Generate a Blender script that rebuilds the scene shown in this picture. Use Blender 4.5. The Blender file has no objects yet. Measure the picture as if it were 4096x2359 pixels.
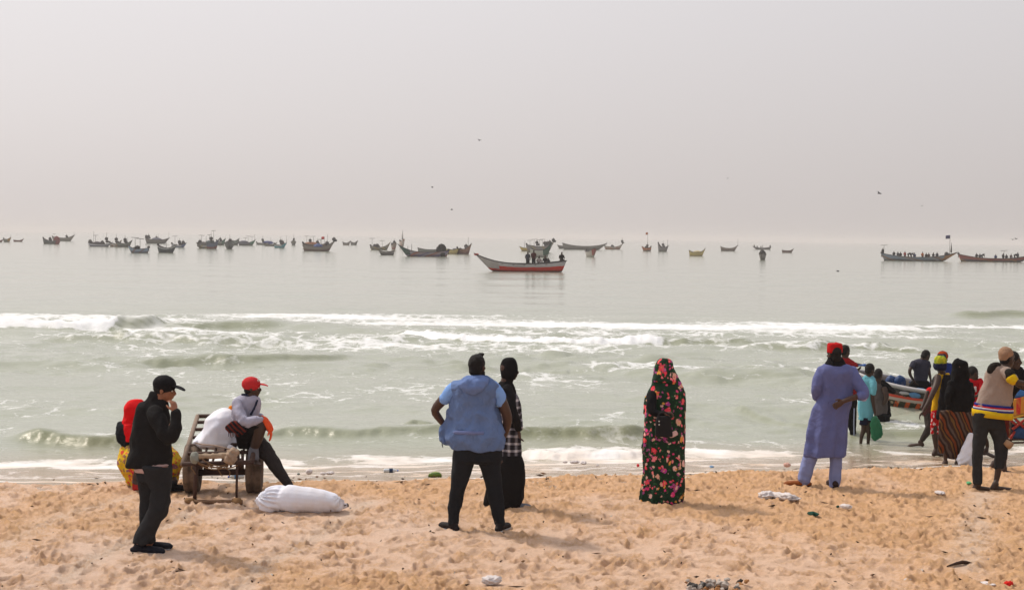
import bpy, bmesh, math, random
import numpy as np
from mathutils import Vector, Matrix, noise as mnoise
random.seed(7)
rad = math.radians
scene = bpy.context.scene

# ------------------------------------------------------------------ camera
CAM = Vector((0.0, 0.0, 3.0))
FPX = 50.0 / 36.0 * 1024.0
ROT = Matrix.Rotation(rad(90 - 2.323), 4, 'X') @ Matrix.Rotation(rad(0.77), 4, 'Z')
cam_data = bpy.data.cameras.new('camera')
cam_data.lens = 50.0
cam_data.sensor_width = 36.0
cam_data.clip_start = 0.1
cam_data.clip_end = 20000.0
cam = bpy.data.objects.new('camera', cam_data)
scene.collection.objects.link(cam)
cam.matrix_world = Matrix.Translation(CAM) @ ROT
scene.camera = cam

# ------------------------------------------------------------------ light: a milky sky with a veiled sun to the front left
SUN_AZ, SUN_EL = -58.0, 52.0
world = bpy.data.worlds.new('World')
scene.world = world
world.use_nodes = True
wt = world.node_tree
wt.nodes.clear()
w_out = wt.nodes.new('ShaderNodeOutputWorld')
w_bg = wt.nodes.new('ShaderNodeBackground')
w_sky = wt.nodes.new('ShaderNodeTexSky')
w_sky.sky_type = 'NISHITA'
w_sky.sun_disc = False
w_sky.sun_elevation = rad(SUN_EL)
w_sky.sun_rotation = rad(SUN_AZ)
w_sky.air_density = 1.0
w_sky.dust_density = 6.0
w_sky.ozone_density = 1.0
w_hs = wt.nodes.new('ShaderNodeHueSaturation')
w_hs.inputs['Saturation'].default_value = 0.25
w_mix = wt.nodes.new('ShaderNodeMix')
w_mix.data_type = 'RGBA'
w_mix.inputs[0].default_value = 0.75
# the milk of the haze: pinker near the horizon, one broad glow round the veiled sun
w_geo = wt.nodes.new('ShaderNodeTexCoord')
w_sep = wt.nodes.new('ShaderNodeSeparateXYZ'); wt.links.new(w_geo.outputs['Generated'], w_sep.inputs[0])
w_el = wt.nodes.new('ShaderNodeMapRange'); w_el.inputs[1].default_value = 0.0; w_el.inputs[2].default_value = 0.22
wt.links.new(w_sep.outputs[2], w_el.inputs[0])
w_tint = wt.nodes.new('ShaderNodeMix'); w_tint.data_type = 'RGBA'
w_tint.inputs[6].default_value = (8.8, 8.1, 7.85, 1.0); w_tint.inputs[7].default_value = (9.35, 9.0, 9.25, 1.0)
wt.links.new(w_el.outputs[0], w_tint.inputs[0])
w_dot = wt.nodes.new('ShaderNodeVectorMath'); w_dot.operation = 'DOT_PRODUCT'
wt.links.new(w_geo.outputs['Generated'], w_dot.inputs[0])
w_dot.inputs[1].default_value = (math.sin(rad(SUN_AZ)) * math.cos(rad(SUN_EL)), math.cos(rad(SUN_AZ)) * math.cos(rad(SUN_EL)), math.sin(rad(SUN_EL)))
w_gl = wt.nodes.new('ShaderNodeMapRange'); w_gl.inputs[1].default_value = -1.0; w_gl.inputs[2].default_value = 1.0; w_gl.inputs[3].default_value = 0.36; w_gl.inputs[4].default_value = 1.20
wt.links.new(w_dot.outputs['Value'], w_gl.inputs[0])
w_mul = wt.nodes.new('ShaderNodeVectorMath'); w_mul.operation = 'SCALE'
wt.links.new(w_tint.outputs[2], w_mul.inputs[0]); wt.links.new(w_gl.outputs[0], w_mul.inputs[3])
wt.links.new(w_mul.outputs[0], w_mix.inputs[7])
wt.links.new(w_sky.outputs[0], w_hs.inputs['Color'])
wt.links.new(w_hs.outputs[0], w_mix.inputs[6])
wt.links.new(w_mix.outputs[2], w_bg.inputs['Color'])
w_bg.inputs['Strength'].default_value = 0.1
wt.links.new(w_bg.outputs[0], w_out.inputs['Surface'])

sun_data = bpy.data.lights.new('sun', 'SUN')
sun_data.energy = 2.9
sun_data.angle = rad(5.0)
sun_data.color = (1.0, 0.89, 0.76)
sun = bpy.data.objects.new('sun', sun_data)
scene.collection.objects.link(sun)
_sd = Vector((math.sin(rad(SUN_AZ)) * math.cos(rad(SUN_EL)), math.cos(rad(SUN_AZ)) * math.cos(rad(SUN_EL)), math.sin(rad(SUN_EL))))
sun.rotation_euler = _sd.to_track_quat('Z', 'Y').to_euler()
sun.location = _sd * 50

scene.view_settings.view_transform = 'Standard'
scene.view_settings.look = 'None'
scene.view_settings.exposure = 0.0
scene.view_settings.gamma = 1.0
scene.view_settings.use_curve_mapping = False
scene.render.engine = 'CYCLES'
scene.cycles.use_denoising = True
scene.cycles.denoiser = 'OPENIMAGEDENOISE'
scene.cycles.denoising_input_passes = 'RGB_ALBEDO_NORMAL'
scene.cycles.denoising_prefilter = 'ACCURATE'
scene.cycles.max_bounces = 6
scene.cycles.volume_bounces = 1
scene.cycles.caustics_reflective = False
scene.cycles.caustics_refractive = False

# ------------------------------------------------------------------ pixels of the photograph (4096 wide) to points of the place
def ray(u, v):
    px, py = u / 4.0, v / 4.0
    d = Vector(((px - 512.0) / FPX, -(py - 294.5) / FPX, -1.0))
    return (ROT.to_3x3() @ d)
def at(u, v, Y):
    d = ray(u, v)
    return CAM + d * (Y / d.y)
def on(u, v, z):
    d = ray(u, v)
    return CAM + d * ((z - CAM.z) / d.z)
V2S = 4096.0 / 2528.0
class Frame:
    def __init__(s, x0, y0, k, D):
        s.x0, s.y0, s.k, s.D = x0, y0, k, D
    def p(s, x, y, dd=0.0):
        return at(s.x0 + x * s.k, s.y0 + y * s.k, s.D + dd)
    def m(s, r, dd=0.0):
        return r * s.k / 4.0 * (s.D + dd) / FPX

# ------------------------------------------------------------------ noise
_rng = np.random.RandomState(11)
_perm = np.concatenate([_rng.permutation(256)] * 3).astype(np.int32)
_g3 = _rng.normal(size=(256, 3)); _g3 /= np.linalg.norm(_g3, axis=1)[:, None]
def perlin(x, y, z=None):
    x = np.asarray(x, dtype=np.float64); y = np.asarray(y, dtype=np.float64)
    if z is None:
        z = np.zeros_like(x) + 0.37
    xi = np.floor(x).astype(np.int64); yi = np.floor(y).astype(np.int64); zi = np.floor(z).astype(np.int64)
    xf, yf, zf = x - xi, y - yi, z - zi
    u = xf * xf * xf * (xf * (xf * 6 - 15) + 10); v = yf * yf * yf * (yf * (yf * 6 - 15) + 10); w = zf * zf * zf * (zf * (zf * 6 - 15) + 10)
    xi &= 255; yi &= 255; zi &= 255
    def g(a, b, c):
        h = _perm[_perm[_perm[xi + a] + yi + b] + zi + c]
        q = _g3[h]
        return q[..., 0] * (xf - a) + q[..., 1] * (yf - b) + q[..., 2] * (zf - c)
    def L(a, b, t): return a + t * (b - a)
    return L(L(L(g(0,0,0), g(1,0,0), u), L(g(0,1,0), g(1,1,0), u), v), L(L(g(0,0,1), g(1,0,1), u), L(g(0,1,1), g(1,1,1), u), v), w) * 1.6
def fbm(x, y, z=None, o=4):
    s, a, f = 0, 1.0, 1.0
    for i in range(o):
        s = s + a * perlin(x * f + 17 * i, y * f - 9 * i, None if z is None else z * f)
        a *= 0.5; f *= 2.03
    return s
def smooth(a, b, x):
    t = np.clip((x - a) / (b - a), 0, 1)
    return t * t * (3 - 2 * t)

# ------------------------------------------------------------------ objects
def link(o):
    scene.collection.objects.link(o)
    return o
def tag(o, label=None, cat=None, group=None, kind=None):
    if label: o['label'] = label
    if cat: o['category'] = cat
    if group: o['group'] = group
    if kind: o['kind'] = kind
    return o
def empty(name, loc, rz=0.0):
    o = bpy.data.objects.new(name, None)
    o.empty_display_size = 0.2
    o.location = loc
    o.rotation_euler = (0, 0, rz)
    return link(o)
def mesh_from(name, verts, faces, smooth_sh=True):
    me = bpy.data.meshes.new(name)
    me.from_pydata([tuple(v) for v in verts], [], faces)
    me.update()
    if smooth_sh:
        me.polygons.foreach_set('use_smooth', [True] * len(me.polygons))
    return me
def add(name, me, m=None, parent=None, loc=None):
    o = bpy.data.objects.new(name, me)
    if m is not None:
        me.materials.clear(); me.materials.append(m)
    if loc is not None: o.location = loc
    link(o)
    if parent is not None: o.parent = parent
    return o
def grid_mesh(name, X, Y, Z, attrs=()):
    nr, nc = X.shape
    co = np.stack([X, Y, Z], -1).reshape(-1, 3).astype(np.float32)
    idx = np.arange(nr * nc).reshape(nr, nc)
    q = np.stack([idx[:-1, :-1], idx[:-1, 1:], idx[1:, 1:], idx[1:, :-1]], -1).reshape(-1, 4).astype(np.int32)
    me = bpy.data.meshes.new(name)
    me.vertices.add(len(co)); me.vertices.foreach_set('co', co.ravel())
    me.loops.add(q.size); me.loops.foreach_set('vertex_index', q.ravel())
    me.polygons.add(len(q))
    me.polygons.foreach_set('loop_start', np.arange(0, q.size, 4, dtype=np.int32))
    me.polygons.foreach_set('use_smooth', np.ones(len(q), dtype=bool))
    me.update(calc_edges=True)
    for n, a in attrs:
        at_ = me.attributes.new(n, 'FLOAT', 'POINT')
        at_.data.foreach_set('value', a.ravel().astype(np.float32))
    return me

# ------------------------------------------------------------------ shapes: closures s -> (verts, faces), s shrinks the section
def catmull(P, sub):
    out = []
    n = len(P)
    for i in range(n - 1):
        p0 = P[max(i - 1, 0)]; p1 = P[i]; p2 = P[i + 1]; p3 = P[min(i + 2, n - 1)]
        for k in range(sub):
            t = k / sub
            out.append(0.5 * ((2 * p1) + (p2 - p0) * t + (2 * p0 - 5 * p1 + 4 * p2 - p3) * t * t + (3 * p1 - p0 - 3 * p2 + p3) * t ** 3))
    out.append(P[-1])
    return out
def loft(rings):
    n = len(rings[0])
    V = [v for r in rings for v in r]
    F = []
    for i in range(len(rings) - 1):
        for j in range(n):
            a = i * n + j; b = i * n + (j + 1) % n
            F.append((a, b, b + n, a + n))
    F.append(tuple(reversed(range(n))))
    F.append(tuple(range((len(rings) - 1) * n, len(rings) * n)))
    return V, F
def tube3(pts, rads, flat=1.0, across=None, n=12, sub=3, cap=True):
    """limb through 3D points; flat = second radius / first; across = direction of the first radius"""
    P = [np.array(p, dtype=float) for p in pts]
    R = [np.array([r]) for r in rads]
    P2 = catmull(P, sub) if len(P) > 1 else P
    R2 = [float(max(r[0], 0.0015)) for r in catmull(R, sub)]
    def make(s=1.0):
        rings = []
        prev = None
        m = len(P2)
        for i in range(m):
            t = P2[min(i + 1, m - 1)] - P2[max(i - 1, 0)]
            t = t / (np.linalg.norm(t) + 1e-9)
            if across is not None:
                a = np.array(across, dtype=float)
            elif prev is not None:
                a = prev
            else:
                a = np.array([1.0, 0, 0]) if abs(t[0]) < 0.8 else np.array([0, 1.0, 0])
            a = a - t * a.dot(t); a = a / (np.linalg.norm(a) + 1e-9); prev = a
            b = np.cross(t, a)
            def ring(c, k):
                return [c + (a * math.cos(2 * math.pi * j / n) + b * flat * math.sin(2 * math.pi * j / n)) * R2[i] * k * s for j in range(n)]
            if i == 0 and cap:
                rings.append(ring(P2[i] - t * R2[i] * 0.75 * s * min(1, flat * 1.3), 0.45))
                rings.append(ring(P2[i] - t * R2[i] * 0.45 * s * min(1, flat * 1.3), 0.85))
            rings.append(ring(P2[i], 1.0))
            if i == m - 1 and cap:
                rings.append(ring(P2[i] + t * R2[i] * 0.45 * s * min(1, flat * 1.3), 0.85))
                rings.append(ring(P2[i] + t * R2[i] * 0.75 * s * min(1, flat * 1.3), 0.45))
        return loft(rings)
    return make
def T(F, L, flat=1.0, across=None, n=12):
    """limb traced over the photograph: (x, y, radius[, further away])"""
    pts = [F.p(q[0], q[1], q[3] if len(q) > 3 else 0.0) for q in L]
    rr = [F.m(q[2]) for q in L]
    return tube3(pts, rr, flat, across, n)
def R(F, L, k=0.7, dmin=0.0, dmax=9.0, fold=None, n=28, sub=3, e=2.3, seed=0.0):
    """body or garment traced row by row: (y, left, right[, further away]); k = depth / width"""
    rows = []
    for q in L:
        dd = q[3] if len(q) > 3 else 0.0
        a = F.p(q[1], q[0], dd); b = F.p(q[2], q[0], dd)
        c = (a + b) / 2
        rows.append(np.array([c.x, c.y, c.z, (b - a).length / 2]))
    rows2 = catmull(rows, sub)
    def make(s=1.0):
        rings = []
        m = len(rows2)
        for i, q in enumerate(rows2):
            w = max(q[3], 0.004) * s
            d = min(max(w * k, dmin * s), dmax * s)
            f = i / max(m - 1, 1)
            ring = []
            for j in range(n):
                t = 2 * math.pi * j / n
                ct, st = math.cos(t), math.sin(t)
                rr = (abs(ct) ** e + abs(st) ** e) ** (-1 / e)
                if fold:
                    rr *= 1 + (fold[1] + (fold[2] - fold[1]) * f) * math.sin(fold[0] * t + seed + 1.3 * math.sin(2 * t + 3 * f))
                ring.append(np.array([q[0] + w * rr * ct, q[1] + d * rr * st, q[2]]))
            rings.append(ring)
        return loft(rings)
    return make
def ell(c, ax, ay, az, n=14, m=9):
    """ellipsoid with three axis vectors"""
    c = np.array(c, dtype=float); ax, ay, az = (np.array(q, dtype=float) for q in (ax, ay, az))
    def make(s=1.0):
        rings = []
        for i in range(m):
            ph = math.pi * (i + 0.35) / (m - 0.3) - math.pi / 2
            rings.append([c + (ax * math.cos(ph) * math.cos(2 * math.pi * j / n) + ay * math.cos(ph) * math.sin(2 * math.pi * j / n) + az * math.sin(ph)) * s for j in range(n)])
        return loft(rings)
    return make
def axes(yaw, pitch=0.0, roll=0.0):
    """forward, right, up of something looking along yaw (0 = out to sea, 90 = to the right)"""
    f = Vector((math.sin(rad(yaw)) * math.cos(rad(pitch)), math.cos(rad(yaw)) * math.cos(rad(pitch)), -math.sin(rad(pitch))))
    r = Vector((math.cos(rad(yaw)), -math.sin(rad(yaw)), 0))
    u = r.cross(f)
    if roll:
        q = Matrix.Rotation(rad(roll), 3, f)
        r = q @ r; u = q @ u
    return np.array(f), np.array(r), np.array(u)
def combine(shapes, s=1.0):
    V, F = [], []
    for sh in shapes:
        v, f = sh(s)
        o = len(V)
        V += list(v)
        F += [tuple(i + o for i in q) for q in f]
    return V, F
def fuse(name, shapes, base, voxel=0.011, keep=0.35, smooth_n=3, wrinkle=0.0, wfreq=7.0, s=1.0, extra=None, squash=1.0):
    """all shapes grown together into one skin"""
    V, F = combine(shapes, s)
    if extra:
        v, f = combine(*extra)
        o = len(V); V += list(v); F += [tuple(i + o for i in q) for q in f]
    b = np.array(base)
    me = mesh_from(name, [np.array(v) - b for v in V], F)
    bm = bmesh.new(); bm.from_mesh(me); bmesh.ops.recalc_face_normals(bm, faces=bm.faces); bm.to_mesh(me); bm.free()
    o = bpy.data.objects.new('tmp', me); link(o)
    md = o.modifiers.new('r', 'REMESH'); md.mode = 'VOXEL'; md.voxel_size = voxel
    if smooth_n:
        ms = o.modifiers.new('s', 'SMOOTH'); ms.iterations = smooth_n; ms.factor = 0.5
    if keep < 1:
        mdc = o.modifiers.new('d', 'DECIMATE'); mdc.ratio = keep
    dg = bpy.context.evaluated_depsgraph_get()
    out = bpy.data.meshes.new_from_object(o.evaluated_get(dg))
    out.name = name
    bpy.data.objects.remove(o); bpy.data.meshes.remove(me)
    if wrinkle:
        n = len(out.vertices)
        co = np.empty(n * 3); out.vertices.foreach_get('co', co); co = co.reshape(-1, 3)
        no = np.empty(n * 3); out.vertices.foreach_get('normal', no); no = no.reshape(-1, 3)
        sd = (sum(ord(c) for c in name) * 1.37 + b[0] * 3.1) % 97
        wx = perlin(co[:, 0] * 2.5 + sd, co[:, 1] * 2.5, co[:, 2] * 2.5)
        d = perlin(co[:, 0] * wfreq + wx * 1.5 + sd, co[:, 1] * wfreq, co[:, 2] * wfreq * squash + wx * 2)
        d = 1 - 2 * np.abs(d)
        wrinkle = wrinkle * 1.55
        d2 = perlin(co[:, 0] * wfreq * 2.1, co[:, 1] * wfreq * 2.1 + sd, co[:, 2] * wfreq * 1.5)
        co += no * (wrinkle * (d * 0.7 + d2 * 0.6))[:, None]
        out.vertices.foreach_set('co', co.ravel())
    out.polygons.foreach_set('use_smooth', [True] * len(out.polygons))
    out.update()
    return out

# ------------------------------------------------------------------ materials
class NT:
    def __init__(s, name):
        s.m = bpy.data.materials.new(name); s.m.use_nodes = True
        s.t = s.m.node_tree; s.t.nodes.clear()
        s.out = s.t.nodes.new('ShaderNodeOutputMaterial')
        s.b = s.t.nodes.new('ShaderNodeBsdfPrincipled')
        s.t.links.new(s.b.outputs[0], s.out.inputs[0])
        s._tc = None
    def n(s, ty, **kw):
        q = s.t.nodes.new(ty)
        for k, v in kw.items(): setattr(q, k, v)
        return q
    def l(s, a, b):
        s.t.links.new(a, b)
    def obj(s):
        if s._tc is None: s._tc = s.n('ShaderNodeTexCoord')
        return s._tc.outputs['Object']
    def inp(s, sock, v):
        if hasattr(v, 'links'): s.l(v, sock)
        else: sock.default_value = v
    def math(s, op, a, b=0.0, clamp=False):
        q = s.n('ShaderNodeMath', operation=op); q.use_clamp = clamp
        s.inp(q.inputs[0], a); s.inp(q.inputs[1], b)
        return q.outputs[0]
    def mix(s, f, a, b, bt='MIX'):
        q = s.n('ShaderNodeMix', data_type='RGBA', blend_type=bt)
        s.inp(q.inputs[0], f)
        s.inp(q.inputs[6], (*a, 1) if isinstance(a, tuple) and len(a) == 3 else a)
        s.inp(q.inputs[7], (*b, 1) if isinstance(b, tuple) and len(b) == 3 else b)
        return q.outputs[2]
    def noise(s, scale, detail=4, rough=0.55, vec=None, dist=0.0, out=0):
        q = s.n('ShaderNodeTexNoise'); q.inputs['Scale'].default_value = scale; q.inputs['Detail'].default_value = detail
        q.inputs['Roughness'].default_value = rough; q.inputs['Distortion'].default_value = dist
        s.l(vec if vec is not None else s.obj(), q.inputs['Vector'])
        return q.outputs[out]
    def vor(s, scale, vec=None, feature='F1', rnd=1.0):
        q = s.n('ShaderNodeTexVoronoi', feature=feature); q.inputs['Scale'].default_value = scale
        q.inputs['Randomness'].default_value = rnd
        s.l(vec if vec is not None else s.obj(), q.inputs['Vector'])
        return q
    def ramp(s, f, stops, interp='LINEAR'):
        q = s.n('ShaderNodeValToRGB'); cr = q.color_ramp; cr.interpolation = interp
        while len(cr.elements) < len(stops): cr.elements.new(0.5)
        for e, (p, c) in zip(cr.elements, stops):
            e.position = p
            e.color = (*c, 1) if isinstance(c, tuple) else (c, c, c, 1)
        s.inp(q.inputs[0], f)
        return q.outputs[0]
    def mapping(s, scale=(1, 1, 1), rot=(0, 0, 0), loc=(0, 0, 0), vec=None):
        q = s.n('ShaderNodeMapping'); q.inputs['Scale'].default_value = scale; q.inputs['Rotation'].default_value = rot; q.inputs['Location'].default_value = loc
        s.l(vec if vec is not None else s.obj(), q.inputs[0])
        return q.outputs[0]
    def attr(s, name):
        q = s.n('ShaderNodeAttribute', attribute_name=name)
        return q.outputs['Fac']
    def xyz(s, i, vec=None):
        q = s.n('ShaderNodeSeparateXYZ'); s.l(vec if vec is not None else s.obj(), q.inputs[0])
        return q.outputs[i]
    def bump(s, h, strength=0.3, dist=0.02, nrm=None):
        q = s.n('ShaderNodeBump'); q.inputs['Strength'].default_value = strength; q.inputs['Distance'].default_value = dist
        s.l(h, q.inputs['Height'])
        if nrm is not None: s.l(nrm, q.inputs['Normal'])
        return q.outputs[0]
    def end(s, col=None, rough=None, spec=None, nrm=None, **kw):
        if col is not None: s.inp(s.b.inputs['Base Color'], (*col, 1) if isinstance(col, tuple) and len(col) == 3 else col)
        if rough is not None: s.inp(s.b.inputs['Roughness'], rough)
        if spec is not None: s.inp(s.b.inputs['Specular IOR Level'], spec)
        if nrm is not None: s.l(nrm, s.b.inputs['Normal'])
        for k, v in kw.items(): s.inp(s.b.inputs[k], v)
        return s.m
def tone(c, k): return tuple(min(1.0, q * k) for q in c)
_mc = {}
def cloth(name, c, rough=0.85, var=0.25, scale=14.0, spec=0.08, sheen=0.0, bump=0.25):
    if name in _mc: return _mc[name]
    q = NT(name)
    f = q.noise(scale, 5, 0.6)
    g = q.noise(scale * 0.25, 3)
    col = q.mix(f, tone(c, 1 - var), tone(c, 1 + var))
    col = q.mix(q.math('MULTIPLY', g, 0.5), col, tone(c, 0.8))
    h = q.math('ADD', q.noise(scale * 1.6, 5, 0.6), q.math('MULTIPLY', q.noise(7, 3, 0.5, dist=1.2), 1.6))
    _mc[name] = q.end(col, rough, spec, q.bump(h, bump * 1.5, 0.03))
    return _mc[name]
def paint(name, c, rough=0.5, wear=(0.35, 0.33, 0.3), amount=0.45, scale=3.0, metal=0.0):
    if name in _mc: return _mc[name]
    q = NT(name)
    f = q.noise(scale * 3, 8, 0.65)
    w = q.ramp(q.noise(scale, 6, 0.7), [(amount + 0.12, 0.0), (amount + 0.28, 1.0)])
    col = q.mix(f, tone(c, 0.78), tone(c, 1.18))
    col = q.mix(q.math('MULTIPLY', w, 0.55), col, wear)
    _mc[name] = q.end(col, rough, 0.3, q.bump(f, 0.3, 0.01), Metallic=metal)
    return _mc[name]
def skin(name, c):
    if name in _mc: return _mc[name]
    q = NT(name)
    f = q.noise(9, 5, 0.6)
    _mc[name] = q.end(q.mix(f, tone(c, 0.75), tone(c, 1.25)), 0.5, 0.35, q.bump(q.noise(60, 4), 0.1, 0.01))
    return _mc[name]
# ------------------------------------------------------------------ the beach
ZW = -0.45                                       # level of the sea
def shore(x):
    x = np.asarray(x, dtype=float)
    return 18.0 + 0.15 * np.clip(x, -12, 14) + 0.55 * smooth(2.5, 6.5, x) + 0.30 * perlin(x * 0.42, x * 0 + 3.3) + 0.13 * perlin(x * 1.5, x * 0 + 9.1)
def zs_macro(x, y):
    t = y - shore(x)
    z = np.where(t < -0.5, 0.0, 0.0)
    z = z - 0.07 * smooth(-0.5, 0.15, t)
    z = z - 0.115 * np.clip(t - 0.1, 0, 5.0) - 0.07 * np.clip(t - 5.1, 0, 60)
    return z
def ground(x, y): return float(zs_macro(np.array([x]), np.array([y]))[0])

def build_sand():
    d = np.concatenate([np.array([470, 440, 420, 405, 395]), np.arange(388, 205, -0.55), np.arange(205, 120, -3.0)])
    yy = 3.0 * FPX / d
    yy = np.concatenate([np.array([-60, -30, -12, -4, 0, 3, 5.5, 7.5]), yy])
    u = np.concatenate([np.linspace(-1.6, -0.47, 40, endpoint=False), np.linspace(-0.47, 0.47, 1180), np.linspace(0.47, 1.6, 41)[1:]])
    Y, U = np.meshgrid(yy, u, indexing='ij')
    X = U * np.maximum(np.abs(Y), 11.0)
    T_ = Y - shore(X)
    dry = 1 - smooth(-0.25, 0.5, T_)
    Z = zs_macro(X, Y)
    churn = smooth(-0.35, 0.35, fbm(X * 0.5 + 3, Y * 0.38, o=3) + 0.10 * X * 0.6 + 0.1)
    near_edge = np.exp(-((T_ + 0.9) / 0.9) ** 2)
    churn = np.clip(churn * 0.8 + 0.35 * near_edge + 0.03, 0, 1)
    # tracks of tyres and trodden paths: smoother
    def path(pts, w):
        P = [on(a * V2S, b * V2S, 0) for a, b in pts]
        best = np.full(X.shape, 9.0)
        for p, q in zip(P[:-1], P[1:]):
            dx, dy = q.x - p.x, q.y - p.y
            tt = np.clip(((X - p.x) * dx + (Y - p.y) * dy) / (dx * dx + dy * dy), 0, 1)
            best = np.minimum(best, np.hypot(X - p.x - tt * dx, Y - p.y - tt * dy))
        return np.exp(-(best / w) ** 2), best
    t1, b1 = path([(905, 1240), (760, 1330), (640, 1400), (585, 1456)], 0.13)
    t2, b2 = path([(470, 1262), (330, 1330), (225, 1380), (150, 1430)], 0.12)
    t3, b3 = path([(2425, 1215), (2405, 1300), (2385, 1400)], 0.2)
    t4, b4 = path([(0, 1345), (180, 1262), (330, 1222)], 0.16)
    tr = np.clip(t1 + t2 + t3 + t4 * 0.7, 0, 1)
    churn *= 1 - 0.75 * tr
    Z = Z + dry * 0.030 * fbm(X * 0.9, Y * 0.9, o=3)
    # footprints: shallow scoops with a pushed-up rim
    rs = np.random.RandomState(5)
    rowy = yy
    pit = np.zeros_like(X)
    for i in range(5200):
        py = rs.uniform(11.3, 19.6); px = rs.uniform(-0.46, 0.46) * py
        if py > shore(px) - 0.15: continue
        ang = rs.uniform(0, math.pi); L = rs.uniform(0.045, 0.12); W = rs.uniform(0.03, 0.06)
        dep = rs.uniform(0.009, 0.034); rim = rs.uniform(0.3, 0.9)
        r0 = np.searchsorted(rowy, py - 0.3); r1 = np.searchsorted(rowy, py + 0.3)
        c0 = np.searchsorted(u, (px - 0.3) / py); c1 = np.searchsorted(u, (px + 0.3) / py)
        if r1 <= r0 or c1 <= c0: continue
        dx = X[r0:r1, c0:c1] - px; dy = Y[r0:r1, c0:c1] - py
        a = (dx * math.cos(ang) + dy * math.sin(ang)) / L; b = (-dx * math.sin(ang) + dy * math.cos(ang)) / W
        rr = np.sqrt(a * a + b * b)
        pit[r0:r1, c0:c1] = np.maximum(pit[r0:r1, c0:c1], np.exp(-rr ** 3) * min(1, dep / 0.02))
        Z[r0:r1, c0:c1] += dep * (-np.exp(-rr ** 3) + rim * np.exp(-((rr - 1.45) / 0.38) ** 2) * (0.55 + 0.45 * np.sin(3 * np.arctan2(b, a) + i)))
        churn[r0:r1, c0:c1] = np.clip(churn[r0:r1, c0:c1] + 0.25 * rim * np.exp(-((rr - 1.4) / 0.5) ** 2), 0, 1)
    # clods and crumbs
    wx = perlin(X * 2.2, Y * 2.2) * 0.25
    c1 = perlin(X * 8.5 + wx, Y * 9 + wx); c2 = perlin(X * 20 + wx, Y * 20 - wx); c3 = perlin(X * 39, Y * 36)
    lump = 0.62 * smooth(0.16, 0.38, c1 * 0.75 + c2 * 0.35 + 0.2 * c3) + 0.38 * smooth(0.12, 0.34, c2 * 0.8 + c3 * 0.4 + 0.25 * c1)
    amp = (0.12 + 0.88 * churn ** 1.4) * dry
    Z += amp * (0.020 * lump + 0.004 * c2 + 0.006 * c3)
    rip = np.sin((Y * 0.92 + X * 0.12 + 0.6 * perlin(X * 1.2, Y * 1.2)) * 2 * math.pi / 0.26)
    Z += dry * (1 - churn) * 0.004 * rip
    # tyre treads pressed in
    for t_, b_ in ((t1, b1), (t2, b2)):
        Z += -0.015 * t_ + 0.006 * t_ * np.sign(np.sin((X * 0.35 + Y) * 2 * math.pi / 0.085)) * (b_ < 0.12)
    # crumbled lip where the water has cut the sand
    Z += 0.02 * np.exp(-((T_ + 0.35) / 0.3) ** 2) * smooth(-0.2, 0.6, fbm(X * 2.2, Y * 2.2, o=3))
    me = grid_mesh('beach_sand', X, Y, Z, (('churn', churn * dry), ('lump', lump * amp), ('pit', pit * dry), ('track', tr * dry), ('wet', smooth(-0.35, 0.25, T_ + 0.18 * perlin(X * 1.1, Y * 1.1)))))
    q = NT('sand')
    ch, lu, we, pi_ = q.attr('churn'), q.attr('lump'), q.attr('wet'), q.attr('pit')
    n1 = q.noise(0.8, 5); n2 = q.noise(16, 6, 0.7); n3 = q.noise(240, 3, 0.7)
    xg = q.math('MULTIPLY', q.math('ADD', q.xyz(0), 4.0), 0.06, True)
    warm = q.math('ADD', q.math('MULTIPLY', ch, 0.40), q.math('MULTIPLY', q.math('SUBTRACT', n1, 0.35), 0.9))
    warm = q.math('ADD', warm, xg, True)
    dryc = q.mix(warm, (0.85, 0.645, 0.525), (0.84, 0.55, 0.36))
    dryc = q.mix(q.math('MULTIPLY', q.attr('track'), 0.6), dryc, (0.74, 0.60, 0.49))
    crumb = q.noise(26, 6, 0.72); crumb2 = q.noise(7, 5, 0.65)
    cm = q.ramp(q.math('ADD', crumb, q.math('MULTIPLY', q.math('SUBTRACT', q.math('ADD', ch, q.math('MULTIPLY', crumb2, 0.9)), 0.75), 0.22)), [(0.50, 0.0), (0.60, 1.0)])
    dryc = q.mix(q.math('MULTIPLY', cm, 0.42), dryc, (0.70, 0.40, 0.175))
    dryc = q.mix(q.math('MULTIPLY', q.ramp(q.noise(34, 5, 0.75), [(0.34, 1.0), (0.42, 0.0)]), 0.32), dryc, (0.42, 0.275, 0.18))
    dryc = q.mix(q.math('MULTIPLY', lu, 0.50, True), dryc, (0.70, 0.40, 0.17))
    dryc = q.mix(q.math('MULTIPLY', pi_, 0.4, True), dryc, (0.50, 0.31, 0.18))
    dryc = q.mix(q.math('MULTIPLY', q.ramp(n2, [(0.3, 1.0), (0.5, 0.0)]), 0.25), dryc, (0.48, 0.32, 0.20))
    dryc = q.mix(q.math('MULTIPLY', q.ramp(n3, [(0.33, 1.0), (0.44, 0.0)]), 0.35), dryc, (0.25, 0.16, 0.10))
    wetc = q.mix(n1, (0.34, 0.22, 0.135), (0.43, 0.29, 0.18))
    col = q.mix(we, dryc, wetc)
    rough = q.math('SUBTRACT', 0.95, q.math('MULTIPLY', we, 0.6))
    hb = q.math('ADD', q.math('ADD', q.math('MULTIPLY', crumb, 0.9), q.math('MULTIPLY', q.noise(60, 5, 0.7), 0.5)), q.math('MULTIPLY', n3, 0.2))
    bs = q.bump(hb, 0.9, 0.045)
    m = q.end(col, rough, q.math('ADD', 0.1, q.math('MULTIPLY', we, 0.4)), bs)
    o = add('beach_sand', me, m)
    tag(o, 'trodden tan beach sand full of footprints and tyre tracks', None, None, 'structure')
build_sand()

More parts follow.
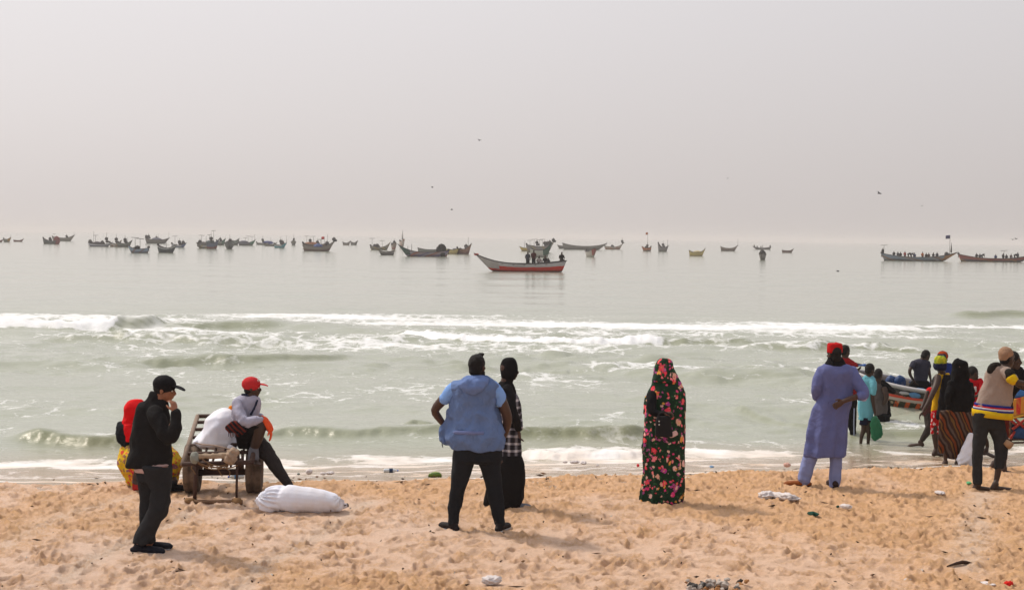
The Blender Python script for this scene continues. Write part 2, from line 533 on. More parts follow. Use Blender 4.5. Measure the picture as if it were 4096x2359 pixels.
# ------------------------------------------------------------------ the sea
def vline(pts, z):
    P = [on(a * V2S, b * V2S, z) for a, b in pts]
    return np.array([p.x for p in P]), np.array([p.y for p in P])
def build_sea():
    d0 = 3.45 * FPX
    dd = np.concatenate([np.arange(300, 60, -0.55), np.arange(60, 12, -0.7), 12 * 0.93 ** np.arange(0, 62)])
    yy = d0 / dd
    u = np.concatenate([np.linspace(-1.5, -0.46, 60, endpoint=False), np.linspace(-0.46, 0.46, 860), np.linspace(0.46, 1.5, 61)[1:]])
    Y, U = np.meshgrid(yy, u, indexing='ij')
    X = U * Y
    T_ = Y - shore(X)
    dy = np.gradient(yy)[:, None] * np.ones_like(X)
    rs = np.random.RandomState(3)
    # chop
    zone = 0.011 + 0.026 * np.exp(-((Y - 46) / 13) ** 2) + 0.006 * np.exp(-((Y - 27) / 6) ** 2)
    wxn = 0.6 * perlin(X * 0.15, Y * 0.15) ; wyn = 0.6 * perlin(X * 0.15 + 9, Y * 0.15)
    H = np.zeros_like(X)
    for i in range(46):
        lam = 0.45 * (1.13 ** (i * 0.52)) * rs.uniform(0.85, 1.15)
        lam = min(lam, 7)
        th = rs.normal(0, 0.5)
        kx, ky = math.sin(th) * 2 * math.pi / lam, math.cos(th) * 2 * math.pi / lam
        ph = kx * (X + wxn) + ky * (Y + wyn) + rs.uniform(0, 6.28)
        fade = smooth(1.2, 3.5, lam / np.maximum(dy, 0.02))
        s_ = np.sin(ph); H += fade * (lam ** 0.8) * 0.18 * (s_ + 0.25 * np.cos(2 * ph))
    group = 0.5 + 0.9 * smooth(-0.3, 0.6, fbm(X * 0.12, Y * 0.2, o=3))
    depthf = smooth(0.5, 7.0, T_)
    W = H * zone * group * depthf
    # little steep wavelets, short crested
    for f_, fy, A_, ph in ((0.8, 1.4, 0.050, 1.0), (1.5, 2.3, 0.032, 7.0), (2.6, 3.4, 0.016, 13.0)):
        rr_ = perlin(X * f_ + ph + wxn, (Y - 0.13 * X) * fy + ph)
        slope_ok = smooth(1.2, 3.0, 1 / fy / np.maximum(dy, 0.02))
        W += A_ * smooth(0.10, 0.45, rr_) * slope_ok * depthf * (0.25 + 0.9 * np.exp(-((Y - 42) / 11) ** 2)) * group
    # long low swell lines far out
    W += 0.05 * smooth(60, 120, Y) * np.sin(2 * math.pi * (Y - 0.13 * X + 4 * perlin(X * 0.02, Y * 0.02)) / 16.0) * smooth(2, 5, 16 / dy)
    foam = np.zeros_like(X); lace = np.zeros_like(X); green = np.zeros_like(X)
    # wave crests: points on the picture, height, width, foam, x-window softness
    waves = [
        ([(-400, 806), (0, 806), (100, 805), (200, 806), (290, 805)], 0.36, 1.3, 0.58, 14),
        ([(285, 804), (330, 804), (390, 801)], 0.38, 1.4, 0.12, 20),
        ([(380, 801), (450, 800), (560, 799), (680, 801)], 0.20, 1.2, 0.2, 40),
        ([(985, 817), (1080, 828), (1200, 836), (1350, 840), (1500, 840), (1640, 839)], 0.24, 0.9, 0.62, 30),
        ([(1560, 839), (1700, 840), (1860, 841), (1900, 840)], 0.20, 0.9, 0.30, 60),
        ([(60, 1066), (150, 1079), (240, 1081), (330, 1081), (440, 1078)], 0.23, 0.7, 0.0, 60),
        ([(640, 1058), (780, 1056), (890, 1060), (1000, 1058), (1100, 1059), (1180, 1060)], 0.13, 0.55, 0.0, 60),
        ([(1000, 1042), (1040, 1041), (1075, 1042)], 0.12, 0.45, 0.0, 20),
        ([(1240, 1070), (1330, 1072), (1450, 1073), (1560, 1070), (1620, 1066)], 0.20, 0.65, 0.0, 60),
        ([(1290, 1108), (1350, 1112), (1400, 1114), (1500, 1113), (1610, 1112)], 0.15, 0.42, 0.62, 30),
        ([(2080, 1060), (2200, 1058), (2330, 1060), (2420, 1062)], 0.20, 0.7, 0.12, 40),
        ([(290, 884), (400, 887), (480, 885), (560, 886), (700, 881), (850, 876)], 0.16, 0.8, 0.1, 60),
        ([(1880, 852), (1980, 853), (2100, 850), (2300, 856)], 0.20, 1.0, 0.3, 60),
        ([(2360, 774), (2460, 774), (2600, 776)], 0.3, 1.8, 0.2, 40),
        ([(1600, 918), (1800, 924), (2000, 922)], 0.07, 0.8, 0.2, 60),
        ([(1000, 892), (1120, 897), (1240, 900)], 0.08, 0.6, 0.1, 50),
        ([(100, 830), (400, 835), (700, 842)], 0.12, 1.0, 0.3, 80),
        ([(1500, 800), (1900, 805), (2300, 812)], 0.14, 1.4, 0.5, 120),
        ([(1800, 1002), (1950, 1030), (2050, 1042)], 0.08, 0.5, 0.1, 50),
    ]
    for k, (pts, A, w, fo, soft) in enumerate(waves):
        px, py = vline(pts, ZW + 0.1)
        o_ = np.argsort(px)
        wob = 0.35 * w * perlin(X * 0.9 / w + 5 * k, X * 0 + k) + 0.15 * w * perlin(X * 2.6 / w, X * 0 + 3 * k)
        yc = np.interp(X, px[o_], py[o_]) + wob
        sx = soft * V2S / 4 / FPX * py.mean()
        win = smooth(px.min() - sx, px.min() + sx, X) * (1 - smooth(px.max() - sx, px.max() + sx, X))
        e = Y - yc
        prof = np.where(e < 0, np.exp(-(e / (0.36 * w)) ** 2), np.exp(-(e / (1.15 * w)) ** 2))
        var = 0.75 + 0.45 * perlin(X * 0.7 / w + 2 * k, X * 0 + 7.7)
        W += A * prof * win * var
        W -= 0.16 * A * np.exp(-((e + 0.9 * w) / (0.5 * w)) ** 2) * win
        fr = np.exp(-((e + 0.10 * w) / (0.55 * w)) ** 2)
        foam = np.maximum(foam, fo * fr * win)
        if fo >= 0.5:
            rg = fbm(X * 2.2, Y * 2.2, o=6)
            W += A * 0.30 * fr * win * rg * (fo > 0.6) * 1.4
            lace = np.maximum(lace, 0.62 * fo * np.exp(-((e - 1.6 * w) / (2.2 * w)) ** 2) * win)
        green = np.maximum(green, (1 - 0.6 * fo) * np.exp(-((e + 0.25 * w) / (0.4 * w)) ** 2) * win * min(1, A / 0.25))
    # the field of churned white behind the breakers
    xa, ya = vline([(-300, 770), (0, 772), (500, 773), (1000, 772), (1600, 778), (2100, 790), (2700, 800)], ZW)
    xb, yb = vline([(-300, 800), (0, 800), (400, 796), (700, 806), (1000, 815), (1300, 832), (1800, 838), (2200, 838), (2700, 842)], ZW)
    ya_ = np.interp(X, xa, ya); yb_ = np.interp(X, xb, yb)
    band = smooth(-3.5, 1.5, ya_ - Y) * smooth(-2.0, 2.0, Y - yb_)
    lace = np.maximum(lace, band * (0.325 + 0.25 * fbm(X * 0.06, Y * 0.25, o=3)))
    xc, yc_ = vline([(-300, 862), (300, 875), (900, 870), (1500, 880), (2000, 890), (2700, 880)], ZW)
    mid = smooth(0, 5, yb_ - Y + 2) * smooth(-2.0, 6.0, Y - np.interp(X, xc, yc_) + 2)
    lace = np.maximum(lace, mid * (0.31 + 0.2 * fbm(X * 0.1, Y * 0.2 + 4, o=3)))  # thin foam streaks, plus small white flecks that paint in sky glint
    xc, yc_ = vline([(1300, 905), (1600, 912), (1950, 915), (2150, 912)], ZW)
    lace = np.maximum(lace, 0.36 * np.exp(-((Y - np.interp(X, xc, yc_)) / 1.6) ** 2) * smooth(xc.min(), xc.min() + 2, X) * (1 - smooth(xc.max() - 2, xc.max(), X)))
    lace = np.maximum(lace, 0.20 + 0.13 * fbm(X * 0.25, Y * 0.3, o=3) - 0.14 * smooth(55, 75, Y))  # low base over the near water: sparse foam and painted sparkle
    # the wash running up the sand
    edge = 0.12 + 0.30 * perlin(X * 0.55, X * 0) + 0.12 * perlin(X * 1.9, X * 0 + 4)
    e = T_ - edge
    film = zs_macro(X, Y) + np.clip(0.030 * e, -0.05, 0.05) + 0.006 * perlin(X * 2, Y * 4) * smooth(0, 1, e)
    Z = np.maximum(ZW + W, film) 
    Z = np.where(T_ < 6, np.log(np.exp(np.clip((ZW + W) * 60, -80, 80)) + np.exp(np.clip(film * 60, -80, 80))) / 60, Z)
    lip = np.exp(-((e - 0.05) / 0.10) ** 2) * (0.45 + 0.6 * smooth(-0.4, 0.4, perlin(X * 0.8 + 3, X * 0)))
    foam = np.maximum(foam, lip * 0.50)
    for off, st, ph in ((1.1, 0.34, 2.0), (1.9, 0.40, 5.0), (2.8, 0.38, 8.0)):
        c = off + 0.45 * perlin(X * 0.45 + ph, X * 0 + ph) + 0.15 * perlin(X * 1.7, X * 0 + ph)
        foam = np.maximum(foam, st * np.exp(-((T_ - c) / 0.09) ** 2) * smooth(-0.35, 0.35, perlin(X * 0.4, X * 0 + 2 * ph)))
    washz = (1 - 0.35 * smooth(3, 6, X)) * smooth(1.9, 3.0, T_) * (1 - smooth(3.9, 5.4, T_ + 0.5 * perlin(X * 0.3, X * 0)))
    lace = np.maximum(lace, washz * (0.45 + 0.26 * fbm(X * 0.5, Y * 0.9, o=3)))
    lace = np.maximum(lace, smooth(0.15, 0.5, e) * (1 - smooth(1.5, 3.0, T_)) * 0.30)
    shal = 1 - smooth(1.2, 6.5, T_)
    me = grid_mesh('sea', X, Y, Z, (('foam', foam), ('lace', lace), ('shal', shal), ('green', green), ('calm', smooth(58, 75, Y))))
    q = NT('sea_water')
    fo, la, sh, gr, ca = q.attr('foam'), q.attr('lace'), q.attr('shal'), q.attr('green'), q.attr('calm')
    nz = q.noise(1.1, 7, 0.68, dist=0.4)
    nf = q.noise(4.5, 6, 0.75); nh = q.noise(15, 5, 0.75)
    vw = q.vor(2.2, vec=q.mix(0.35, q.obj(), q.noise(1.5, 3, out=1)), feature='DISTANCE_TO_EDGE').outputs[0]
    web = q.ramp(vw, [(0.0, 1.0), (0.16, 0.25), (0.4, 0.0)])
    tex = q.math('ADD', q.math('MULTIPLY', nz, 0.38), q.math('ADD', q.math('ADD', q.math('MULTIPLY', nf, 0.34), q.math('MULTIPLY', nh, 0.22)), q.math('MULTIPLY', web, 0.13)))
    a = q.math('ADD', la, tex)
    m1 = q.ramp(q.math('SUBTRACT', a, 0.72), [(0.11, 0.0), (0.20, 0.7), (0.38, 1.0)])
    b = q.math('ADD', fo, q.math('MULTIPLY', tex, 0.8))
    m2 = q.ramp(q.math('SUBTRACT', b, 0.62), [(0.05, 0.0), (0.16, 0.75), (0.36, 1.0)])
    m1 = q.math('MULTIPLY', m1, q.math('SUBTRACT', 1.0, q.math('MULTIPLY', gr, 0.85), True))
    mask = q.math('MAXIMUM', m1, m2)
    deep = q.mix(q.noise(0.25, 4), (0.295, 0.320, 0.255), (0.345, 0.365, 0.30))
    deep = q.mix(q.math('MULTIPLY', gr, 0.9), deep, (0.13, 0.145, 0.065))
    base = q.mix(sh, deep, (0.33, 0.235, 0.155))
    fcol = q.mix(q.math('MULTIPLY', sh, q.ramp(q.noise(0.9, 4), [(0.42, 0.25), (0.6, 0.95)])), q.mix(nf, (0.66, 0.69, 0.74), (0.92, 0.92, 0.91)), (0.64, 0.49, 0.36))  # bluish noise patches put shading into the foam colour; inshore tan is sediment
    col = q.mix(mask, base, fcol)
    rough = q.math('ADD', q.math('MULTIPLY', mask, 0.5), 0.16)
    rough = q.math('SUBTRACT', rough, q.math('MULTIPLY', sh, 0.06))
    rough = q.math('SUBTRACT', rough, q.math('MULTIPLY', ca, 0.06))
    rough = q.math('ADD', rough, q.math('MULTIPLY', gr, 0.22))
    mp = q.mapping((1.0, 1.6, 1.0))
    h1 = q.noise(2.6, 5, 0.6, vec=mp); h2 = q.noise(11, 4, 0.6, vec=mp)
    hh = q.math('ADD', h1, q.math('MULTIPLY', h2, 0.25))
    hh = q.math('MULTIPLY', hh, q.math('SUBTRACT', 1.0, q.math('MULTIPLY', ca, 0.40)))
    hh = q.math('ADD', hh, q.math('MULTIPLY', mask, 0.22))
    bn = q.bump(hh, 0.32, 0.10)
    m = q.end(col, rough, 0.5, bn)
    q.b.inputs['IOR'].default_value = 1.333
    o = add('sea', me, m)
    tag(o, 'pale grey green sea with small breakers and foam', None, None, 'structure')
    return
build_sea()

# ------------------------------------------------------------------ haze over the water
def build_haze():
    x0, x1, y0, y1, z0, z1 = -9500, 9500, -90, 6600, -7.0, 14.0
    v = [(x, y, z) for z in (z0, z1) for y in (y0, y1) for x in (x0, x1)]
    f = [(0, 2, 3, 1), (4, 5, 7, 6), (0, 1, 5, 4), (2, 6, 7, 3), (0, 4, 6, 2), (1, 3, 7, 5)]
    me = mesh_from('haze', v, f, False)
    m = bpy.data.materials.new('haze_air'); m.use_nodes = True
    t = m.node_tree; t.nodes.clear()
    o_ = t.nodes.new('ShaderNodeOutputMaterial'); pv = t.nodes.new('ShaderNodeVolumePrincipled')
    pv.inputs['Color'].default_value = (0.80, 0.765, 0.775, 1)
    pv.inputs['Density'].default_value = 0.00038
    pv.inputs['Anisotropy'].default_value = 0.1
    t.links.new(pv.outputs[0], o_.inputs['Volume'])
    o = add('haze', me, m)
    tag(o, 'thin pale haze hanging over the beach and sea', None, None, 'stuff')
build_haze()
# ------------------------------------------------------------------ people: helpers
DARK = skin('skin_dark', (0.040, 0.021, 0.014))
BROWN = skin('skin_brown', (0.058, 0.028, 0.018))
LIGHT = skin('skin_light', (0.25, 0.105, 0.058))
HAIR = cloth('black_hair', (0.010, 0.009, 0.009), 0.7, 0.3, 60, 0.25, bump=0.6)
EYE = skin('eye_white', (0.55, 0.5, 0.45))

def head(c, H=0.235, yaw=0.0, pitch=0.0, roll=0.0, neck=None):
    """skull, jaw, brow, nose, lips, ears as shapes; returns (shapes, axes)"""
    f, r, u = axes(yaw, pitch, roll)
    c = np.array(c, dtype=float); k = H / 0.235
    S = [ell(c + u * 0.028 * k - f * 0.008 * k, r * 0.074 * k, f * 0.096 * k, u * 0.092 * k),
         ell(c - u * 0.040 * k + f * 0.030 * k, r * 0.058 * k, f * 0.062 * k, u * 0.072 * k),
         ell(c - u * 0.088 * k + f * 0.062 * k, r * 0.030 * k, f * 0.026 * k, u * 0.022 * k),
         ell(c + u * 0.022 * k + f * 0.080 * k, r * 0.050 * k, f * 0.016 * k, u * 0.013 * k),
         tube3([c + u * 0.012 * k + f * 0.088 * k, c - u * 0.020 * k + f * 0.108 * k, c - u * 0.030 * k + f * 0.104 * k], [0.009 * k, 0.015 * k, 0.014 * k], n=8),
         ell(c - u * 0.054 * k + f * 0.092 * k, r * 0.026 * k, f * 0.013 * k, u * 0.008 * k),
         ell(c - u * 0.067 * k + f * 0.088 * k, r * 0.024 * k, f * 0.013 * k, u * 0.009 * k)]
    for sgn in (-1, 1):
        S.append(ell(c + r * sgn * 0.079 * k - f * 0.010 * k - u * 0.010 * k, r * 0.010 * k, f * 0.020 * k, u * 0.032 * k, 8, 6))
        S.append(ell(c + r * sgn * 0.038 * k + f * 0.066 * k - u * 0.018 * k, r * 0.022 * k, f * 0.018 * k, u * 0.016 * k, 8, 6))
    if neck is not None:
        b = np.array(neck, dtype=float)
        S.append(tube3([b, (b + c) / 2 - f * 0.01, c - u * 0.05 * k - f * 0.02 * k], [0.066 * k, 0.055 * k, 0.054 * k]))
    return S, (c, f, r, u, k)
def eyes(person, hd, base):
    c, f, r, u, k = hd
    for sgn in (-1, 1):
        p = c + r * sgn * 0.032 * k + f * 0.083 * k + u * 0.004 * k - np.array(base)
        v, fc = ell(p, r * 0.013 * k, f * 0.012 * k, u * 0.009 * k, 8, 6)()
        e = add('eye', mesh_from('eye', v, fc), EYE, person)
        v, fc = ell(p + f * 0.010 * k, r * 0.006 * k, f * 0.005 * k, u * 0.006 * k, 8, 6)()
        add('pupil', mesh_from('pupil', v, fc), HAIR, e)
def hand(w, d, palm, size=1.0, curl=0.5, thumb=1):
    """w wrist, d direction of the hand, palm = direction the palm faces; five separate fingers"""
    w = np.array(w, dtype=float); d = np.array(d, dtype=float); d /= np.linalg.norm(d)
    n = np.array(palm, dtype=float); n = n - d * n.dot(d); n /= np.linalg.norm(n)
    x = np.cross(d, n)
    k = size
    S = [tube3([w - d * 0.03 * k, w + d * 0.015 * k, w + d * 0.055 * k, w + d * 0.085 * k], [0.026 * k, 0.032 * k, 0.042 * k, 0.041 * k], 0.42, x, n=10)]
    for i, (o, L) in enumerate(((-0.031, 0.072), (-0.011, 0.082), (0.010, 0.077), (0.030, 0.060))):
        b = w + d * 0.085 * k + x * o * k * thumb
        sp = d + x * (o * 3.2) * thumb
        sp /= np.linalg.norm(sp)
        a1 = curl * 0.9; a2 = curl * 2.0; a3 = curl * 2.9
        p1 = b + (sp * math.cos(a1) + n * math.sin(a1)) * L * 0.45 * k
        p2 = p1 + (sp * math.cos(a2) + n * math.sin(a2)) * L * 0.32 * k
        p3 = p2 + (sp * math.cos(a3) + n * math.sin(a3)) * L * 0.25 * k
        S.append(tube3([b - sp * 0.02 * k, b, p1, p2, p3], [0.010 * k, 0.0105 * k, 0.0095 * k, 0.0088 * k, 0.0075 * k], n=8, sub=2))
    t0 = w + d * 0.022 * k - x * 0.028 * k * thumb
    t1 = t0 + (d * 0.6 - x * 0.75 * thumb + n * 0.3) * 0.042 * k
    t2 = t1 + (d * 0.85 - x * 0.2 * thumb + n * (0.3 + 0.4 * curl)) * 0.034 * k
    S.append(tube3([t0, t1, t2], [0.015 * k, 0.012 * k, 0.0095 * k], n=8, sub=2))
    return S
def foot(ank, yaw, L=0.25, lift=0.0):
    """bare foot with five toes under an ankle"""
    f, r, u = axes(yaw, lift)
    a = np.array(ank, dtype=float)
    h = 0.075
    S = [tube3([a + u * 0.02 - f * 0.005, a - u * (h - 0.035) - f * 0.045], [0.040, 0.034]),
         tube3([a - u * (h - 0.033) - f * 0.05, a - u * 0.035 + f * 0.03, a - u * 0.050 + f * (L * 0.45), a - u * 0.058 + f * (L * 0.62)], [0.034, 0.038, 0.042, 0.040], 0.62, r, n=12)]
    for i, o in enumerate((-0.030, -0.012, 0.004, 0.018, 0.031)):
        q = 0.012 - abs(i) * 0.001
        S.append(tube3([a - u * 0.060 + f * L * 0.6 + r * o, a - u * 0.064 + f * (L * (0.76 - 0.018 * i)) + r * o * 1.15], [q, q * 0.85], n=8, sub=2))
    return S
def shoe(person, base, ank, yaw, m, m_sole, L=0.28, W=0.048, h=0.085, name='shoe', pitch=0.0):
    """closed shoe: upper with a collar, thick sole as sub-part"""
    f, r, u = axes(yaw, pitch)
    a = np.array(ank, dtype=float) - np.array(base)
    bt = a - u * h
    up = [tube3([a + u * 0.005 - f * 0.01, bt + u * 0.045 - f * 0.035], [0.046, 0.043]),
          tube3([bt + u * 0.040 - f * 0.075, bt + u * 0.048 - f * 0.02, bt + u * 0.046 + f * 0.07, bt + u * 0.036 + f * (L - 0.115), bt + u * 0.030 + f * (L - 0.09)], [W * 0.72, W * 0.92, W, W * 1.02, W * 0.8], 0.72, r)]
    o = add(name, fuse(name, up, (0, 0, 0), 0.008, 0.4), m, person)
    so = [tube3([bt + u * 0.012 - f * 0.085, bt + u * 0.012 - f * 0.02, bt + u * 0.012 + f * 0.06, bt + u * 0.013 + f * (L - 0.11), bt + u * 0.017 + f * (L - 0.085)], [W * 0.80, W * 0.95, W * 0.92, W * 1.08, W * 0.82], 0.30, r)]
    add('sole', fuse('sole', so, (0, 0, 0), 0.008, 0.4), m_sole, o)
    return o
def person(label, base, m_skin, skin_shapes, wear, voxel=0.0075, keep=0.3, inset=0.88, group=None, name='person'):
    """base: point on the ground; wear: (name, material, shapes, kwargs); kwargs.inner -> also fills the body"""
    inner = [s for w in wear if w[3].get('inner', True) for s in w[2]]
    me = fuse(name, skin_shapes, base, voxel, keep, 3, extra=(inner, inset) if inner else None)
    o = add(name, me, m_skin, None, base)
    tag(o, label, 'person', group)
    made = {}
    for w in wear:
        kw = dict(w[3]); kw.pop('inner', None)
        par = kw.pop('on', None); lab = kw.pop('label', None)
        vx = kw.pop('voxel', 0.011)
        g = add(w[0], fuse(w[0], w[2], base, vx, kw.pop('keep', 0.4), kw.pop('smooth_n', 2), kw.pop('wrinkle', 0.007), kw.pop('wfreq', 7.0), **kw), w[1], made[par] if par else o)
        if lab: g['label'] = lab
        made.setdefault(w[0], g)
    return o, made
def cap(hd, bill_yaw=None, grow=1.0, fwd=0.0):
    """crown and bill of a baseball cap as two shape lists"""
    c, f, r, u, k = hd
    crown = [ell(c + u * 0.050 * k - f * 0.010 * k, r * 0.092 * k * grow, f * 0.110 * k * grow, u * 0.088 * k * grow, 18, 11),
             ell(c + u * 0.140 * k - f * 0.010 * k, r * 0.010, f * 0.010, u * 0.008, 8, 6)]
    b0 = c + f * 0.075 * k + u * 0.050 * k
    bill = [tube3([b0, b0 + f * 0.05 * k - u * 0.002, b0 + f * 0.095 * k - u * 0.012 * k, b0 + f * 0.122 * k - u * 0.024 * k], [0.078 * k, 0.080 * k, 0.070 * k, 0.045 * k], 0.11, r, n=16)]
    return crown, bill
def hair_cap(hd, thick=1.06, low=0.0):
    c, f, r, u, k = hd
    return [ell(c + u * 0.032 * k - f * 0.014 * k, r * 0.077 * k * thick, f * 0.096 * k * thick, u * 0.095 * k * thick, 16, 10),
            ell(c - u * (0.03 + low) * k - f * 0.045 * k, r * 0.066 * k * thick, f * 0.052 * k * thick, u * 0.05 * k)]

# ------------------------------------------------------------------ man in the black jacket
def man_black_jacket():
    F = Frame(400, 1400, 0.618, 13.3)
    base = at(400 + 300 * .618, 1400 + 1305 * .618, 13.3); base.z = 0.0
    hs, hd = head(F.p(418, 252), 0.225, 90, 10, neck=F.p(375, 345))
    black = cloth('black_jacket_wool', (0.013, 0.013, 0.014), 0.9, 0.35, 10, 0.12)
    char = cloth('charcoal_denim', (0.022, 0.023, 0.026), 0.9, 0.3, 14, 0.12)
    pink = cloth('pale_pink_cotton', (0.50, 0.34, 0.32))
    capm = cloth('black_cap_twill', (0.010, 0.010, 0.012), 0.8, 0.3, 30)
    jacket = [R(F, [(283, 322, 372), (320, 296, 412), (360, 250, 436), (420, 228, 446), (500, 212, 452), (580, 200, 458), (650, 190, 462), (705, 178, 464), (752, 172, 462)], 0.62, dmax=0.2),
              T(F, [(350, 400, 50, -0.10), (395, 490, 50, -0.17), (440, 560, 46, -0.20), (478, 520, 40, -0.21), (492, 460, 34, -0.20), (490, 405, 30, -0.19)]),
              T(F, [(390, 400, 40, 0.14), (430, 500, 42, 0.20), (452, 560, 38, 0.20), (470, 500, 30, 0.14)])]
    collar = [R(F, [(268, 326, 386), (300, 318, 420), (340, 320, 440), (368, 340, 442)], 0.72)]
    legA = R(F, [(745, 240, 400, .07), (830, 245, 405, .07), (930, 262, 385, .07), (1050, 262, 368, .07), (1150, 264, 352, .07), (1240, 268, 356, .07)], 0.85)
    legB = R(F, [(745, 270, 462, -.07), (830, 300, 460, -.07), (900, 325, 456, -.07), (990, 322, 450, -.08), (1050, 300, 434, -.08), (1100, 276, 404, -.08), (1150, 250, 376, -.08), (1200, 226, 350, -.08), (1246, 212, 332, -.08)], 0.85)
    hip = R(F, [(735, 232, 458), (790, 236, 460), (840, 242, 458)], 0.72)
    w0 = F.p(487, 398, -0.19)
    hnd = hand(w0, F.p(472, 318, -0.15) - w0, F.p(440, 350, -0.12) - w0, 0.95, 0.55, -1)
    fore = [T(F, [(440, 560, 30, -0.2), (488, 440, 22, -0.19), (485, 385, 20, -0.18)])]
    cr, bl = cap(hd, None, 1.06)
    sk = hs + hnd + fore + [T(F, [(320, 1200, 26, .07), (325, 1275, 26, .07)]), T(F, [(270, 1200, 26, -.08), (255, 1270, 26, -.08)])]
    hr = [ell(hd[0] + hd[3] * 0.01 - hd[1] * 0.03, hd[2] * 0.080, hd[1] * 0.082, hd[3] * 0.070)]
    o, md = person('man in black jacket and black cap raising a hand to his mouth', base, LIGHT, sk,
        [('trousers', char, [hip, legA, legB], dict(wrinkle=0.009, squash=0.6)),
         ('undershirt', pink, [R(F, [(725, 232, 462), (755, 228, 462), (776, 228, 460), (784, 232, 456)], 0.80)], dict(inner=False, wrinkle=0.004)),
         ('jacket', black, jacket, dict(wrinkle=0.011, wfreq=6)),
         ('collar', black, collar, dict(on='jacket', inner=False)),
         ('hair', HAIR, hr, dict(inner=False, wrinkle=0)),
         ('cap', capm, cr, dict(inner=False, wrinkle=0.001)),
         ('bill', capm, bl, dict(on='cap', inner=False, wrinkle=0, voxel=0.006, smooth_n=1))])
    eyes(o, hd, base)
    navy = cloth('dark_sneaker', (0.012, 0.013, 0.02), 0.6)
    sole = cloth('grey_sole', (0.30, 0.30, 0.33), 0.7)
    a = F.p(262, 1248, -0.08); a.z = 0.076
    shoe(o, base, a, 95, navy, sole, 0.30)
    a = F.p(318, 1252, 0.09); a.z = 0.076
    shoe(o, base, a, 88, navy, sole, 0.29)
man_black_jacket()

# ------------------------------------------------------------------ woman in the red headscarf, sitting low behind him
def floral(name, ground_c, cols, scale=7.0, amount=0.55, leaf=None):
    q = NT(name)
    v0 = q.mix(0.10, q.obj(), q.noise(6, 3, out=1))
    col = q.mix(q.noise(12, 4), tone(ground_c, 0.7), tone(ground_c, 1.3))
    if leaf:
        vl = q.vor(scale * 1.9, vec=v0)
        col = q.mix(q.math('LESS_THAN', vl.outputs['Distance'], 0.28), col, leaf)
    for sc, am, off in ((scale, amount, 0.0), (scale * 2.1, amount * 0.8, 3.3)):
        mp = q.mapping((1, 1, 1), (0.3, 0.2, 0.5), (off, off, 0), v0)
        v = q.vor(sc, vec=mp)
        pick = q.xyz(0, v.outputs['Color']); pick2 = q.xyz(1, v.outputs['Color'])
        stops = [(i / len(cols), c) for i, c in enumerate(cols)]
        fc = q.ramp(pick, stops, 'CONSTANT')
        petal = q.noise(sc * 4.5, 2, vec=mp)
        d = q.math('ADD', v.outputs['Distance'], q.math('MULTIPLY', q.math('SUBTRACT', petal, 0.5), 0.55))
        fc = q.mix(q.math('MULTIPLY', petal, 0.6), fc, tone(cols[0], 1.6))
        core = q.math('LESS_THAN', d, 0.09)
        fc = q.mix(core, fc, (0.6, 0.4, 0.08))
        m = q.math('MULTIPLY', q.math('LESS_THAN', d, 0.40), q.math('LESS_THAN', pick2, am))
        col = q.mix(m, col, fc)
    return q.end(col, 0.8, 0.15, q.bump(q.noise(22, 4), 0.25, 0.02))
def woman_red_scarf():
    F = Frame(400, 1400, 0.618, 16.75)
    base = on(400 + 330 * .618, 1400 + 868 * .618, 0.0); base.y = 16.75; base.z = 0
    red = cloth('red_scarf', (0.62, 0.008, 0.012), 0.8, 0.3, 9)
    black = cloth('black_blouse', (0.012, 0.014, 0.018), 0.85)
    yel = floral('yellow_print_cloth', (0.62, 0.42, 0.02), [(0.5, 0.05, 0.03), (0.04, 0.16, 0.08), (0.05, 0.12, 0.2), (0.55, 0.1, 0.02)], 15, 0.75)
    hs, hd = head(F.p(222, 385), 0.22, 25, 5, neck=F.p(200, 470))
    scarf = [R(F, [(318, 212, 262), (335, 185, 282), (370, 160, 290), (410, 158, 285), (445, 156, 270), (480, 142, 255), (505, 146, 250)], 0.95),
             R(F, [(480, 150, 225, -.10), (530, 158, 222, -.13), (590, 170, 216, -.14)], 0.5, dmin=0.03)]
    blouse = [R(F, [(440, 165, 290), (480, 122, 330), (530, 112, 345), (580, 122, 345), (625, 145, 340), (650, 150, 335)], 0.6),
              T(F, [(140, 480, 26), (128, 560, 26, -.05), (175, 615, 22, -.1)]), T(F, [(320, 490, 30), (350, 570, 28, -.05), (330, 640, 22, .1)])]
    skirt = [R(F, [(605, 165, 400), (640, 138, 470), (690, 124, 512), (725, 124, 530), (765, 138, 520), (805, 165, 500), (840, 180, 492), (868, 190, 485)], 0.75, fold=(11, 0.01, 0.045))]
    legs = [T(F, [(230, 800, 40, .1), (220, 850, 25, -.1)]), T(F, [(440, 800, 40, .1), (480, 850, 25, -.15)])]
    w0 = F.p(222, 800, -0.42)
    hnd = [T(F, [(340, 620, 20, -.25), (285, 720, 17, -.45), (232, 790, 14, -.45)])] + hand(F.p(232, 790, -.45), F.p(228, 850, -.45) - F.p(232, 790, -.45), (0, -0.2, -1), 0.9, 0.4)
    o, md = person('person in red headscarf and yellow printed skirt sitting behind the man in black', base, BROWN, hs + legs + hnd,
        [('blouse', black, blouse, dict(wrinkle=0.008)), ('skirt', yel, skirt, dict(wrinkle=0.012, inner=False)), ('headscarf', red, scarf, dict(wrinkle=0.009, inner=False))])
    dk = cloth('black_sandal', (0.012, 0.012, 0.014), 0.6)
    for x, dd in ((480, -0.28), (250, -0.05)):
        a = F.p(x, 840, dd); a.z = 0.076
        shoe(o, base, a, 70, dk, dk, 0.24, 0.042, name='sandal')
woman_red_scarf()

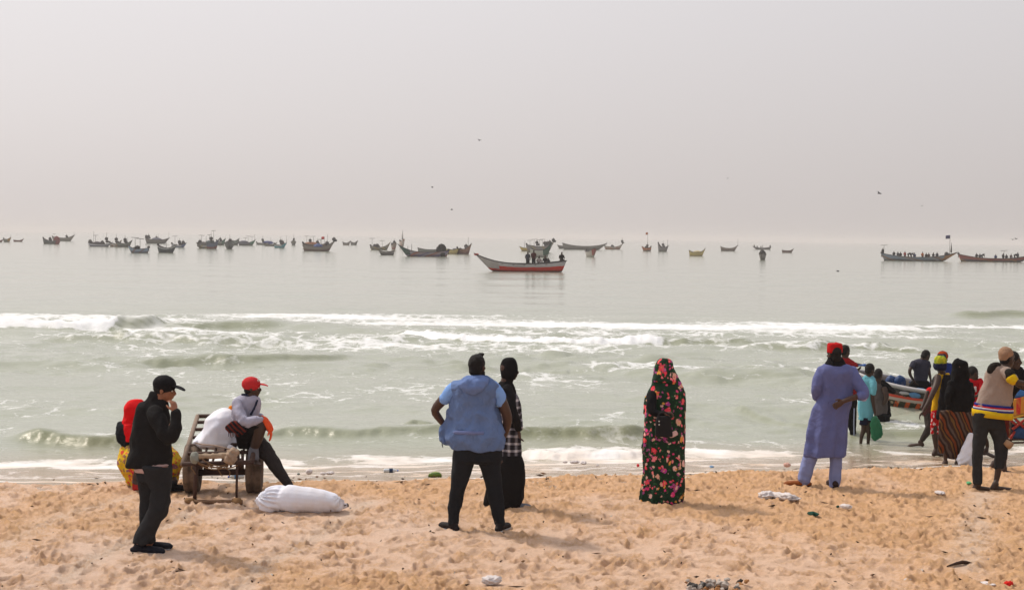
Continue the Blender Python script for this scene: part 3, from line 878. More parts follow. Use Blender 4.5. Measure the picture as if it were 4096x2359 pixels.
# ------------------------------------------------------------------ man in the blue vest
def man_blue_vest():
    F = Frame(1650, 1380, 0.5495, 14.43)
    base = on(1650 + 455 * .5495, 1380 + 1355 * .5495, 0.0); base.z = 0
    blue = cloth('faded_blue_vest', (0.120, 0.185, 0.36), 0.9, 0.30, 5, 0.08, bump=0.5)
    blue2 = cloth('blue_vest_hood', (0.135, 0.205, 0.42), 0.85, 0.2, 9)
    band = cloth('vest_back_band', (0.15, 0.19, 0.38), 0.8, 0.2, 9)
    shirt = cloth('sky_blue_tshirt', (0.20, 0.36, 0.72), 0.85, 0.15, 9)
    jean = cloth('black_jeans', (0.014, 0.016, 0.020), 0.9, 0.35, 12, 0.12)
    hs, hd = head(F.p(472, 155), 0.24, 28, -2, neck=F.p(466, 250))
    vest = [R(F, [(232, 398, 540), (252, 345, 585), (275, 292, 618), (310, 284, 622), (370, 280, 612), (450, 276, 606), (540, 270, 625), (600, 250, 650), (650, 232, 664), (700, 262, 664), (752, 298, 658)], 0.62, dmax=0.19),
            R(F, [(470, 262, 330, .03), (540, 238, 340, .05), (600, 214, 340, .07), (645, 198, 340, .08), (690, 204, 340, .08), (715, 250, 360, .06), (742, 296, 400, .02)], 0.42, dmin=0.05, dmax=0.12),
            R(F, [(455, 570, 622, .02), (540, 580, 645, .04), (640, 580, 668, .05), (700, 580, 664, .05), (750, 590, 654, .03)], 0.7, dmax=0.12)]
    hood = [R(F, [(222, 398, 535, -.06), (245, 366, 548, -.10), (275, 350, 540, -.13), (305, 354, 520, -.15), (332, 374, 488, -.15), (352, 398, 450, -.13)], 0.45, dmax=0.085)]
    sleeves = [T(F, [(330, 300, 48), (275, 340, 48), (232, 392, 42)]), T(F, [(575, 300, 46), (622, 345, 50), (648, 415, 42)]),
               R(F, [(245, 390, 545), (280, 310, 610), (420, 300, 590), (600, 300, 590)], 0.6, dmax=0.16)]
    arms = [T(F, [(280, 330, 38), (222, 395, 38, .02), (164, 470, 32, .04), (195, 530, 27, .08), (228, 572, 22, .10), (250, 600, 20, .10)]),
            T(F, [(620, 330, 40), (655, 420, 40), (690, 520, 36, .02), (685, 590, 30, .05), (668, 650, 24, .09), (655, 672, 22, .1)])]
    h1 = hand(F.p(250, 600, .1), F.p(310, 640, .08) - F.p(250, 600, .1), (0.3, 0, 1.0), 0.95, 0.4)
    h2 = hand(F.p(655, 672, .1), F.p(600, 705, .1) - F.p(655, 672, .1), (-0.3, 0, 1.0), 0.95, 0.4)
    hip = R(F, [(690, 310, 640), (745, 302, 648), (800, 297, 645), (835, 298, 642), (850, 350, 590)], 0.6)
    lL = R(F, [(800, 297, 462), (850, 294, 452), (920, 290, 428), (1000, 282, 400), (1080, 272, 372), (1150, 266, 358), (1230, 262, 342), (1305, 262, 330)], 0.95)
    lR = R(F, [(800, 462, 645), (850, 476, 640), (920, 502, 642), (1000, 528, 648), (1080, 546, 656), (1150, 566, 664), (1230, 586, 668), (1305, 600, 672)], 0.95)
    hr = hair_cap(hd, 1.05, 0.01) + [ell(hd[0] + hd[3] * 0.118 + hd[1] * 0.075, hd[2] * 0.04, hd[1] * 0.035, hd[3] * 0.018)]
    o, md = person('man in faded blue hooded vest standing with both hands on his hips', base, BROWN, hs + arms + h1 + h2 + [T(F, [(296, 1290, 26), (292, 1330, 26)]), T(F, [(636, 1290, 26), (640, 1330, 26)])],
        [('trousers', jean, [hip, lL, lR], dict(wrinkle=0.009, squash=0.6)),
         ('tshirt', shirt, sleeves, dict(wrinkle=0.006)),
         ('vest', blue, vest, dict(wrinkle=0.016, wfreq=6)),
         ('hood', blue2, hood, dict(on='vest', inner=False, wrinkle=0.012, wfreq=9)),
         ('back_band', band, [tube3([np.array(F.p(300, 632, -.145)), np.array(F.p(410, 634, -.20)), np.array(F.p(515, 636, -.175))], [0.020, 0.024, 0.022], 0.4, (0, 0, 1))], dict(on='vest', inner=False, wrinkle=0.002)),
         ('beard', HAIR, [ell(hd[0] - hd[3] * 0.07 + hd[1] * 0.03, hd[2] * 0.066, hd[1] * 0.066, hd[3] * 0.05)], dict(inner=False, wrinkle=0.002)),
         ('hair', HAIR, hr, dict(inner=False, wrinkle=0.003, wfreq=30))])
    # quilting seam and the pull cord of the vest
    def seam(pts, r=0.003):
        v, f = tube3([np.array(F.p(*p)) - np.array(base) for p in pts], [r] * len(pts), n=6)()
        add('cord', mesh_from('cord', v, f), cloth('grey_cord', (0.10, 0.11, 0.12)), md['vest'])
    seam([(212, 695, 0), (215, 725, -.02), (222, 742, -.02), (218, 715, -.03)])
    dk = cloth('black_sneaker', (0.016, 0.013, 0.014), 0.6)
    sole = cloth('white_sole', (0.50, 0.47, 0.46), 0.6)
    a = F.p(292, 1318); a.z = 0.076; shoe(o, base, a, -38, dk, sole, 0.29)
    a = F.p(640, 1322); a.z = 0.076; shoe(o, base, a, 22, dk, sole, 0.29)
man_blue_vest()

# ------------------------------------------------------------------ woman in the plaid shirt beside him
def plaid():
    q = NT('black_white_plaid')
    def bars(i, f, w):
        t = q.math('FRACT', q.math('MULTIPLY', q.xyz(i, q.mix(0.03, q.obj(), q.noise(5, 2, out=1))), f))
        return q.math('LESS_THAN', q.math('ABSOLUTE', q.math('SUBTRACT', t, 0.5)), w)
    a = q.math('ADD', q.math('MULTIPLY', bars(0, 13, 0.16), 0.5), q.math('MULTIPLY', bars(2, 13, 0.16), 0.5))
    b = q.math('ADD', q.math('MULTIPLY', bars(0, 26, 0.06), 0.35), a)
    col = q.ramp(b, [(0.0, (0.012, 0.012, 0.016)), (0.35, (0.06, 0.06, 0.075)), (0.5, (0.16, 0.16, 0.19)), (0.95, (0.55, 0.54, 0.58))])
    return q.end(col, 0.85, 0.15, q.bump(q.noise(24, 4), 0.25, 0.02))
PLAID = plaid()
def woman_plaid():
    F = Frame(1650, 1380, 0.5495, 15.6)
    base = on(1650 + 680 * .5495, 1380 + 1200 * .5495, 0.0); base.z = 0
    black = cloth('black_veil', (0.010, 0.010, 0.011), 0.85, 0.35, 8)
    blk2 = cloth('black_shawl', (0.013, 0.013, 0.015), 0.9, 0.35, 9)
    skirtm = cloth('black_skirt', (0.012, 0.012, 0.013), 0.9, 0.3, 8)
    hs, hd = head(F.p(702, 180), 0.23, 70, 3, neck=F.p(676, 290))
    veil = [R(F, [(88, 682, 730), (104, 658, 752), (145, 643, 766), (190, 641, 768), (225, 645, 752), (248, 648, 735), (268, 632, 730), (300, 602, 735), (330, 598, 742)], 0.85)]
    shawl = [R(F, [(265, 640, 720), (290, 608, 740), (340, 604, 752), (400, 612, 755), (460, 622, 750), (520, 632, 735)], 0.62),
             T(F, [(690, 320, 42, -.10), (712, 400, 40, -.15), (735, 500, 34, -.17), (760, 570, 27, -.14), (772, 610, 22, -.12)])]
    shirt = [R(F, [(330, 620, 745), (370, 618, 768), (420, 625, 782), (500, 630, 784), (560, 636, 778), (620, 640, 780), (700, 640, 792), (780, 636, 797), (845, 634, 793)], 0.62, fold=(9, 0.0, 0.03)),
             T(F, [(720, 340, 36, .14), (755, 440, 34, .18), (770, 540, 28, .16), (780, 600, 22, .1)])]
    sk_ = [R(F, [(800, 640, 795), (870, 618, 815), (950, 600, 818), (1050, 590, 812), (1120, 588, 800), (1172, 592, 785)], 0.7, fold=(10, 0.01, 0.05)),
           R(F, [(850, 600, 720, .05), (950, 560, 690, .08), (1050, 538, 660, .1), (1120, 520, 640, .1), (1160, 514, 620, .1)], 0.75, fold=(7, 0.01, 0.05))]
    w0 = F.p(772, 610, -.12)
    hnd = hand(w0, F.p(783, 690, -.10) - w0, (1, 0.2, 0), 0.95, 0.35)
    legs = [T(F, [(660, 850, 60), (640, 1000, 45, .05), (590, 1150, 28, .1)]), T(F, [(730, 850, 60), (740, 1000, 45), (735, 1160, 28)])]
    o, md = person('person in black headscarf and black and white plaid shirt beside the blue vest', base, BROWN, hs + hnd + legs,
        [('skirt', skirtm, sk_, dict(wrinkle=0.008, inner=False)), ('shirt', PLAID, shirt, dict(wrinkle=0.007)),
         ('shawl', blk2, shawl, dict(wrinkle=0.008)), ('headscarf', black, veil, dict(wrinkle=0.005, inner=False))])
    g = cloth('grey_slipper', (0.16, 0.17, 0.20), 0.7); so = cloth('pale_slipper_sole', (0.30, 0.29, 0.28), 0.7)
    a = F.p(735, 1162); a.z = 0.076; shoe(o, base, a, 82, g, so, 0.27)
    a = F.p(585, 1145, .12); a.z = 0.076; shoe(o, base, a, 75, g, so, 0.26)
woman_plaid()

# ------------------------------------------------------------------ woman in the flowered robe
ROBE = floral('flowered_robe_cloth', (0.008, 0.030, 0.016), [(0.62, 0.045, 0.075), (0.70, 0.20, 0.24), (0.55, 0.50, 0.36), (0.12, 0.045, 0.30), (0.55, 0.42, 0.05), (0.50, 0.03, 0.20), (0.09, 0.05, 0.24), (0.62, 0.60, 0.52), (0.68, 0.26, 0.30), (0.60, 0.08, 0.11), (0.10, 0.05, 0.25)], 13.0, 0.56, leaf=(0.02, 0.08, 0.03))
def woman_flowers():
    F = Frame(2450, 1380, 0.4808, 16.18)
    base = on(2450 + 410 * .4808, 1380 + 1305 * .4808, 0.0); base.z = 0
    blk = cloth('black_sleeve', (0.009, 0.009, 0.011), 0.85)
    hs, hd = head(F.p(435, 205), 0.225, -15, 5, neck=F.p(440, 310))
    veil = [R(F, [(107, 412, 450), (118, 382, 478), (150, 364, 500), (190, 354, 514), (235, 344, 530), (275, 336, 540), (300, 330, 552)], 0.88),
            R(F, [(240, 470, 535, -.02), (320, 495, 575, -.03), (400, 520, 600, -.02), (470, 540, 606, 0)], 0.7)]
    cape = [R(F, [(270, 352, 540), (300, 334, 562), (340, 318, 582), (400, 298, 604), (450, 292, 607), (520, 285, 606), (580, 282, 602), (620, 285, 598)], 0.62, fold=(8, 0.0, 0.03)),
            R(F, [(420, 272, 340, .05), (500, 262, 340, .06), (570, 256, 330, .08)], 0.8)]
    dress = [R(F, [(480, 300, 600), (570, 275, 600), (700, 268, 596), (780, 260, 593), (850, 256, 592), (930, 268, 590), (1000, 270, 590), (1080, 266, 588), (1150, 262, 586), (1230, 246, 580), (1280, 238, 572), (1308, 242, 562)], 0.62, fold=(11, 0.03, 0.17), sub=4)]
    slv = [T(F, [(325, 410, 40, -.10), (322, 480, 40, -.16), (335, 545, 36, -.20), (385, 568, 28, -.24), (425, 562, 22, -.26)])]
    w0 = F.p(425, 562, -.26)
    hnd = hand(w0, F.p(465, 560, -.27) - w0, (0, 0, -1), 0.9, 0.7)
    legs = [T(F, [(380, 700, 70), (370, 1000, 45), (365, 1270, 26)]), T(F, [(480, 700, 70), (490, 1000, 45), (495, 1270, 26)])]
    o, md = person('woman in dark green robe and veil printed with pink flowers', base, BROWN, hs + hnd + legs,
        [('dress', ROBE, dress, dict(wrinkle=0.009, wfreq=5, squash=0.3, inner=False)), ('cape', ROBE, cape, dict(wrinkle=0.007)),
         ('sleeve', blk, slv, dict(wrinkle=0.006)), ('veil', ROBE, veil, dict(wrinkle=0.008, inner=False))])
    dk = cloth('black_sandal', (0.012, 0.012, 0.014), 0.6)
    for x, yw in ((365, -20), (495, 10)):
        a = F.p(x, 1275, 0.0); a.z = 0.074; shoe(o, base, a, yw, dk, dk, 0.24, 0.042, name='sandal')
    # the black bag she carries
    bb = F.p(420, 755, -.30)
    bagm = paint('black_leather', (0.006, 0.006, 0.008), 0.8, (0.012, 0.012, 0.012), 0.5)
    me = fuse('handbag', [R(F, [(588, 372, 480, -.30), (620, 362, 486, -.30), (700, 356, 490, -.30), (748, 358, 500, -.30), (758, 364, 496, -.30)], 0.34, e=3.5)], bb, 0.009, 0.4, 2, 0.005)
    b = add('handbag', me, bagm, None, bb)
    tag(b, 'black handbag hanging at the back of the flowered robe', 'bag')
    v, f = tube3([np.array(F.p(375, 595, -.30) - bb), np.array(F.p(400, 560, -.33) - bb), np.array(F.p(450, 558, -.33) - bb), np.array(F.p(475, 595, -.30) - bb)], [0.010] * 4, n=8)()
    add('handle', mesh_from('handle', v, f), bagm, b)
    for yy in (630, 658):
        v, f = ell(F.p(388, yy, -.372) - bb, (0.009, 0, 0), (0, 0.005, 0), (0, 0, 0.009), 8, 6)()
        add('stud', mesh_from('stud', v, f), paint('steel', (0.5, 0.5, 0.5), 0.3, metal=1.0), b)
    pc = F.p(512, 735, -.30)
    me = fuse('folded_paper', [tube3([(-.03, 0, -.012), (.035, 0, .018)], [0.035, 0.028], 0.14, (0, 0.2, 1))], (0, 0, 0), 0.006, 0.6, 1, 0.002)
    tag(add('folded_paper', me, cloth('pink_paper', (0.62, 0.40, 0.38)), None, pc), 'small pink paper tucked beside the black handbag', 'paper')
woman_flowers()

# ------------------------------------------------------------------ man in the violet blue kaftan
def man_kaftan():
    F = Frame(3100, 1340, 0.4533, 17.35)
    base = on(3100 + 430 * .4533, 1340 + 1338 * .4533, 0.0); base.z = 0
    kf = cloth('violet_blue_kaftan', (0.112, 0.130, 0.295), 0.85, 0.2, 6, 0.15)
    tr = cloth('pale_blue_trousers', (0.20, 0.235, 0.44), 0.85, 0.12, 6)
    redm = cloth('red_felt', (0.42, 0.010, 0.012), 0.9, 0.25, 12)
    scar = cloth('black_scarf', (0.010, 0.010, 0.012), 0.9)
    cuffm = cloth('pale_cuff', (0.34, 0.34, 0.58), 0.85)
    hs, hd = head(F.p(520, 165), 0.235, -28, 6, neck=F.p(525, 255))
    hat = [R(F, [(68, 468, 588), (80, 464, 592), (115, 461, 594), (154, 460, 595)], 0.95),
           T(F, [(535, 66, 10), (560, 74, 10)])]
    sc = [R(F, [(190, 470, 588), (212, 462, 600), (235, 448, 612), (258, 436, 624), (270, 440, 626)], 0.72)]
    body = [R(F, [(250, 445, 615), (272, 412, 668), (310, 384, 706), (360, 385, 705), (420, 395, 696), (480, 392, 690), (540, 385, 684), (600, 366, 664), (660, 342, 642), (740, 318, 634), (820, 302, 628), (900, 288, 623), (980, 275, 618), (1062, 268, 614)], 0.55, dmax=0.21, fold=(8, 0.0, 0.13), sub=4)]
    sl = [T(F, [(420, 310, 44), (385, 390, 48, -.02), (368, 470, 40, -.04), (360, 535, 30, .02), (372, 552, 24, .06)]),
          T(F, [(675, 320, 52), (720, 400, 58, -.05), (770, 480, 52, -.10), (785, 530, 42, -.13), (745, 535, 36, -.17)])]
    cuff = [T(F, [(362, 528, 30, .02), (366, 552, 27, .04)]), T(F, [(790, 525, 36, -.12), (780, 552, 32, -.15)])]
    arm = [T(F, [(780, 520, 28, -.12), (700, 545, 26, -.19), (640, 565, 22, -.21), (605, 580, 20, -.21)]), T(F, [(365, 540, 18, .04), (400, 560, 16, .16)])]
    w0 = F.p(605, 580, -.21)
    hnd = hand(w0, F.p(560, 605, -.20) - w0, (0.2, -1, 0.1), 1.0, 0.45, -1) + hand(F.p(400, 560, .16), (0.5, 0.6, 0), (0, 0, -1), 0.95, 0.5)
    L1 = R(F, [(1030, 268, 382), (1090, 246, 368), (1160, 226, 344), (1230, 208, 322), (1275, 204, 308), (1322, 230, 290)], 0.85)
    L2 = R(F, [(1030, 480, 592), (1100, 484, 588), (1180, 482, 584), (1260, 480, 578), (1338, 480, 560)], 0.85)
    thigh = [T(F, [(400, 850, 70), (330, 1050, 50)]), T(F, [(520, 850, 70), (535, 1050, 50)])]
    ft = [T(F, [(290, 1200, 26), (258, 1300, 24)]), T(F, [(530, 1200, 26), (525, 1310, 24)])]
    o, md = person('man in violet blue kaftan and red hat with one arm behind his back', base, BROWN, hs + arm + hnd + thigh + ft,
        [('trousers', tr, [L1, L2], dict(wrinkle=0.006, squash=0.5)), ('kaftan', kf, body + sl, dict(wrinkle=0.011, wfreq=4.5, squash=0.4)),
         ('cuff', cuffm, cuff[:1], dict(on='kaftan', inner=False, wrinkle=0.003)), ('cuff', cuffm, cuff[1:], dict(on='kaftan', inner=False, wrinkle=0.003)),
         ('scarf', scar, sc, dict(inner=False, wrinkle=0.006)), ('hair', HAIR, hair_cap(hd, 1.04, 0.02), dict(inner=False, wrinkle=0.002)),
         ('beard', HAIR, [ell(hd[0] - hd[3] * 0.075 + hd[1] * 0.04, hd[2] * 0.062, hd[1] * 0.06, hd[3] * 0.05)], dict(inner=False, wrinkle=0.002)),
         ('hat', redm, hat, dict(inner=False, wrinkle=0.002))])
    br = cloth('brown_leather_slipper', (0.25, 0.075, 0.02), 0.5); ds = cloth('dark_sole', (0.03, 0.02, 0.015))
    a = F.p(255, 1298); a.z = 0.074; shoe(o, base, a, -84, br, ds, 0.31, 0.045, name='slipper')
    a = F.p(522, 1318); a.z = 0.074; shoe(o, base, a, -8, cloth('dark_slipper', (0.03, 0.015, 0.012), 0.5), ds, 0.27, 0.046, name='slipper')
man_kaftan()
# ------------------------------------------------------------------ the hand cart with car wheels
RUST = paint('rusty_brown_steel', (0.052, 0.025, 0.018), 0.75, (0.03, 0.02, 0.018), 0.4, 6)
RUST2 = paint('pale_worn_rail', (0.20, 0.145, 0.11), 0.8, (0.06, 0.04, 0.03), 0.42, 5)
RUBBER = paint('sandy_tyre_rubber', (0.15, 0.105, 0.075), 0.9, (0.012, 0.011, 0.011), 0.30, 6)
def bar(name, a, b, r, m, parent, base, flat=1.0, n=8):
    v, f = tube3([np.array(a) - np.array(base), np.array(b) - np.array(base)], [r, r], flat, n=n, sub=1, cap=False)()
    return add(name, mesh_from(name, v, f), m, parent)
def lathe(prof, n=40):
    """profile of (radius, x) round the x axis"""
    V, F = [], []
    m = len(prof)
    for j in range(n):
        t = 2 * math.pi * j / n
        V += [(x, r * math.cos(t), r * math.sin(t)) for r, x in prof]
    for j in range(n):
        for i in range(m - 1):
            a = j * m + i; b = ((j + 1) % n) * m + i
            F.append((a, b, b + 1, a + 1))
    return V, F
def cart():
    F = Frame(680, 1620, 440 / 1456, 15.7)
    base = at(680 + 700 * F.k, 1620 + 900 * F.k, 16.5); base.z = 0
    root = empty('hand_cart', base)
    tag(root, 'rusty flat cart on two car wheels with a slatted bed', 'cart')
    B = np.array(base)
    NL, NR = F.p(165, 775), F.p(1080, 750)                         # near cross bar
    FL, FR = F.p(365, 140, 1.9), F.p(1195, 130, 1.9)               # far end of the bed
    bar('side_rail', NL, FL, 0.028, RUST2, root, B)
    bar('side_rail', NR, FR, 0.028, RUST, root, B)
    for i in range(7):
        t = i / 6.0 if i else 0.0
        t = (0.0, 0.20, 0.36, 0.53, 0.70, 0.86, 1.0)[i]
        bar('rung', np.array(NL) * (1 - t) + np.array(FL) * t, np.array(NR) * (1 - t) + np.array(FR) * t, 0.026 if i in (0, 6) else 0.021, RUST, root, B)
    for k in (0.28, 0.42, 0.56, 0.70, 0.84):
        a = np.array(NL) * (1 - k) + np.array(NR) * k; b = np.array(FL) * (1 - k) + np.array(FR) * k
        bar('bed_slat', a - np.array([0, 0, 0.035]), b - np.array([0, 0, 0.035]), 0.014, RUST, root, B, 1.6)
    # axle, and the frame that carries it
    ax_l, ax_r = F.p(330, 885, 0.75), F.p(1080, 875, 0.75)
    bar('axle', ax_l, ax_r, 0.038, RUST, root, B)
    for x in (470, 930):
        bar('axle_strut', F.p(x, 880, 0.75), F.p(x + 20, 700, 0.75), 0.026, RUST, root, B)
        bar('axle_strut', F.p(x, 880, 0.75), F.p(x - 30, 640, 1.3), 0.018, RUST, root, B)
    for x in (880, 905, 950, 970):
        bar('stake', F.p(x, 850, 0.5), F.p(x, 585, 0.5), 0.009, RUST, root, B)
    # front stand
    s1a, s1b = F.p(345, 770), F.p(325, 1265); s2a, s2b = F.p(888, 765), F.p(880, 1255)
    bar('stand_leg', s1a, s1b, 0.022, RUST, root, B)
    bar('stand_leg', s2a, s2b, 0.014, RUST, root, B)
    fb1, fb2 = F.p(262, 1275, -.02), F.p(960, 1262, -.02); fb1.z = 0.025; fb2.z = 0.025
    bar('stand_foot', fb1, fb2, 0.026, paint('sandy_wood', (0.17, 0.10, 0.06), 0.9, (0.35, 0.24, 0.15), 0.4, 5), root, B)
    for p in (fb1, F.p(885, 1258, -.02)):
        c = np.array(p); c[2] = 0.03
        me = fuse('foot_lump', [ell(c, (0.058, 0, 0), (0, 0.05, 0), (0, 0, 0.035))], B, 0.014, 0.6, 2, 0.012, 16)
        add('foot_lump', me, cloth('sand_lump', (0.24, 0.14, 0.07), 0.95), root)
    # roller bound with cloth at the near end
    a, b = F.p(330, 672, -.03), F.p(800, 662, -.03)
    roll = paint('cloth_bound_pole', (0.32, 0.24, 0.17), 0.9, (0.14, 0.09, 0.06), 0.45, 8)
    me = fuse('bound_pole', [tube3([np.array(a), (np.array(a) + np.array(b)) / 2, np.array(b)], [0.026, 0.025, 0.030])], B, 0.01, 0.5, 1, 0.010, 16)
    pole = add('bound_pole', me, roll, root)
    me = fuse('wrapped_end', [ell(np.array(F.p(330, 690, -.04)), (0.048, 0, 0), (0, 0.05, 0), (0, 0, 0.062))], B, 0.01, 0.5, 1, 0.010, 20)
    add('wrapped_end', me, cloth('grey_green_wrap', (0.25, 0.26, 0.23), 0.9, 0.3, 20), pole)
    me = fuse('wrapped_end', [ell(np.array(F.p(800, 690, -.04)), (0.062, 0, 0), (0, 0.06, 0), (0, 0, 0.070)), ell(np.array(F.p(842, 625, -.03)), (0.045, 0, 0), (0, 0.04, 0), (0, 0, 0.045))], B, 0.01, 0.5, 1, 0.018, 18)
    add('wrapped_end', me, cloth('dirty_rag_wrap', (0.36, 0.27, 0.20), 0.9, 0.5, 24), pole)
    # slack ropes
    rope = cloth('hemp_rope', (0.20, 0.12, 0.065), 0.95, 0.3, 60)
    for y0, ym, y1, x0, x1, r in ((740, 815, 735, 355, 860, .008), (760, 845, 770, 370, 800, .006), (700, 790, 760, 420, 780, .006), (775, 830, 790, 500, 890, .007)):
        P = [np.array(F.p(x0 + (x1 - x0) * t, (1 - t) * y0 + t * y1 + 4 * t * (1 - t) * (ym - (y0 + y1) / 2), -.05 - .02 * math.sin(5 * t))) - B for t in np.linspace(0, 1, 7)]
        v, f = tube3(P, [r] * 7, n=6)(); add('rope', mesh_from('rope', v, f), rope, root)
    for pts in ([(290, 800), (282, 830), (310, 860), (335, 905)], [(770, 800), (745, 830), (790, 870), (785, 930)], [(620, 790), (640, 850), (690, 930)]):
        v, f = tube3([np.array(F.p(x, y, -.04)) - B for x, y in pts], [.006] * len(pts), n=6)(); add('rope', mesh_from('rope', v, f), rope, root)
    # wheels: axle line square to the cart, seen a little from the left
    for (x, y, yaw, r) in ((300, 915, -6, 0.285), (1118, 925, -6, 0.270)):
        c = np.array(F.p(x, y, 0.75)); c[2] = r - 0.012
        w = empty('wheel', Vector(c - B), rad(-yaw)); w.parent = root
        W = 0.086
        prof = [(r * 0.60, -W * 0.80), (r * 0.80, -W * 1.05), (r * 0.93, -W * 0.98), (r * 0.985, -W * 0.80), (r, -W * 0.5), (r, -W * 0.17), (r * 0.975, -W * 0.14), (r * 0.975, W * 0.14), (r, W * 0.17), (r, W * 0.5), (r * 0.985, W * 0.80), (r * 0.93, W * 0.98), (r * 0.80, W * 1.05), (r * 0.60, W * 0.80), (r * 0.55, W * 0.5), (r * 0.55, -W * 0.5), (r * 0.60, -W * 0.80)]
        v, f = lathe(prof, 48)
        add('tyre', mesh_from('tyre', v, f), RUBBER, w)
        v, f = lathe([(0.0, -W * 0.4), (r * 0.3, -W * 0.35), (r * 0.5, -W * 0.65), (r * 0.60, -W * 0.78), (r * 0.56, -W * 0.4), (r * 0.56, W * 0.4), (r * 0.60, W * 0.78), (r * 0.5, W * 0.65), (r * 0.3, W * 0.35), (0.0, W * 0.4)], 32)
        add('rim', mesh_from('rim', v, f), RUST, w)
cart()

def sack_mat(name, c, tint):
    q = NT(name)
    f = q.noise(5, 5, 0.6); s_ = q.ramp(q.noise(2.2, 4), [(0.42, 0.0), (0.68, 1.0)])
    col = q.mix(f, tone(c, 0.86), tone(c, 1.08)); col = q.mix(q.math('MULTIPLY', s_, 0.6), col, tint)
    wv = q.noise(140, 2)
    return q.end(col, 0.6, 0.3, q.bump(q.math('ADD', q.noise(9, 5), q.math('MULTIPLY', wv, 0.2)), 0.4, 0.03))
SACK = sack_mat('white_woven_sack', (0.74, 0.77, 0.88), (0.55, 0.46, 0.38))
def sacks():
    F = Frame(680, 1620, 440 / 1456, 16.5)
    c = F.p(620, 560)
    S = [R(F, [(58, 690, 790), (80, 620, 815), (130, 560, 835), (200, 490, 850), (280, 440, 862), (370, 398, 872), (440, 360, 878), (485, 325, 880), (520, 360, 878), (555, 480, 880), (580, 680, 876)], 0.75, dmax=0.36),
         T(F, [(380, 480, 26, -.1), (330, 488, 14, -.15)]), T(F, [(800, 560, 30, -.2), (870, 585, 18, -.22)])]
    o = add('white_sack', fuse('white_sack', S, c, 0.012, 0.4, 3, 0.020, 4.5), SACK, None, c)
    tag(o, 'stuffed white sack lying on the bed of the cart', 'sack')
    P = [np.array(F.p(x, y, -.27)) - np.array(c) for x, y in ((340, 492), (440, 515), (560, 522), (700, 552), (800, 578), (860, 590))]
    v, f = tube3(P, [0.008] * 6, n=6)(); add('seam', mesh_from('seam', v, f), cloth('sack_seam', (0.50, 0.38, 0.30)), o)
    # the orange cloth behind it
    c2 = F.p(800, 60, .3)
    me = fuse('orange_cloth', [R(F, [(8, 800, 830, .3), (35, 770, 835, .3), (75, 785, 840, .3), (110, 805, 845, .3)], 0.7)], c2, 0.01, 0.5, 2, 0.012, 10)
    tag(add('orange_cloth', me, cloth('orange_fabric', (0.72, 0.20, 0.015)), None, c2), 'bundle of orange cloth on the cart behind the seated man', 'cloth')
    # sack on the sand
    F = Frame(400, 1400, 0.618, 15.2)
    c = on(400 + 1310 * .618, 1400 + 1058 * .618, 0.0); c.z = 0; c.y = 15.35
    F.D = 15.4
    S = [T(F, [(1062, 980, 62), (1090, 972, 78), (1140, 962, 88), (1220, 962, 94), (1310, 968, 92), (1400, 976, 86), (1480, 985, 76), (1540, 994, 58), (1572, 1000, 36), (1592, 1000, 16)], 0.95, (0, 0, 1), 20)]
    me = fuse('white_sack', S, c, 0.011, 0.6, 2, 0.0)
    n = len(me.vertices); co = np.empty(n * 3); me.vertices.foreach_get('co', co); co = co.reshape(-1, 3); no = np.empty(n * 3); me.vertices.foreach_get('normal', no); no = no.reshape(-1, 3)
    xx = co[:, 0] + 0.35 * co[:, 2] + 0.06 * perlin(co[:, 0] * 3, co[:, 2] * 4, co[:, 1] * 4)
    fold = -np.exp(-(perlin(xx * 4.2, co[:, 2] * 1.3 + 3, co[:, 1] * 1.3) / 0.09) ** 2)
    ends = smooth(0.26, 0.42, np.abs(co[:, 0] - 0.02))
    fold = fold + ends * 0.8 * np.sin(np.arctan2(co[:, 2] - 0.15, co[:, 1]) * 11 + 2 * perlin(co[:, 0] * 4, co[:, 1] * 4))
    d = perlin(co[:, 0] * 9, co[:, 1] * 9, co[:, 2] * 9)
    co += no * (0.017 * fold + 0.008 * d)[:, None]
    me.vertices.foreach_set('co', co.ravel()); me.update()
    o = add('white_sack', me, SACK, None, c)
    tag(o, 'fat white sack lying on its side on the sand in front of the cart', 'sack')
    v, f = tube3([np.array(F.p(1580, 1000)) - np.array(c), np.array(F.p(1600, 994)) - np.array(c), np.array(F.p(1606, 1008)) - np.array(c)], [0.012, 0.014, 0.008], n=8)()
    add('tie', mesh_from('tie', v, f), cloth('dark_tie', (0.05, 0.045, 0.04)), o)
sacks()

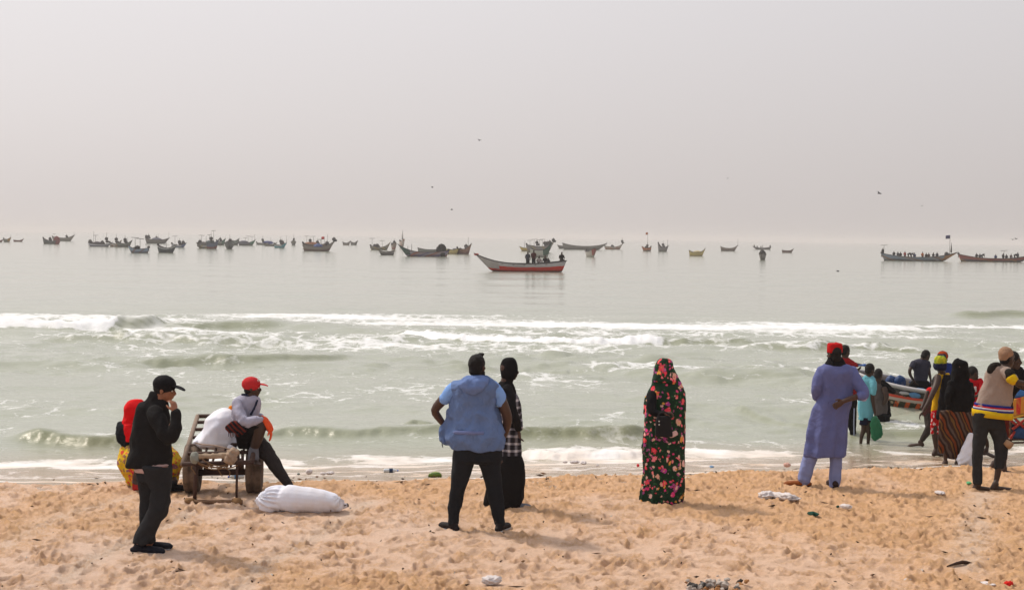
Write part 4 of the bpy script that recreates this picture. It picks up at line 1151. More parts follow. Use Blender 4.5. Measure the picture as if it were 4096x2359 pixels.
# ------------------------------------------------------------------ young man sitting on the cart
def man_on_cart():
    F = Frame(400, 1400, 0.618, 16.2)
    base = at(400 + 980 * .618, 1400 + 880 * .618, 16.2); base.z = 0
    white = cloth('white_long_sleeve_shirt', (0.36, 0.36, 0.46), 0.85, 0.15, 8)
    navy = cloth('navy_trim', (0.012, 0.016, 0.035), 0.85)
    shorts = cloth('black_shorts', (0.010, 0.010, 0.011), 0.9)
    capm = cloth('red_cap_cotton', (0.50, 0.030, 0.035), 0.85, 0.2, 20)
    glove = cloth('orange_rubber_glove', (0.72, 0.075, 0.01), 0.55, 0.15, 10, 0.4)
    grey = cloth('dark_leggings', (0.030, 0.026, 0.026), 0.9)
    hs, hd = head(F.p(983, 243), 0.215, 80, 0, neck=F.p(968, 315))
    torso = [R(F, [(288, 918, 1000), (305, 890, 1018), (330, 868, 1028), (370, 860, 1030), (410, 858, 1022), (450, 858, 1005), (485, 866, 990)], 0.62)]
    sl = [T(F, [(885, 340, 30, -.10), (905, 410, 33, -.18), (938, 468, 32, -.24), (985, 455, 28, -.24), (1042, 440, 22, -.20)]),
          T(F, [(1008, 320, 26, .14), (1018, 370, 24, .18), (1012, 410, 20, .16), (1040, 430, 18, .05)])]
    neckt = [R(F, [(280, 915, 990), (296, 922, 1000), (318, 945, 998), (332, 965, 992)], 0.8)]
    strap = [T(F, [(1020, 320, 9, -.04), (1000, 370, 10, -.155), (975, 415, 10, -.17)], 0.5), T(F, [(985, 380, 22, -.12), (1000, 420, 24, -.10)])]
    glv = [T(F, [(1046, 432, 15, -.19), (1066, 450, 22, -.18), (1088, 485, 24, -.17), (1102, 510, 22, -.16)])]
    g0 = F.p(1098, 500, -.16)
    glv += hand(g0, F.p(1108, 548, -.15) - g0, (-1, 0, 0), 0.92, 0.25)
    sho = [R(F, [(465, 872, 985), (520, 876, 1000), (580, 884, 1000), (630, 900, 985)], 0.7), T(F, [(930, 540, 62, -.06), (985, 500, 54, -.14), (1020, 486, 46, -.18)]),
           T(F, [(945, 560, 58, .06), (1010, 590, 50, .03)])]
    shin = [T(F, [(1005, 490, 44, -.17), (1032, 492, 44, -.18), (1030, 530, 38, -.18), (1012, 590, 34, -.16), (996, 640, 26, -.15), (988, 690, 20, -.14)])]
    ft = foot(F.p(988, 688, -.14), 150, 0.25)
    sock = [T(F, [(998, 640, 30, -.15), (990, 675, 34, -.15), (992, 700, 36, -.18)])]
    leg = [T(F, [(960, 560, 60, .05), (1040, 620, 56, .02), (1105, 700, 46, -.05), (1150, 770, 42, -.06), (1190, 825, 32, -.06), (1228, 872, 24, -.06)])]
    a2 = F.p(1240, 880, -.06); a2.z = 0.08
    ft2 = foot(a2, 95, 0.26)
    cr, bl = cap(hd, None, 1.08)
    o, md = person('young man in red cap and orange gloves sitting on the cart', base, DARK, hs + shin + ft + ft2 + glv[:1],
        [('leggings', grey, leg, dict(wrinkle=0.006)), ('shorts', shorts, sho, dict(wrinkle=0.010)), ('shirt', white, torso + sl, dict(wrinkle=0.011, wfreq=8)),
         ('neckline', navy, neckt, dict(on='shirt', inner=False)), ('strap', navy, strap[:1], dict(inner=False, wrinkle=0.001)), ('sock', cloth('grey_dusty_sock', (0.14, 0.14, 0.16)), sock, dict(inner=False)),
         ('glove', glove, glv, dict(inner=False, wrinkle=0.003, voxel=0.007)), ('hair', HAIR, hair_cap(hd, 1.02, 0.0), dict(inner=False, wrinkle=0.002)),
         ('cap', capm, cr, dict(inner=False, wrinkle=0.001)), ('bill', capm, bl, dict(on='cap', inner=False, wrinkle=0, voxel=0.006, smooth_n=1))])
    eyes(o, hd, base)
    c, f, r, u, k = hd
    v, fc = ell(c + u * 0.095 * k + f * 0.075 * k + r * 0.035 - np.array(base), f * 0.012, r * 0.02, u * 0.018, 8, 6)()
    add('cap_badge', mesh_from('cap_badge', v, fc), cloth('pale_badge', (0.55, 0.4, 0.38)), md['cap'])
    # fringed shoulder pouch
    pc = F.p(865, 510, -.25)
    pouchm = NT('striped_pouch')
    sx = pouchm.math('FRACT', pouchm.math('MULTIPLY', pouchm.math('ADD', pouchm.xyz(0), pouchm.xyz(2)), 16))
    pouchm = pouchm.end(pouchm.mix(pouchm.math('GREATER_THAN', sx, 0.55), (0.012, 0.012, 0.016), (0.13, 0.022, 0.014)), 0.9, 0.1)
    b = add('shoulder_pouch', fuse('shoulder_pouch', [T(F, [(832, 508, 22, -.25), (868, 490, 36, -.25), (905, 500, 40, -.24), (920, 520, 30, -.24)], 0.55, (0, 0, 1))], pc, 0.01, 0.5, 2, 0.010, 12), pouchm, None, pc)
    tag(b, 'small dark red and black woven pouch at the hip of the seated man', 'bag')
    for i in range(7):
        x = 832 + i * 11
        v, f = tube3([np.array(F.p(x, 522 + i * 2, -.28)) - np.array(pc), np.array(F.p(x + 2, 540 + i * 2, -.28)) - np.array(pc), np.array(F.p(x - 1, 556 + (i % 3) * 4, -.28)) - np.array(pc)], [.006, .005, .003], n=6)()
        add('tassel', mesh_from('tassel', v, f), pouchm, b)
man_on_cart()

# red box beside the seated woman
def red_box():
    F = Frame(400, 1400, 0.618, 16.45)
    a, b = F.p(205, 765), F.p(268, 872)
    c = Vector(((a.x + b.x) / 2, 16.5, ground((a.x + b.x) / 2, 16.5)))
    w, h = abs(b.x - a.x), 0.20
    bm = bmesh.new(); bmesh.ops.create_cube(bm, size=1); bmesh.ops.scale(bm, vec=(w, 0.16, h), verts=bm.verts); bmesh.ops.translate(bm, vec=(0, 0, h / 2), verts=bm.verts)
    bmesh.ops.bevel(bm, geom=bm.edges[:] , offset=0.012, segments=2, affect='EDGES')
    me = bpy.data.meshes.new('red_box'); bm.to_mesh(me); bm.free()
    o = add('red_box', me, paint('red_plastic', (0.42, 0.008, 0.010), 0.45, (0.3, 0.05, 0.04), 0.5), None, c); o.rotation_euler = (0, 0, 0.2)
    bm = bmesh.new(); bmesh.ops.create_cube(bm, size=1); bmesh.ops.scale(bm, vec=(w * 1.06, 0.175, 0.03), verts=bm.verts); bmesh.ops.translate(bm, vec=(0, 0, h + 0.008), verts=bm.verts)
    bmesh.ops.bevel(bm, geom=bm.edges[:], offset=0.006, segments=1, affect='EDGES')
    me = bpy.data.meshes.new('lid'); bm.to_mesh(me); bm.free()
    add('lid', me, paint('red_plastic', (0.42, 0.008, 0.010)), o)
    tag(o, 'small red plastic box on the sand beside the seated person', 'box')
red_box()

# ------------------------------------------------------------------ the group at the water's edge, right
def gz(F, x, y, D):
    p = at(F.x0 + x * F.k, F.y0 + y * F.k, D)
    return p
def right_group():
    Z4 = lambda D: Frame(3100, 1340, 0.4533, D)
    Z5 = lambda D: Frame(3500, 1340, 0.4532, D)
    Z6 = lambda D: Frame(3560, 1380, 400 / 1120, D)
    Z7 = lambda D: Frame(3856, 1360, 240 / 582, D)
    blk = cloth('black_cotton', (0.011, 0.011, 0.012), 0.9); navy = cloth('navy_shorts', (0.010, 0.012, 0.030), 0.9)
    # behind the kaftan: red top, trousers with a white side stripe, arm held out
    F = Z4(25.1); base = F.p(690, 905); base.z = ground(base.x, base.y)
    hs, hd = head(F.p(620, 142), 0.22, 60, 10, neck=F.p(615, 215))
    red = cloth('dark_red_tshirt', (0.25, 0.016, 0.018))
    legs = [R(F, [(545, 625, 720), (600, 632, 722), (660, 640, 718), (720, 642, 716), (800, 648, 714), (860, 662, 714), (905, 668, 712), (960, 672, 708)], 0.8)]
    top = [R(F, [(195, 575, 650), (225, 555, 680), (300, 550, 705), (420, 560, 715), (560, 600, 722)], 0.62), T(F, [(650, 228, 26, -.05), (690, 250, 22, -.1), (725, 262, 16, -.15)]), T(F, [(660, 260, 26, .1), (700, 310, 20, .1)])]
    arm = [T(F, [(690, 250, 18, -.1), (770, 262, 11, -.2)]), T(F, [(690, 300, 16, .1), (735, 300, 12, .05), (755, 280, 10, -.05)])]
    w0 = F.p(755, 262, -.2)
    gl = hand(w0, F.p(790, 258, -.2) - w0, (0, 0, -1), 1.0, 0.7)
    o, md = person('person in dark red top reaching an arm out behind the kaftan man', base, DARK, hs + arm,
        [('trousers', blk, legs, dict()), ('tshirt', red, top, dict(wrinkle=0.006)),
         ('side_stripe', cloth('white_stripe', (0.30, 0.32, 0.42)), [R(F, [(640, 694, 706, -.09), (760, 690, 702, -.09), (890, 692, 704, -.07)], 1.0, dmax=0.012)], dict(on='trousers', inner=False, wrinkle=0, voxel=0.008)),
         ('glove', cloth('blue_glove', (0.04, 0.10, 0.30), 0.6), gl, dict(inner=False, wrinkle=0, voxel=0.008)), ('hair', HAIR, hair_cap(hd, 1.03), dict(inner=False, wrinkle=0.002))], voxel=0.012)
    # boy in the turquoise shirt
    F = Z4(24.5); base = F.p(800, 945); base.z = ground(base.x, base.y)
    hs, hd = head(F.p(838, 305), 0.215, 60, 12, neck=F.p(825, 375))
    tq = cloth('turquoise_tshirt', (0.14, 0.39, 0.47), 0.85, 0.14, 7)
    top = [R(F, [(355, 796, 866), (375, 765, 880), (410, 745, 888), (460, 738, 884), (520, 735, 876), (600, 734, 872), (680, 735, 868), (742, 742, 862)], 0.55, fold=(7, 0.0, 0.04)), T(F, [(862, 400, 26, -.08), (868, 450, 30, -.10), (866, 505, 28, -.10)]), T(F, [(765, 400, 26, .08), (750, 460, 26, .12)])]
    arm = [T(F, [(862, 440, 19, -.1), (860, 520, 19, -.1), (868, 600, 17, -.1), (880, 670, 13, -.1), (884, 700, 11, -.1)]), T(F, [(755, 430, 18, .12), (760, 560, 14, .2)])]
    w0 = F.p(884, 695, -.1)
    hn = hand(w0, F.p(884, 740, -.1) - w0, (-1, 0, 0), 0.85, 0.9)
    sh = [R(F, [(720, 748, 862), (745, 746, 850), (788, 746, 832)], 0.6)]
    lg = [T(F, [(785, 760, 28, .02), (783, 830, 23, .02), (766, 880, 19, .02), (757, 945, 14, .02), (757, 990, 13, .02)]), T(F, [(826, 760, 26), (828, 830, 21), (826, 880, 18), (822, 950, 14), (820, 990, 13)])]
    person('boy in turquoise tshirt standing in the shallows with a green bag', base, DARK, hs + arm + hn + lg,
        [('shorts', navy, sh, dict()), ('tshirt', tq, top, dict(wrinkle=0.008)), ('hair', HAIR, hair_cap(hd, 1.05), dict(inner=False, wrinkle=0.003, wfreq=30))], voxel=0.011)
    c = F.p(895, 715, -.14)
    me = fuse('green_bag', [R(F, [(715, 872, 892, -.14), (735, 858, 905, -.14), (765, 845, 925, -.14), (805, 843, 938, -.14), (850, 846, 946, -.14), (885, 850, 950, -.14), (905, 852, 925, -.14), (922, 858, 885, -.14)], 0.3, dmin=0.03)], c, 0.012, 0.5, 2, 0.012, 9)
    tag(add('green_bag', me, cloth('green_plastic_sheet', (0.012, 0.135, 0.060), 0.5, 0.25, 6, 0.35), None, c), 'green plastic bag hanging from the hand of the boy in turquoise', 'bag')
    # grey shirt, reaching for the gunwale, waist deep
    F = Z4(27.2); base = F.p(950, 720); base.z = ground(base.x, base.y)
    hs, hd = head(F.p(913, 348), 0.23, 40, 12, neck=F.p(915, 430))
    gs = cloth('grey_brown_shirt', (0.085, 0.072, 0.070), 0.9, 0.2, 9)
    top = [R(F, [(408, 880, 945), (440, 868, 968), (500, 868, 985), (560, 872, 992), (620, 880, 994), (680, 888, 990), (705, 890, 985)], 0.62)]
    slv = [T(F, [(945, 425, 34), (985, 450, 30, -.05), (1020, 478, 24, -.1), (1050, 500, 19, -.12)])]
    arm = [T(F, [(1020, 478, 20, -.1), (1060, 502, 15, -.12), (1100, 520, 12, -.12)]), T(F, [(965, 470, 26, -.1), (985, 540, 22, -.15), (965, 600, 17, -.1)])]
    w0 = F.p(1100, 520, -.12)
    hn = hand(w0, F.p(1140, 528, -.1) - w0, (0, 0, -1), 0.95, 0.3)
    trz = [R(F, [(690, 890, 1012), (760, 892, 1010), (850, 895, 1000), (960, 900, 990)], 0.6), T(F, [(985, 590, 26, .1), (1000, 700, 26, .1)])]
    person('person in grey shirt waist deep reaching for the edge of the painted boat', base, DARK, hs + arm + hn, [('trousers', blk, trz, dict()), ('shirt', gs, top, dict(wrinkle=0.008)),
        ('sleeve', blk, slv, dict()), ('hair', HAIR, hair_cap(hd, 1.04), dict(inner=False, wrinkle=0.003))], voxel=0.012)
    # man standing in the boat
    F = Z6(28.4); base = F.p(320, 540); 
    hs, hd = head(F.p(398, 120), 0.24, 60, 35, neck=F.p(345, 190))
    gt = cloth('slate_tshirt', (0.040, 0.040, 0.058), 0.9, 0.25, 10)
    top = [R(F, [(150, 318, 400), (170, 270, 428), (200, 248, 440), (250, 250, 438), (300, 268, 430), (350, 272, 420), (410, 268, 412)], 0.62), T(F, [(265, 195, 26, -.1), (240, 240, 26, -.15)]), T(F, [(428, 190, 24, .1), (436, 240, 22, .1)])]
    arm = [T(F, [(255, 210, 22, -.1), (222, 275, 20, -.18), (228, 330, 18, -.15), (262, 385, 14, -.1)]), T(F, [(430, 200, 20, .1), (440, 300, 18, .05), (455, 380, 14, 0), (462, 430, 12, -.05)])]
    w1, w2 = F.p(262, 385, -.1), F.p(462, 430, -.05)
    hn = hand(w1, F.p(285, 420, -.1) - w1, (1, 0, 0), 1, 0.4) + hand(w2, F.p(468, 470, -.05) - w2, (-1, 0, 0), 1, 0.4)
    tz = [R(F, [(390, 262, 420), (420, 235, 440), (460, 220, 450), (510, 214, 440)], 0.6), T(F, [(270, 430, 48, 0), (245, 480, 42, -.05), (240, 560, 36, -.02), (240, 640, 30)]), T(F, [(390, 430, 48), (425, 480, 40), (410, 560, 36), (400, 640, 30)])]
    person('man in slate tshirt leaning down inside the painted boat', base, DARK, hs + arm + hn, [('trousers', blk, tz, dict()), ('tshirt', gt, top, dict(wrinkle=0.008)), ('hair', HAIR, hair_cap(hd, 1.02), dict(inner=False, wrinkle=0))], voxel=0.012)
    # striding figure, red sleeve, dark wet trousers
    F = Z6(23.5); base = F.p(400, 1130); base.z = ground(base.x, base.y)
    hs, hd = head(F.p(520, 420), 0.225, 20, 30, neck=F.p(500, 470))
    rt = cloth('red_tshirt', (0.50, 0.010, 0.012))
    pants = cloth('wet_dark_trousers', (0.022, 0.016, 0.014), 0.7, spec=0.3)
    top = [R(F, [(468, 440, 560), (490, 415, 580), (530, 405, 585), (600, 400, 560)], 0.6)]
    shirt2 = [R(F, [(520, 412, 570), (600, 392, 550), (680, 370, 530), (740, 362, 510), (800, 380, 505)], 0.6)]
    tz = [T(F, [(440, 780, 58), (440, 860, 50, -.03), (438, 920, 42, -.05), (400, 990, 36, .0), (365, 1045, 28, .05)]), T(F, [(480, 790, 52, .1), (520, 920, 40, .2), (560, 1060, 28, .3)])]
    skn = [T(F, [(400, 990, 26, 0), (360, 1050, 22, .05), (335, 1090, 18, .08)])] + foot(F.p(335, 1085, .08), -70, 0.26) + [T(F, [(540, 1000, 24, .25), (575, 1130, 18, .3)])] + [T(F, [(420, 520, 24, -.1), (380, 640, 20, -.15), (350, 700, 15, -.2)])]
    person('stooping person in red tshirt and wet dark trousers striding out of the water', base, DARK, hs + skn, [('trousers', pants, tz, dict()), ('undershirt', cloth('dull_maroon_cloth', (0.07, 0.03, 0.03)), shirt2, dict()), ('tshirt', rt, top, dict(wrinkle=0.006)), ('hair', HAIR, hair_cap(hd, 1.04), dict(inner=False, wrinkle=0))], voxel=0.012)
    # yellow top, green and yellow headwrap
    F = Z6(22.1); base = F.p(520, 1215); base.z = ground(base.x, base.y)
    hs, hd = head(F.p(568, 235), 0.225, 10, 8, neck=F.p(582, 320))
    ye = cloth('yellow_tshirt', (0.60, 0.34, 0.012)); 
    wr = NT('green_yellow_wrap'); wr = wr.end(wr.mix(wr.ramp(wr.noise(9, 3), [(0.4, 0.0), (0.6, 1.0)]), (0.12, 0.20, 0.015), (0.46, 0.42, 0.03)), 0.9, 0.1)
    rs_ = NT('red_white_print'); v_ = rs_.noise(24, 2); rs_ = rs_.end(rs_.mix(rs_.ramp(v_, [(0.56, 0.0), (0.6, 1.0)]), (0.42, 0.008, 0.012), (0.62, 0.5, 0.5)), 0.85, 0.1)
    wrap = [R(F, [(118, 530, 605), (140, 505, 625), (175, 496, 630), (205, 495, 622), (228, 505, 600)], 0.95)]
    band = [R(F, [(195, 494, 628), (215, 490, 634), (250, 494, 634), (275, 515, 630)], 0.92)]
    top = [R(F, [(308, 545, 660), (335, 515, 668), (400, 500, 660), (480, 490, 640), (560, 480, 620), (650, 472, 610), (745, 462, 600)], 0.55)]
    bagb = [R(F, [(330, 600, 690, -.10), (420, 580, 700, -.12), (560, 555, 690, -.13), (700, 535, 680, -.13), (800, 520, 650, -.12), (825, 530, 620, -.1)], 0.55)]
    arm = [T(F, [(535, 350, 40, -.12), (525, 420, 38, -.18), (490, 510, 32, -.25), (440, 620, 27, -.28), (400, 690, 22, -.3), (375, 735, 17, -.3)])]
    w0 = F.p(378, 730, -.3)
    hn = hand(w0, F.p(345, 770, -.3) - w0, (0.6, -0.3, -0.4), 1.0, 0.4)
    sh = [R(F, [(720, 462, 600), (780, 460, 595), (835, 458, 560), (900, 458, 550), (985, 460, 545)], 0.7)]
    lg = [T(F, [(500, 900, 38), (502, 1000, 36), (508, 1060, 32), (515, 1150, 22), (515, 1195, 18)]), T(F, [(545, 900, 36, .1), (550, 1040, 30, .1), (548, 1180, 18, .1)])] + foot(F.p(512, 1190), 60, 0.24) + foot(F.p(548, 1180, .1), 40, 0.24)
    person('person in yellow top and green headwrap with red printed shorts', base, DARK, hs + arm + hn + lg, [('shorts', rs_, sh, dict()), ('top', ye, top, dict(wrinkle=0.006)),
        ('headwrap', wr, wrap, dict(inner=False, wrinkle=0.006, wfreq=16)), ('head_band', cloth('dark_blue_band', (0.014, 0.016, 0.04)), band, dict(inner=False))], voxel=0.011)
    c = F.p(620, 830, -.12)
    tag(add('black_bag', fuse('black_bag', bagb, c, 0.013, 0.5, 2, 0.010), cloth('black_bag_cloth', (0.012, 0.012, 0.014)), None, c), 'large limp black bag slung behind the person in yellow', 'bag')
    # child behind with an orange and black cap and a blue shirt
    F = Z6(23.3); base = F.p(650, 1140); base.z = ground(base.x, base.y)
    hs, hd = head(F.p(590, 150), 0.215, 20, 0, neck=F.p(605, 215))
    cp = NT('orange_black_cap'); cp = cp.end(cp.ramp(cp.noise(8, 2), [(0.40, (0.28, 0.04, 0.01)), (0.47, (0.03, 0.03, 0.05)), (0.62, (0.12, 0.13, 0.2))], 'CONSTANT'), 0.9, 0.1)
    bl = cloth('deep_blue_shirt', (0.018, 0.035, 0.16))
    person('person in deep blue shirt and patterned cap half hidden behind the headwrap', base, DARK, hs + [T(F, [(600, 700, 40), (610, 1100, 22)]), T(F, [(690, 700, 40), (690, 1100, 22)])],
        [('shirt', bl, [R(F, [(195, 600, 680), (225, 580, 698), (280, 565, 705), (400, 570, 710), (560, 575, 705)], 0.6)], dict()), ('trousers', blk, [R(F, [(540, 575, 705), (700, 575, 720), (800, 580, 715)], 0.6)], dict()),
         ('cap', cp, [ell(hd[0] + hd[3] * 0.05, hd[2] * 0.088, hd[1] * 0.105, hd[3] * 0.085)], dict(inner=False, wrinkle=0.003))], voxel=0.013)
    # woman in black with the striped skirt
    F = Z6(20.1); base = F.p(690, 1350); base.z = ground(base.x, base.y)
    hs, hd = head(F.p(790, 250), 0.22, 20, 12, neck=F.p(785, 350))
    bk = cloth('black_veil_cloth', (0.009, 0.009, 0.010), 0.9, 0.3, 8)
    st = NT('brown_striped_skirt')
    xx = st.math('ADD', st.xyz(0), st.math('MULTIPLY', st.xyz(2), 0.45))
    ph = st.math('FRACT', st.math('ADD', st.math('MULTIPLY', xx, 6.0), st.math('MULTIPLY', st.noise(4, 2), 0.7)))
    scol = st.ramp(ph, [(0.0, (0.16, 0.040, 0.012)), (0.2, (0.025, 0.013, 0.010)), (0.38, (0.085, 0.06, 0.05)), (0.56, (0.04, 0.02, 0.015)), (0.74, (0.13, 0.065, 0.02)), (0.88, (0.03, 0.015, 0.012))], 'CONSTANT')
    st = st.end(scol, 0.85, 0.15, st.bump(st.noise(18, 3), 0.3, 0.02))
    veil = [R(F, [(152, 752, 800), (165, 725, 830), (200, 708, 862), (260, 702, 878), (330, 694, 880), (400, 690, 880), (470, 700, 890)], 0.8), T(F, [(760, 165, 14), (770, 152, 12), (735, 178, 14)])]
    body = [R(F, [(380, 690, 890), (430, 660, 905), (500, 640, 918), (580, 628, 925), (660, 630, 922), (735, 640, 915)], 0.62), T(F, [(690, 430, 40, -.05), (655, 540, 36, -.12), (650, 640, 30, -.1)]), T(F, [(890, 440, 40), (912, 540, 34, .05), (920, 620, 26, .1)])]
    skt = [R(F, [(725, 638, 918), (790, 620, 930), (860, 605, 938), (930, 596, 935), (1000, 590, 900), (1080, 585, 850), (1150, 592, 800), (1210, 610, 770), (1265, 650, 748)], 0.62, fold=(9, 0.02, 0.13), sub=4),
           R(F, [(730, 560, 680, -.05), (850, 550, 660, -.05), (1000, 548, 640, -.03), (1120, 545, 630, 0), (1205, 552, 615, .02)], 0.6, fold=(6, 0.01, 0.08))]
    lg = [T(F, [(650, 900, 50), (628, 1100, 38), (622, 1210, 28), (622, 1290, 20), (625, 1320, 19)]), T(F, [(760, 900, 50), (755, 1120, 32), (752, 1250, 22), (750, 1320, 18)])] + foot(F.p(625, 1318), 70, 0.25) + foot(F.p(750, 1330), 5, 0.24)
    person('barefoot woman in black veil and brown striped skirt', base, BROWN, hs + lg, [('skirt', st, skt, dict(wrinkle=0.006, inner=False)), ('robe', bk, body, dict(wrinkle=0.010)), ('veil', bk, veil, dict(wrinkle=0.012, inner=False))], voxel=0.010)
    F2 = Z6(19.95); c = F2.p(845, 1365); c.z = ground(c.x, c.y)
    me = fuse('white_sack', [R(F2, [(985, 890, 932), (1030, 865, 936), (1090, 835, 935), (1160, 805, 932), (1230, 775, 930), (1290, 760, 925), (1335, 770, 918), (1368, 785, 910)], 0.62, fold=(7, 0.08, 0.02))], c, 0.012, 0.4, 2, 0.014, 7)
    tag(add('white_sack', me, SACK, None, c), 'upright white sack on wet sand beside the striped skirt', 'sack')
    # boy in red
    F = Z6(21.6); base = F.p(930, 1200); base.z = ground(base.x, base.y)
    hs, hd = head(F.p(925, 318), 0.215, 140, 10, neck=F.p(930, 420))
    tee = [R(F, [(372, 880, 1010), (395, 868, 1040), (440, 865, 1045), (500, 880, 1030), (560, 890, 1010), (640, 890, 1010)], 0.6), T(F, [(1010, 390, 30, -.05), (1035, 440, 28, -.1), (1020, 500, 24, -.14)])]
    person('boy in red tshirt standing between the black veil and the knitted cap', base, DARK, hs + [T(F, [(1020, 500, 20, -.14), (985, 560, 16, -.2), (940, 570, 13, -.2)])] + [T(F, [(920, 900, 34), (920, 1180, 22)]), T(F, [(1000, 900, 34), (1085, 1080, 24, .1), (1080, 1195, 18, .1)])] + foot(F.p(1080, 1185, .1), 150, .23),
        [('shorts', blk, [R(F, [(620, 888, 1012), (760, 885, 1020), (860, 890, 1020)], 0.6)], dict()), ('tshirt', cloth('bright_red_tshirt', (0.42, 0.010, 0.016)), tee, dict(wrinkle=0.007)),
         ('collar_patch', cloth('white_patch', (0.5, 0.45, 0.45)), [R(F, [(455, 938, 972, -.135), (520, 950, 975, -.135)], 0.5, dmax=0.02)], dict(on='tshirt', inner=False, wrinkle=0)),
         ('hair', HAIR, hair_cap(hd, 1.04), dict(inner=False, wrinkle=0.002))], voxel=0.011)
    # man with the knitted cap
    F = Z7(17.3); base = F.p(270, 1445); base.z = 0
    hs, hd = head(F.p(418, 172), 0.24, 62, 6, neck=F.p(390, 262))
    bg = cloth('beige_jersey', (0.30, 0.235, 0.200), 0.9, 0.15, 8); yl = cloth('yellow_hem', (0.60, 0.40, 0.012)); dk = cloth('dark_shoulder', (0.018, 0.016, 0.014))
    jn = cloth('grey_black_jeans', (0.026, 0.027, 0.029), 0.9, 0.35, 9); kn = cloth('peach_knit_cap', (0.40, 0.25, 0.165), 0.95, 0.15, 40, bump=0.7)
    body = [R(F, [(236, 270, 430), (258, 240, 452), (300, 216, 468), (360, 205, 472), (430, 185, 470), (500, 158, 466), (560, 138, 464), (610, 118, 462), (650, 104, 458), (700, 85, 440), (730, 78, 400)], 0.55, dmax=0.19),
            T(F, [(400, 300, 52, -.08), (440, 345, 52, -.14), (480, 378, 44, -.18)])]
    def hem(y0, y1, lift):
        L = []
        for x in range(0, 11):
            t = x / 10
            L.append(t)
        return L
    def belt(yl_, yr_, h, grow):
        """a band round the jersey, sloping down to the right"""
        P = []
        for j in range(33):
            t = 2 * math.pi * j / 32
            ct, st_ = math.cos(t), math.sin(t)
            y = yl_ + (yr_ - yl_) * (ct * 0.5 + 0.5)
            xl = np.interp(y - 0.5 * (yr_ - yl_) * 0 , [560, 610, 650, 700, 730], [138, 118, 104, 85, 78]); xr = np.interp(y, [560, 610, 650, 700, 730], [464, 462, 458, 440, 400])
            xl = np.interp(yl_, [560, 610, 650, 700, 730], [138, 118, 104, 85, 78])
            xr = 464
            cx, w = (xl + xr) / 2, (xr - xl) / 2 * grow
            p = F.p(cx + w * ct, y, 0); dpt = min(F.m(w) * 0.55, 0.19) * grow * 1.06
            P.append(np.array(p) + np.array([0, dpt * st_ * (1 - 0.25 * abs(ct) ** 4), 0]))
        V, FF = [], []
        for p in P[:-1]:
            V += [p + np.array([0, 0, h / 2]), p - np.array([0, 0, h / 2])]
        n = len(P) - 1
        # thickness inwards
        cen = sum(P[:-1]) / n
        for p in P[:-1]:
            q = p + (cen - p) * 0.06
            V += [q + np.array([0, 0, h / 2]), q - np.array([0, 0, h / 2])]
        for j in range(n):
            a, b = 2 * j, 2 * ((j + 1) % n); c_, d_ = a + 2 * n, b + 2 * n
            FF += [(a, b, b + 1, a + 1), (c_ + 1, d_ + 1, d_, c_), (a, c_, d_, b), (a + 1, b + 1, d_ + 1, c_ + 1)]
        return V, FF
    fl = [T(F, [(455, 372, 34, -.16), (500, 395, 32, -.20), (545, 408, 26, -.2), (600, 412, 22, -.18)])]
    w0 = F.p(600, 412, -.18)
    hn = hand(w0, F.p(650, 425, -.1) - w0, (0, 0, -1), 1, 0.5)
    other = [T(F, [(460, 330, 36, .12), (520, 420, 30, .15), (585, 450, 24, .1)])]
    lL = R(F, [(700, 90, 330), (750, 84, 300), (800, 88, 262), (870, 92, 235), (950, 92, 215), (1030, 84, 195), (1120, 82, 182), (1220, 86, 172), (1310, 90, 172), (1390, 96, 176)], 0.85)
    lR = R(F, [(705, 210, 380), (760, 220, 385), (830, 235, 392), (900, 258, 405), (960, 285, 420), (1020, 300, 426), (1090, 302, 418), (1170, 300, 398), (1240, 300, 378)], 0.8)
    hip = R(F, [(690, 95, 395), (740, 85, 385), (790, 90, 388), (850, 130, 390)], 0.6)
    ank = [T(F, [(340, 1200, 36), (325, 1300, 30), (310, 1370, 25), (308, 1400, 26)]), T(F, [(135, 1350, 26), (140, 1400, 26)])]
    fts = foot(F.p(140, 1400, .02), 85, 0.27) + foot(F.p(312, 1402, -.03), 82, 0.31)
    o, md = person('man in knitted cap and beige jersey with yellow hem standing barefoot', base, DARK, hs + fl + hn + other + ank + fts,
        [('jeans', jn, [hip, lL, lR], dict(wrinkle=0.008)), ('jersey', bg, body, dict(wrinkle=0.009, wfreq=6)),
         ('shoulder_patch', dk, [T(F, [(255, 300, 34, -.035), (285, 258, 42, -.03), (330, 242, 36, -.02)])], dict(on='jersey', inner=False, wrinkle=0.004)),
         ('sleeve_cuff', dk, [T(F, [(432, 318, 52, -.14), (450, 345, 55, -.155)])], dict(on='jersey', inner=False, wrinkle=0.004)),
         ('sleeve_trim', yl, [T(F, [(455, 362, 54, -.165), (482, 388, 50, -.185)])], dict(on='jersey', inner=False, wrinkle=0.003)),
         ('side_panel', dk, [R(F, [(560, 440, 470, -.02), (620, 405, 470, -.03), (660, 400, 470, -.03)], 1.2)], dict(on='jersey', inner=False, wrinkle=0.003)),
         ('knit_cap', kn, [ell(hd[0] + hd[3] * 0.055 - hd[1] * 0.030, hd[2] * 0.084, hd[1] * 0.096, hd[3] * 0.086, 18, 11), ell(hd[0] + hd[3] * 0.01 - hd[1] * 0.065, hd[2] * 0.070, hd[1] * 0.045, hd[3] * 0.06)], dict(inner=False, wrinkle=0.002)),
         ('hair', HAIR, hair_cap(hd, 0.98), dict(inner=False, wrinkle=0))])
